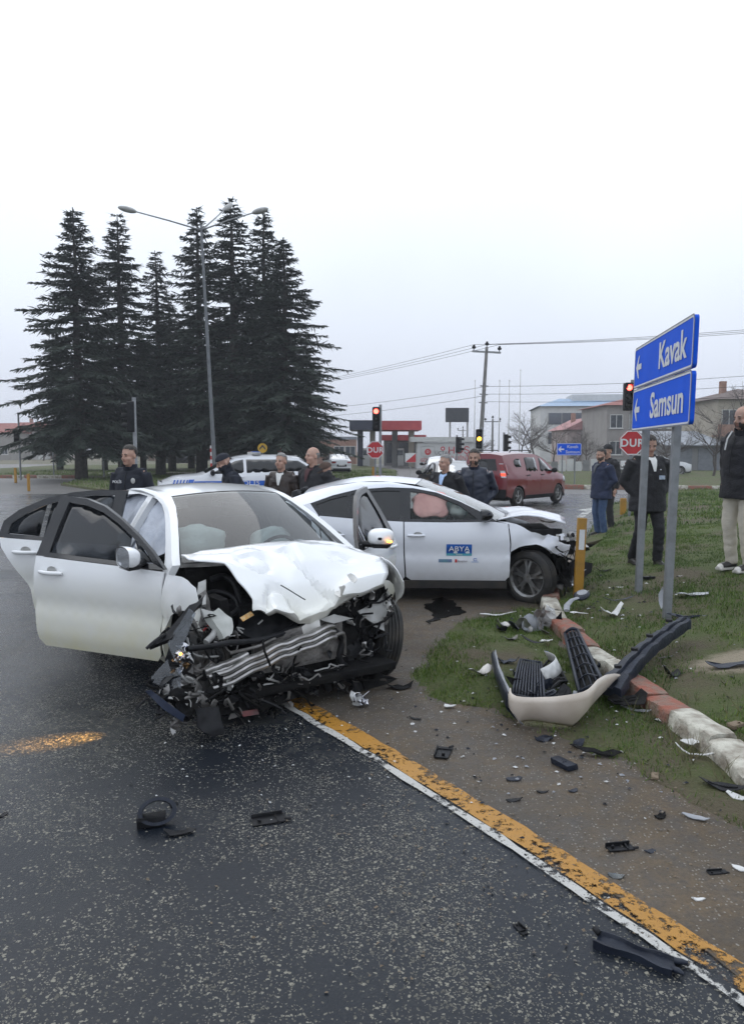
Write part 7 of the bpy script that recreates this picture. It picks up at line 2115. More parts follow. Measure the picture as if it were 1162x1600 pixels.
def arrow_left(cx, cz, s, y):
    p = [(-.5, 0), (-.05, .48), (.08, .48), (-.10, .12), (.5, .12), (.5, -.12), (-.10, -.12), (.08, -.48), (-.05, -.48)]
    m = MB(); m.add([(cx + a * s, y, cz + b * s) for a, b in p], [(0, 1, 2, 3), (0, 3, 6), (0, 6, 7, 8), (3, 4, 5, 6)]); return m
# the big direction sign: two panels on two posts; local x runs along the panel, front is -y
A = Vector((2.965, 8.25, 0)); B = Vector((2.80, 7.02, 0))
dv = (B - A).normalized(); ang = math.atan2(dv.y, dv.x)
sgn_ = empty('direction_sign', (A.x, A.y, 0), ang, 'tall pair of blue direction signs with white lettering and arrows on two grey posts', 'road sign', rx=R(-1.0))
L_ = (B - A).length
pz = lambda py, Y: 1.8 + (702 - py) / 1160 * Y
M_sback = pm('sign_back_grey', (.20, .21, .22), .6, (.16, .17, .18), 5)
for i, (zc, hh, tx, slope) in enumerate(((2.715, .445, 'Kavak', 0), (2.240, .455, 'Samsun', 0))):
    w = 2.30; cx = .76
    m = plate2(rrect(w, hh, .045), -.05, -.012); p = m.build('panel', [M_sblue], sgn_, loc=(cx, 0, zc))
    m = border(w - .012, hh - .012, .04, .016, -.054); m.build('panel_border', M_swhite, p)
    m = border(w + .016, hh + .016, .05, .012, -.0515); m.build('panel_rim', M_sback, p)
    arrow_left(-w * .40, 0, .26, -.055).build('arrow', M_swhite, p)
    tw = .32 if i == 0 else .32
    lettering('lettering', tx, .36, M_swhite, p, (w * .20 if i == 0 else w * .145, -.055, -.005), (R(90), 0, 0), 1.12 if i == 0 else 1.14, thick=.001, bold=.007)
for x, z0 in ((0, gz(A.x, A.y)), (L_, gz(B.x, B.y))):
    m = MB(); m.prism([(-.045, -.01), (.045, -.01), (.045, .055), (.022, .055), (.022, .03), (-.022, .03), (-.022, .055), (-.045, .055)], z0 - .3, 2.90 if x else 2.88); m.build('post', M_post, sgn_, loc=(x, 0, 0))

def stop_sign(label, X, Y, zc, r, z0=0.0, rz=0.0):
    s = empty('stop_sign', (X, Y, z0), rz, label, 'stop sign', 'red octagonal stop signs')
    zc -= z0
    oc = lambda q: [(q * math.cos(R(22.5 + 45 * i)), q * math.sin(R(22.5 + 45 * i))) for i in range(8)]
    m = plate2(oc(r), -.05, -.03); p = m.build('panel', M_stop, s, loc=(0, 0, zc))
    a, b_ = oc(r * .985), oc(r * .90); m = MB(); m.add([(x, -.054, z) for x, z in a] + [(x, -.054, z) for x, z in b_], [(i, (i+1) % 8, 8 + (i+1) % 8, 8 + i) for i in range(8)]); m.build('panel_border', M_swhite, p)
    lettering('lettering', 'DUR', r * .82, M_swhite, p, (0, -.056, -.01), (R(90), 0, 0), 1.0, spacing=1.1, bold=.006)
    m = MB(); m.tube([(0, 0, -.1), (0, 0, zc + r * .6)], .032, 8); m.build('post', M_post, s, smooth=True, angle=60)
stop_sign('red stop sign in front of the fuel station', px_x(586, 26), 26, pz(703, 26), .325)
stop_sign('red stop sign half hidden behind the man in the black coat', px_x(984, 17.5), 17.5, pz(692, 17.5), .31, gz(px_x(984, 17.5), 17.5))

M_lit_r = emis('lit_red_signal', (1.0, .07, .05), 9.0); M_lit_a = emis('lit_amber_signal', (1.0, .48, .03), 8.0); M_unlit = pm('unlit_signal_lens', (.02, .02, .02), .3, (.035, .03, .03), 30)
def signal(label, X, Y, ztop, lit=None, rz=0.0, z0=0.0, pole=True, px_off=.16, hz=None, h=.88, double=False, post_top=None):
    s = empty('traffic_light', (X, Y, z0), rz, label, 'traffic light', 'traffic lights at the junction')
    zt = ztop - z0
    for sd in ((-1, 1) if double else (1,)):
        ox = -px_off * sd if double else (-px_off if pole else 0)
        m = plate2(rrect(.27, h, .05), -.10, .10); b = m.build('housing', M_black, s, loc=(ox, -.10, zt - h / 2))
        for k in range(3):
            z = h / 2 - .16 - k * .28
            m = MB(); m.ell((0, -.105, z), (.09, .025, .09), 14, 8); m.build('lens', {0: M_lit_r if lit == 'r' else M_unlit, 1: M_lit_a if lit == 'a' else M_unlit, 2: M_unlit}[k], b, smooth=True)
            v = MB(); v.grid([[(.105 * math.cos(a), y, z + .105 * math.sin(a)) for a in np.linspace(R(-15), R(195), 12)] for y in (-.10, -.26)]); v.build('visor', M_black, b, smooth=True)
    if pole:
        m = MB(); m.tube([(0, 0, -.2), (0, 0, (post_top or ztop + .10) - z0)], .055, 10); m.build('post', M_galv, s, smooth=True, angle=60)
    return s
signal('traffic light showing red beside the stop sign by the fuel station', px_x(594, 27.5), 27.5, pz(637, 27.5), 'r', 0, post_top=pz(633, 27.5))
signal('traffic light showing red behind the blue direction sign', px_x(983, 24), 24, pz(600, 24), 'r', z0=0.0)
signal('traffic light showing amber at the foot of the tall utility pole', px_x(752, 34), 34, pz(671, 34), 'a')
signal('pair of unlit traffic lights on one post behind the white haired man', px_x(713, 42), 42, pz(683, 42), None, R(70), double=True)
signal('unlit traffic light turned away, left of the flag poles', px_x(786, 38), 38, pz(679, 38), None, R(80))
signal('unlit traffic light turned sideways on a pale post behind the police officer', px_x(213, 21.5), 21.5, pz(628, 21.5), None, R(-75), post_top=pz(622, 21.5), px_off=.05)
signal('unlit traffic light at the far left edge of the junction', px_x(33, 44), 44, pz(672, 44), None, R(30), post_top=pz(645, 44))
for px, Y, top, lb in ((85, 48, 690, 'plain grey post left of the nearest conifer trunk'), (163, 46, 697, 'thin dark post right of the nearest conifer trunk')):
    m = MB(); m.tube([(0, 0, -.1), (0, 0, pz(top, Y))], .05, 8); tag(m.build('grey_post', M_galv, None, smooth=True, angle=60, loc=(px_x(px, Y), Y, 0)), lb, 'post')

# small blue direction sign across the road
X, Y = px_x(887, 33.0), 34.6
s2 = empty('direction_sign', (X * Y / 33.0, Y, 0), R(3), 'small distant blue direction sign beyond the red van', 'road sign')
m = plate2(rrect(1.15, .56, .05), -.05, -.02); p = m.build('panel', M_sblue, s2, loc=(0, 0, pz(702, Y)))
border(1.13, .54, .05, .02, -.054).build('panel_border', M_swhite, p)
arrow_left(-.38, 0, .28, -.055).build('arrow', M_swhite, p)
lettering('lettering', 'Kavak', .21, M_swhite, p, (.16, -.056, .115), (R(90), 0, 0), 1.05); lettering('lettering', 'Samsun', .21, M_swhite, p, (.16, -.056, -.125), (R(90), 0, 0), 1.05)
for x in (-.3, .3): m = MB(); m.tube([(x, 0, -.1), (x, 0, pz(695, Y))], .03, 6); m.build('post', M_post, s2, smooth=True, angle=60)
# chevron sign
s3 = empty('chevron_sign', (px_x(411, 40), 40, 0), 0, 'round yellow warning sign with a black chevron behind the police car', 'road sign')
m = plate2([(.26 * math.cos(a), .26 * math.sin(a)) for a in np.linspace(0, 6.283, 21)[:-1]], -.05, -.02); p = m.build('panel', M_sign_y, s3, loc=(0, 0, pz(700, 40)))
m = MB(); m.add([(x, -.054, z) for x, z in ((-.16, -.12), (0, .06), (.16, -.12), (.16, .0), (0, .18), (-.16, .0))], [(0, 1, 4, 5), (1, 2, 3, 4)]); m.build('chevron', M_sblk, p)
m = MB(); m.tube([(0, 0, -.1), (0, 0, pz(700, 40))], .035, 8); m.build('post', M_post, s3, smooth=True, angle=60)
for px, Y, lb in ((437, 42, 'small white and red banded marker board right of the chevron sign'), (333, 40, 'small white and red banded marker board left of the police car')):
    mk = empty('marker_board', (px_x(px, Y), Y, 0), 0, lb, 'marker')
    m = MB(); m.box(-.12, .12, -.03, 0, .8, 2.0); m.build('panel', M_swhite, mk)
    for k in range(3): m = MB(); m.box(-.12, .12, -.036, -.0305, .85 + k * .4, 1.05 + k * .4); m.build('red_band', M_stop, mk)
    m = MB(); m.tube([(0, .03, -.1), (0, .03, 1.9)], .025, 6); m.build('post', M_post, mk)
wt = empty('warning_triangle_sign', (px_x(367, 52), 52, 0), 0, 'small triangular warning sign seen past the lamp post', 'road sign')
m = plate2([(-.42, -.35), (.42, -.35), (0, .40)], -.05, -.02); p = m.build('panel', M_stop, wt, loc=(0, 0, pz(705, 52)))
m = MB(); m.add([(-.27, -.054, -.26), (.27, -.054, -.26), (0, -.054, .22)], [(0, 1, 2)]); m.build('panel_field', M_swhite, p)
m = MB(); m.tube([(0, 0, -.1), (0, 0, pz(705, 52))], .03, 6); m.build('post', M_post, wt)

# yellow marker posts
def yellow_post(label, X, Y, h, w, z0=0.0, refl=True, lx=0.0):
    y = empty('marker_post', (X, Y, z0), 0, label, 'post', 'yellow marker posts'); y.rotation_euler = (0, lx, 0)
    m = MB(); m.box(-w, w, -w * .6, w * .6, -.2, h); m.build('shaft', M_yel, y, bevel=.006)
    if refl: m = MB(); m.box(-w * .62, w * .62, -w * .6 - .004, -w * .6 - .001, h - .36, h - .13); m.build('reflector', M_swhite, y)
yellow_post('yellow marker post with white reflector against the hatchback nose', 2.36, 8.42, .99, .050, .03, True, R(1.8))
yellow_post('thin yellow post on the lawn at the far left', px_x(45, 32), 32, .75, .055, 0, False)
yellow_post('thin yellow post farthest left at the kerb corner', px_x(25, 40), 40, .8, .06, 0, False)
yellow_post('yellow post behind the man in blue jeans', px_x(974, 19), 19, .55, .07, gz(px_x(974, 19), 19), False)
yellow_post('yellow post beside the stop sign by the fuel station', px_x(583, 30), 30, 1.1, .05, 0, False)

# ================================================================== DEBRIS
def sight(px, py, z):
    p = math.atan(98 / 1160)
    d = Vector(((px - 581) / 1160, math.cos(p) - (py - 800) / 1160 * math.sin(p), -math.sin(p) - (py - 800) / 1160 * math.cos(p)))
    return Vector((0, 0, 1.8)) + d * ((z - 1.8) / d.z)
def gnd(x, y):
    if x > kerb_x(y) + .1: return ghz(x, y)
    if inside((x, y), _gf2): return gfz(x, y)
    if inside((x, y), _sh2): return shz(x, y)
    return 0.0
def on_ground(px, py):
    z = 0.0
    for _ in range(6):
        p = sight(px, py, z); z = gnd(p.x, p.y)
    return Vector((p.x, p.y, z))
M_wchip = pm('white_plastic', (.62, .62, .61), .45, (.50, .50, .49), 12, bump=.1)
M_lgt = pm('greyed_panel_back', (.30, .31, .33), .5, (.20, .21, .23), 8, bump=.2)
M_beige = pm('dirty_bumper_paint', (.62, .55, .48), .42, (.50, .43, .36), 4, coat=.3, bump=.08)
M_navyp = pm('blue_black_plastic', (.008, .011, .020), .42, (.016, .021, .034), 10, bump=.2, spec=.3)
M_smoke = glass('smoked_plastic', (.70, .78, .76), .55, .15, 1.5)
def bracket(parent, name, mat, sz, seed, holes=2):
    """folded plastic bracket: base, upstand with lugs and a rib"""
    rs = random.Random(seed); m = MB()
    w = sz * rs.uniform(.35, .55); h = sz * rs.uniform(.25, .45); t = sz * .05 + .003
    m.box(-sz, sz, -w, w, 0, t); m.box(-sz, sz * rs.uniform(.2, .9), w - t, w, t, h)
    m.box(sz * .4, sz * .4 + t, -w, w - t - .001, t, h * .7)
    m.tube([(-sz * .6, -w * .2, t), (-sz * .6, -w * .2, h * .9)], sz * .12, 8)
    m.tube([(sz * .9, -w * .5, t), (sz * 1.25, -w * .9, h * .4)], sz * .09, 6)
    m.v = [tuple(crumple(v, sz * .10, 3 / sz * .3, seed)) for v in m.v]
    return m.build(name, mat, parent, bevel=.002)
DEB = []
def debris(label, px, py, kind, sz, mat, rz=0.0, seed=1, name='car_fragment', up=0.0, tilt=(0, 0), **k):
    p = on_ground(px, py)
    e = empty(name, p, rz, label, 'debris', 'debris of the crash')
    if kind == 'bracket': bracket(e, 'bracket_shell', mat, sz, seed)
    elif kind == 'block':
        m = MB(); m.box(-sz, sz, -sz * .55, sz * .55, 0, sz * .45); m.v = [tuple(crumple(v, sz * .15, 1.2 / sz, seed)) for v in m.v]; m.build('broken_block', mat, e, bevel=sz * .06)
        shard('torn_edge', e, mat, (sz * .5, 0, sz * .42), (.3, .2, .6), sz * .6, seed + 3, .003, .5, 6, .5, .5)
    else:
        o = shard('bent_panel', e, mat, (0, 0, sz * .10 + up), (tilt[0], tilt[1], 0), sz, seed, k.get('thick', .004), k.get('bend', .25), k.get('n', 7), k.get('aspect', .55), k.get('amp', .35), k.get('ribs', 0))
    return e
# --- bumper cover lying open side up
def ribbon(pts, h, lean, name, mat, parent, z0=0.0, thick=.006, sub=5, wave=.01, seed=0):
    """upright strip following ground points: pts = (x, y, height factor, lean factor)"""
    P = [Vector((p[0], p[1], 0)) for p in pts]
    rows = [[], [], [], [], []]
    n = len(P)
    def cr(vals, i, t):
        p0 = vals[max(0, i-1)]; p1 = vals[i]; p2 = vals[i+1]; p3 = vals[min(n-1, i+2)]
        return .5 * ((2*p1) + (p2-p0)*t + (2*p0-5*p1+4*p2-p3)*(t*t) + (3*p1-p0-3*p2+p3)*(t**3))
    Q = []
    for i in range(n - 1):
        for k in range(sub):
            t = k / sub; Q.append((cr(P, i, t), cr([p[2] for p in pts], i, t), cr([p[3] for p in pts], i, t), cr([p[4] for p in pts], i, t)))
    Q.append((P[-1], pts[-1][2], pts[-1][3], pts[-1][4]))
    for i, (p, hf, lf, zf) in enumerate(Q):
        d = (Q[min(i+1, len(Q)-1)][0] - Q[max(0, i-1)][0]).normalized(); nn = Vector((d.y, -d.x, 0))
        for r, v in enumerate((0, .12, .45, .8, 1.0)):
            b = -.05 * (1 - v) ** 2 + .03 * math.sin(math.pi * v)
            rows[r].append(p + nn * (lean * lf * v + b) + Vector((0, 0, z0 + zf + h * hf * v)) + noise.noise_vector(p * 7 + Vector((0, 0, v * 2 + seed))) * wave)
    m = MB(); m.grid(rows); o = m.build(name, mat, parent, smooth=True, angle=50)
    md = o.modifiers.new('s', 'SOLIDIFY'); md.thickness = thick; md.offset = 0; return applied(o)
c0 = on_ground(860, 1120)
bc = empty('bumper_cover', c0, 0, 'large torn cream white bumper cover lying by the kerb', 'bumper')
def loc_(px, py, z=.0): return sight(px, py, z) - c0
_bp = [(*loc_(775, 1060)[:2], .9, .2, .02), (*loc_(784, 1100)[:2], 1.0, .2, .01), (*loc_(800, 1134)[:2], .95, .2, 0), (*loc_(808, 1142)[:2], .90, .4, 0), (*loc_(830, 1140)[:2], .80, .5, .012), (*loc_(865, 1144)[:2], .90, .6, .008), (*loc_(900, 1146)[:2], 1.1, .6, 0), (*loc_(918, 1130)[:2], 1.12, .6, .01), (*loc_(938, 1110)[:2], .80, .6, .05), (*loc_(956, 1092)[:2], .18, .5, .12)]
ribbon(_bp[2:], .235, .09, 'bumper_skin', M_beige, bc, wave=.004)
ribbon(_bp[:4], .20, .06, 'bumper_corner', M_lgt, bc, wave=.006, seed=3)
ribbon([(a - .012, b + .02, h * .9, l, z) for a, b, h, l, z in _bp[:3]], .21, .05, 'bumper_lining', M_navyp, bc, wave=.01, seed=5)
shard('inner_bracket', bc, M_navyp, Vector(loc_(850, 1098)) + Vector((0, 0, .05)), (.2, .1, .5), .16, 31, .006, .3, 8, .4, .4, ribs=2)
shard('inner_bracket', bc, M_black, Vector(loc_(880, 1105)) + Vector((0, 0, .06)), (.3, -.3, 1.0), .13, 32, .006, .4, 8, .5, .5, ribs=2)
shard('inner_bracket', bc, M_lgt, Vector(loc_(905, 1098)) + Vector((0, 0, .06)), (.5, -.2, .2), .08, 33, .005, .4, 7, .5, .5)
for i in range(16):
    rr = random.Random(i + 40)
    shard('inner_scrap', bc, rr.choice([M_navyp, M_black, M_matte, M_black, M_lgt]), Vector(loc_(rr.uniform(800, 935), rr.uniform(1040, 1118))) + Vector((0, 0, rr.uniform(.03, .09))), (rr.uniform(0, 6), rr.uniform(0, 6), rr.uniform(0, 6)), rr.uniform(.04, .11), 900 + i, .004, .6, 8, .45, .9)
# --- black honeycomb grille half inside the cover
def grille(label, pts, nslat, cross, mat, thick=.012, lift=.05, zs=(0, 0, 0, 0)):
    """four sighted corners, frame and slats"""
    Q = [sight(px, py, z) for (px, py), z in zip(pts, zs)]
    c = sum(Q, Vector((0, 0, 0))) / 4
    e = empty('broken_grille', (c.x, c.y, 0), 0, label, 'debris', 'debris of the crash')
    Q = [q - Vector((c.x, c.y, 0)) for q in Q]
    f = lambda u, v: (Q[0] * (1 - u) * (1 - v) + Q[1] * u * (1 - v) + Q[2] * u * v + Q[3] * (1 - u) * v) + Vector((0, 0, .03 * math.sin(math.pi * u)))
    for a in ([f(t, 0) for t in np.linspace(0, 1, 8)], [f(1, t) for t in np.linspace(0, 1, 5)], [f(t, 1) for t in np.linspace(1, 0, 8)], [f(0, t) for t in np.linspace(1, 0, 5)]):
        m = MB(); m.tube(a, thick * 1.3, 6); m.build('frame_bar', mat, e, smooth=True)
    for i in range(nslat):
        v = (i + 1) / (nslat + 1)
        m = MB(); m.tube([f(t, v) + Vector((0, 0, .006 * math.sin(9 * t + i))) for t in np.linspace(.01, .99, 9)], thick, 6, flat=.45); m.build('slat', mat, e, smooth=True)
    for i in range(cross):
        u = (i + 1) / (cross + 1)
        m = MB(); m.tube([f(u, t) - Vector((0, 0, .008)) for t in np.linspace(.02, .98, 4)], thick * .6, 5); m.build('cross_rib', mat, e, smooth=True)
    m = MB(); m.grid([[f(u, v) - Vector((0, 0, .025)) for u in np.linspace(0, 1, 8)] for v in np.linspace(0, 1, 4)]); m.build('backing', M_matte, e, smooth=True)
grille('black honeycomb grille lying inside the cream bumper cover', [(800, 1085), (812, 1030), (845, 1035), (850, 1095)], 9, 8, M_navyp, .007, zs=(.06, .10, .10, .07))
grille('long slatted black grille leaning across the kerb stones', [(882, 990), (902, 985), (946, 1075), (905, 1082)], 5, 3, M_navyp, .012, zs=(.18, .22, .17, .08))
grille('small black slatted vent beside the number plate', [(846, 1045), (868, 1030), (885, 1065), (858, 1080)], 5, 2, M_black, .008, zs=(.05, .08, .08, .05))
# --- number plate, bent, with its blue end
pl = empty('number_plate', on_ground(872, 1060), R(74), 'bent white number plate with a blue end strip among the wreckage', 'number plate')
def pf(u, v): return (u, .10 * (u / .26) ** 2 + v * .45, .085 + .03 * math.cos(u * 5) + v * .85)
m = patch([(-.26, -.055), (.26, -.055), (.26, .055), (-.26, .055)], pf, .05, .002); m.build('plate', M_wchip, pl, smooth=True)
m = patch([(.215, -.053), (.258, -.053), (.258, .053), (.215, .053)], lambda u, v: Vector(pf(u, v)) + Vector((0, -.002, .004)), .03, .001); m.build('blue_strip', M_decal_b, pl, smooth=True)
# --- long black bumper beam from kerb to sign post
bm_ = empty('bumper_foam_beam', on_ground(1000, 1030), 0, 'long notched black bumper beam lying from the kerb to the sign post', 'debris', 'debris of the crash')
bo = Vector(bm_.location)
_a = sight(950, 1080, .10); _b2 = sight(1068, 972, .34)
rows = []
dirv = (_b2 - _a); dn = dirv.normalized(); up_ = Vector((0, 0, 1)); sd = dn.cross(up_).normalized()
for i in range(33):
    t = i / 32; p = _a.lerp(_b2, t) + Vector((0, 0, .02 * math.sin(math.pi * t * 1.1))) + sd * (-.035 * math.sin(math.pi * t))
    hh = .040 + .007 * (1 if (i // 2) % 3 else -.4); ww = .074 - .018 * t
    if t < .15: ww *= 1.25
    rows.append([p - bo + sd * (a * ww) + up_ * (b * hh) + noise.noise_vector(p * 11) * .006 for a, b in ((-1, -1), (-1, .6), (-.7, 1), (-.1, 1.05), (.05, .5), (.3, .5), (.45, 1), (.9, .85), (1, .4), (1, -1))])
m = MB(); m.grid(rows, closed=True); m.f.append(list(range(10))); m.m.append(0); m.f.append([320 + j for j in range(10)][::-1]); m.m.append(0)
m.build('beam_shell', M_navyp, bm_, smooth=True, angle=32)
for t in (.12, .35, .55, .8):
    p = _a.lerp(_b2, t) - bo + Vector((0, 0, .10)) + sd * (-.035 * math.sin(math.pi * t)); m = MB(); m.tube([p, p + up_ * .02], .028, 8); m.build('mounting_boss', M_black, bm_, smooth=True, angle=50)
# --- crumpled silver pile by the front wheel
e = empty('crumpled_panel', on_ground(828, 985), 0, 'crumpled silver grey sheet metal heaped beside the hatchback wheel', 'debris', 'debris of the crash')
for i, (dx, dy, dz, s_, mt, rt) in enumerate(((0, 0, .06, .17, M_lgt, (1.1, .2, .4)), (.16, .10, .10, .16, M_alu, (1.3, .5, .1)), (-.16, .02, .04, .14, M_navyp, (.5, .3, 1.)), (.08, -.14, .05, .12, M_dull, (.8, -.6, 2)), (-.25, .12, .03, .10, M_alu, (.3, .2, .7)), (.22, .22, .14, .12, M_wchip, (1.5, .3, 1.2)), (.05, .2, .05, .13, M_black, (.4, .2, .3)), (-.08, -.05, .08, .12, M_alu, (2.0, .7, .3)), (.3, .05, .06, .10, M_matte, (.2, .8, 1.)), (-.3, -.06, .03, .09, M_black, (.3, .2, 2.)), (.12, -.02, .15, .11, M_dull, (1.2, 1.0, .5)))):
    shard('torn_sheet', e, mt, (dx, dy, dz), rt, s_, 50 + i, .004, .5, 8, .6, .8)
D = debris
D('pale strip of trim on the dirt before the hatchback wheel', 775, 963, 'shard', .24, M_wchip, R(8), 61, aspect=.12, bend=.1, amp=.2)
D('white rectangular chip on the kerb beside the slatted grille', 905, 978, 'shard', .11, M_wchip, R(-8), 62, aspect=.3, n=6, bend=.05, up=.12)
D('white rectangular chip left of the slatted grille', 852, 1007, 'shard', .09, M_wchip, R(20), 63, aspect=.35, n=6, bend=.1, up=.03)
D('star shaped white shard on the grass past the kerb', 955, 964, 'shard', .13, M_wchip, R(10), 64, n=10, amp=1.2, bend=.7, up=.03)
D('pale translucent sheet lying on the grass behind the near sign post', 1078, 932, 'shard', .24, M_smoke, R(5), 65, aspect=.4, bend=.1, amp=.2)
D('dark bar with a pale end at the foot of the near sign post', 1075, 966, 'shard', .22, M_navyp, R(4), 66, aspect=.22, bend=.1, ribs=1)
D('upright pale shard leaning on the near sign post', 1033, 950, 'shard', .12, M_lgt, R(80), 67, aspect=.35, tilt=(0, R(-65)), up=.09)
D('flat black panel on the grass below the bare soil patch', 1132, 1043, 'shard', .20, M_navyp, R(-5), 68, aspect=.3, bend=.15)
D('small black curl of plastic on the grass left of the bare soil', 1051, 1056, 'shard', .08, M_black, R(20), 69, bend=.9)
D('thin dark rod with pale tip on the grass above the kerb', 1041, 1028, 'shard', .11, M_dull, R(25), 70, aspect=.12, bend=.1)
D('heap of black liner scraps beside the red kerb stones', 975, 1106, 'shard', .17, M_matte, R(10), 71, amp=1.0, bend=.4, up=.02, ribs=2)
D('grey splinter on the black liner scraps by the red kerb', 995, 1112, 'shard', .11, M_lgt, R(-15), 72, aspect=.3)
D('white chunk of plastic beside the red kerb stones', 1033, 1126, 'shard', .075, M_wchip, R(20), 73, aspect=.4, n=6)
D('white oval cap on the grass beside the nearest kerb stone', 1076, 1168, 'shard', .06, M_wchip, R(0), 74, n=12, aspect=.75, up=.03)
D('bent white strip on the grass beside the nearest kerb stone', 1090, 1184, 'shard', .14, M_wchip, R(-25), 75, aspect=.10, bend=.5)
D('black and white broken trim at the right edge below the kerb', 1128, 1232, 'shard', .13, M_black, R(-28), 76, aspect=.4, ribs=1)
D('white chip at the right edge beside the broken black trim', 1152, 1246, 'shard', .06, M_wchip, R(-40), 77, aspect=.5)
D('black folded bracket on the dirt right of the edge line', 692, 1178, 'bracket', .085, M_black, R(75), 78)
D('white and black chip on the wet dirt near the sedan', 702, 1106, 'shard', .055, M_wchip, R(-10), 79, up=.01)
D('small black sliver on the dirt right of the sedan wheel', 649, 1124, 'shard', .05, M_black, R(-35), 80, aspect=.3)
D('black ribbed block on the dirt below the cream bumper', 880, 1198, 'block', .07, M_navyp, R(-60), 81)
D('flat grey black chip on the dirt below left of the bumper', 801, 1219, 'shard', .055, M_navyp, R(5), 82, aspect=.5)
D('second flat black chip nearer the edge line', 800, 1252, 'shard', .05, M_black, R(10), 83, aspect=.35)
D('tiny dark lump on the dirt between the flat chips and the ribbed block', 846, 1238, 'shard', .032, M_black, 0, 84)
D('tiny dark lump right of the ribbed block', 895, 1236, 'shard', .030, M_navyp, .5, 85)
D('black crumpled scrap right under the cream bumper cover', 851, 1155, 'shard', .075, M_navyp, .3, 86, amp=1.0)
D('blue black scrap right of the one under the bumper cover', 902, 1164, 'shard', .075, M_navyp, 1.1, 87, amp=1.0)
D('long dark liner strip in the muddy grass below the bumper', 938, 1182, 'shard', .16, M_matte, R(-12), 88, aspect=.22, amp=.6)
D('black shoe shaped plastic piece on the dirt', 968, 1327, 'bracket', .062, M_black, R(10), 89)
D('small black piece right of the shoe shaped one', 1017, 1331, 'shard', .035, M_navyp, .4, 90)
D('black clip on the dirt near the right edge', 1119, 1364, 'bracket', .040, M_black, R(5), 91)
D('white chip on the dirt at the right edge', 1156, 1358, 'shard', .035, M_wchip, R(-30), 92)
D('cloudy lens fragment on the dirt beside the edge line', 960, 1370, 'shard', .045, M_smoke, R(-20), 93)
D('white splinter low on the dirt near the right edge', 1091, 1406, 'shard', .035, M_wchip, R(-8), 94, aspect=.3, n=6)
D('grey leaf shaped splinter in the muddy grass at right', 1083, 1279, 'shard', .08, M_lgt, R(-35), 95, aspect=.28)
D('dark clod like scrap in the muddy grass at right', 1031, 1277, 'shard', .045, M_matte, .8, 96, amp=1)
D('black bent tab on the asphalt inside the white line', 813, 1453, 'bracket', .035, M_black, R(-70), 97)
D('black crumb on the white line', 850, 1358, 'shard', .022, M_black, .2, 98)
D('black crumb on the yellow line near the sedan', 627, 1190, 'shard', .025, M_black, -.6, 99)
D('flat black plastic sliver beside the ring shaped bracket on the road', 282, 1303, 'shard', .085, M_black, R(10), 100, aspect=.35)
D('black channel shaped trim lying alone on the wet road', 420, 1282, 'bracket', .085, M_black, R(18), 101)
D('black chip at the left edge of the road', 4, 1275, 'shard', .03, M_black, R(60), 102)
D('black elbow of plastic under the yellow post', 905, 905, 'shard', .16, M_black, .4, 103, amp=1, bend=.6)
D('chrome lamp fragment on the grass by the yellow post', 890, 912, 'shard', .08, M_chrome, .9, 104, amp=1.2, bend=.8)
D('dark scrap on the grass between yellow post and far sign post', 945, 893, 'shard', .16, M_matte, R(10), 105, aspect=.3, amp=.6)
D('dark rod on the grass behind the broken mirror', 965, 940, 'shard', .18, M_navyp, R(12), 106, aspect=.12)
D('pale chip on the grass left of the far sign post', 968, 918, 'shard', .04, M_wchip, 0, 107)
D('black lump at the foot of the far sign post', 1012, 905, 'block', .07, M_black, .3, 108)
D('white fragment at the far sign post', 1062, 900, 'shard', .03, M_wchip, .3, 109)
D('brown stone on the grass past the kerb', 1148, 1136, 'block', .05, pm('field_stone', (.16, .12, .08), .9, (.22, .17, .12), 14, bump=.5), .5, 110)
D('red brown clod beside the nearest kerb stone', 1022, 1215, 'block', .035, MATS['field_stone'], 1.2, 111)
D('torn aluminium arm on the grass left of the bumper cover', 750, 1055, 'shard', .15, M_alu, R(22), 112, aspect=.28, amp=1.0, bend=.5, up=.02)
D('dark scrap behind the torn aluminium arm', 790, 1035, 'shard', .10, M_navyp, R(-10), 113, amp=.8, bend=.4)
D('grey scrap at the head of the grass fringe', 800, 1000, 'shard', .10, M_dull, R(35), 114, amp=.9, bend=.5, aspect=.4)
D('black hose piece on the grass fringe', 835, 1012, 'shard', .14, M_black, R(-40), 115, aspect=.16, bend=.3, up=.04)
D('dark pan shaped scrap at the sedan front wheel on the ground', 625, 1075, 'shard', .12, M_matte, R(20), 116, amp=.6)
# broken door mirror on its stalk
e = empty('broken_mirror', on_ground(890, 965), R(60), 'grey broken wing mirror with its curved stalk lying across the kerb', 'debris', 'debris of the crash')
m = MB(); m.tube([(-.14, .0, .10), (-.02, .03, .13), (.12, .02, .16), (.22, -.02, .17)], [.03, .032, .026, .02], 8, flat=.5); m.build('stalk', M_lgt, e, smooth=True, angle=50)
m = MB(); m.ell((.33, -.03, .18), (.13, .085, .035), 14, 8, Matrix.Rotation(R(-12), 3, 'Y')); m.build('mirror_housing', M_navyp, e, smooth=True)
m = MB(); m.ell((.34, -.03, .197), (.10, .062, .025), 14, 8, Matrix.Rotation(R(-12), 3, 'Y')); m.build('mirror_back', M_lgt, e, smooth=True)
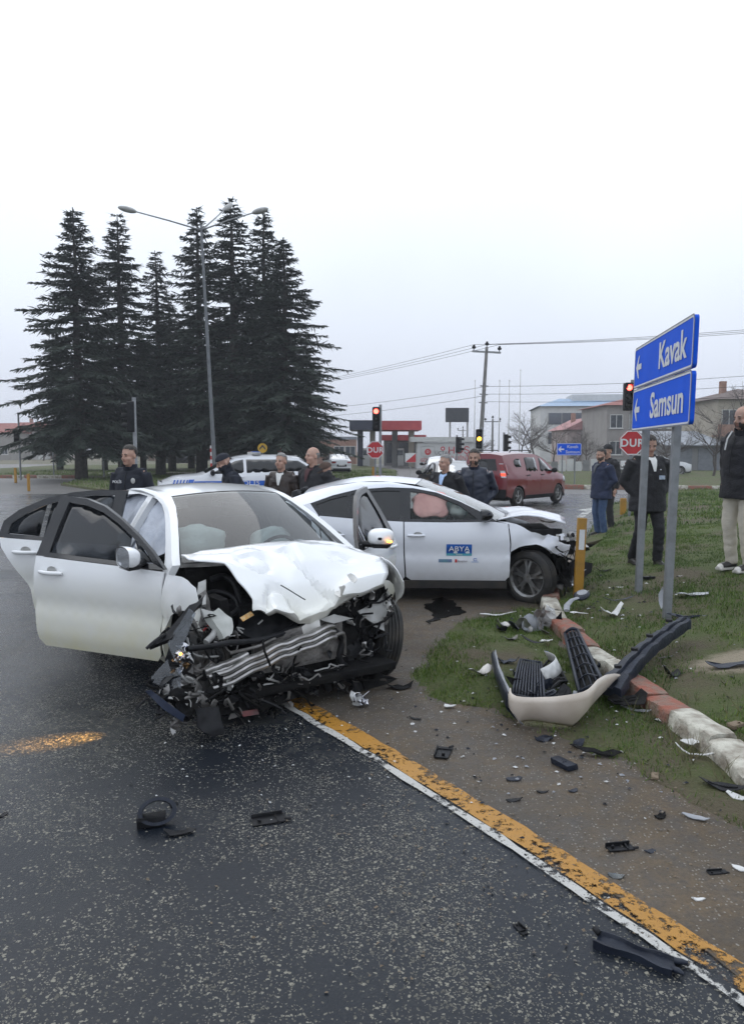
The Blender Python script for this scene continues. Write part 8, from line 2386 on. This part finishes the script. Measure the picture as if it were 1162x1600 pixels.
# ring shaped bracket on the road
e = empty('ring_bracket', on_ground(243, 1288), R(20), 'black ring shaped clamp standing on the wet road', 'debris', 'debris of the crash')
m = MB(); M = Matrix.Rotation(R(62), 3, 'X'); m.grid([[M @ Vector((r * 1.15 * math.cos(a), r * math.sin(a) * .8, z)) + Vector((.01, 0, .062)) for a in np.linspace(0, 2 * math.pi, 21)] for r, z in ((.075, -.018), (.080, .018), (.062, .020), (.058, -.018), (.075, -.018))]); m.build('ring', M_navyp, e, smooth=True, angle=40)
m = MB(); m.box(-.085, .05, -.035, .03, .0, .052); m.v = [tuple(crumple(v, .012, 8, 3)) for v in m.v]; m.build('foot', M_black, e, bevel=.008)
m = MB(); m.tube([(.07, .0, .08), (.105, .01, .085)], .012, 6); m.build('lug', M_black, e)
# large black trough near the camera
e = empty('trough_shaped_trim', on_ground(990, 1492), R(-33), 'long black trough shaped trim with a forked end lying on the white line', 'debris', 'debris of the crash')
rows = []
for i in range(17):
    t = i / 16; x = -.135 + .27 * t
    w = .034 + .006 * math.sin(t * 9); h = .030 - .006 * t
    rows.append([Vector((x, y * w, z * h)) + noise.noise_vector(Vector((x * 20, y, z))) * .003 for y, z in ((-1.15, 0), (-1.15, .95), (-.95, 1.0), (-.8, .35), (.0, .22), (.8, .35), (.95, .8), (1.1, .75), (1.1, 0))])
m = MB(); m.grid(rows); m.f.append(list(range(9))); m.m.append(0); m.f.append([16 * 9 + j for j in range(9)][::-1]); m.m.append(0); m.build('trough', M_navyp, e, smooth=True, angle=35)
for y in (-.022, .024):
    m = MB(); m.tube([(.13, y, .014), (.155, y * 1.2, .018), (.172, y * 1.5, .016)], [.012, .010, .006], 6); m.build('fork_end', M_navyp, e, smooth=True)
m = MB(); m.tube([(-.13, .02, .02), (-.15, .028, .028), (-.145, .04, .026)], [.012, .011, .006], 6); m.build('clip_end', M_black, e, smooth=True)
# chrome lamp bowl at the sedan's far wheel
e = empty('chrome_lamp_bowl', on_ground(560, 1104), 0, 'crushed chrome lamp bowl on the ground under the sedan corner', 'debris', 'debris of the crash')
for i in range(5): shard('chrome_piece', e, M_chrome if i % 2 == 0 else M_wchip, (random.Random(i).uniform(-.04, .04), random.Random(i + 9).uniform(-.03, .03), .03 + .012 * i), (i * 1.3, i * .9, i), .05, 130 + i, .003, .9, 7, .7, 1.2)
# oily patch under the hatchback
_os = [(.62, 7.45), (.72, 7.75), (.95, 7.95), (1.0, 8.35), (.85, 8.9), (.70, 8.75), (.60, 8.2), (.66, 7.9)]
_os = [(_p[0] + noise.noise(Vector((_p[0]*7, _p[1]*7, 2))) * .13, _p[1] + noise.noise(Vector((_p[0]*7, _p[1]*7, 4))) * .13) for _p in resample(_os, .06)]
sheet('oil_stain', _os, lambda x, y: .022, .07, pm('spilled_oil', (.004, .004, .004), .18, (.010, .009, .008), 9))
# glass crumbs and chips too many to count
def crumbs(name, label, n, region, mats, smin, smax, seed):
    rs = random.Random(seed); m = MB(); k = 0
    while k < n:
        px, py = rs.gauss(region[0], region[2]), rs.gauss(region[1], region[3])
        if not (5 < px < 1158 and 880 < py < 1560): continue
        p = on_ground(px, py); s_ = rs.uniform(smin, smax); a = rs.uniform(0, 6.3)
        m.mi = rs.randrange(len(mats)); q = []
        for i in range(4):
            t = a + i * 1.57 + rs.uniform(-.4, .4); q.append(p + Vector((math.cos(t) * s_, math.sin(t) * s_ * .6, rs.uniform(.002, .012))))
        top = sum(q, Vector((0, 0, 0))) / 4 + Vector((0, 0, s_ * .5))
        m.add(q + [top], [(0, 1, 4), (1, 2, 4), (2, 3, 4), (3, 0, 4)]); k += 1
    tag(m.build(name, mats, None), label, 'debris', kind='stuff')
crumbs('debris_crumbs', 'tiny chips of plastic and glass strewn over the dirt and grass', 260, (860, 1110, 170, 90), [M_wchip, M_black, M_navyp, M_lgt], .006, .018, 4)
crumbs('debris_crumbs', 'tiny black crumbs on the wet road round the sedan nose', 110, (430, 1140, 140, 60), [M_black, M_matte, M_wchip], .005, .013, 6)
crumbs('debris_crumbs', 'tiny shards on the grass round the yellow post', 120, (930, 930, 70, 40), [M_wchip, M_black, M_navyp], .010, .026, 8)
# pebbles on the shoulder
crumbs('gravel', 'loose pebbles on the dirt shoulder', 900, (820, 1250, 210, 130), [pm('pebble_grey', (.17, .155, .135), .9, (.11, .10, .09), 30), pm('pebble_tan', (.22, .18, .13), .9, (.15, .12, .09), 30), MATS['field_stone']], .003, .010, 12)
# stems and dry weeds along the kerb
def weeds(n, seed):
    rs = random.Random(seed); m = MB()
    for _ in range(n):
        y = rs.uniform(3.4, 9); x = kerb_x(y) + rs.choice((-1, 1)) * rs.uniform(.08, .35); z = gnd(x, y)
        for k in range(rs.randint(2, 5)):
            a = rs.uniform(0, 6.3); h = rs.uniform(.05, .15); l = rs.uniform(.2, .8)
            m.tube([(x, y, z), (x + math.cos(a) * h * l * .5, y + math.sin(a) * h * l * .5, z + h * .6), (x + math.cos(a) * h * l, y + math.sin(a) * h * l, z + h)], [.0022, .0018, .0008], 3, cap=False)
    tag(m.build('dry_weeds', pm('dry_stalks', (.16, .13, .07), .9, (.08, .09, .035), 20), None), 'thin dry weed stalks along the painted kerb', 'weeds', kind='stuff')
weeds(110, 3)

# ================================================================== MISTY AIR
hz = MB(); hz.box(-285, 285, -75, 520, -1.2, 18.6)
M_haze = bpy.data.materials.new('misty_air')
M_haze.use_nodes = True
_n = M_haze.node_tree.nodes; _n.clear()
_o = _n.new('ShaderNodeOutputMaterial'); _v = _n.new('ShaderNodeVolumePrincipled')
_v.inputs['Color'].default_value = (.90, .93, .98, 1)
_v.inputs['Density'].default_value = .0011
_v.inputs['Anisotropy'].default_value = .2
M_haze.node_tree.links.new(_v.outputs[0], _o.inputs['Volume'])
hzo = hz.build('haze', M_haze)
tag(hzo, kind='stuff')
bpy.data.scenes.remove(BENCH)
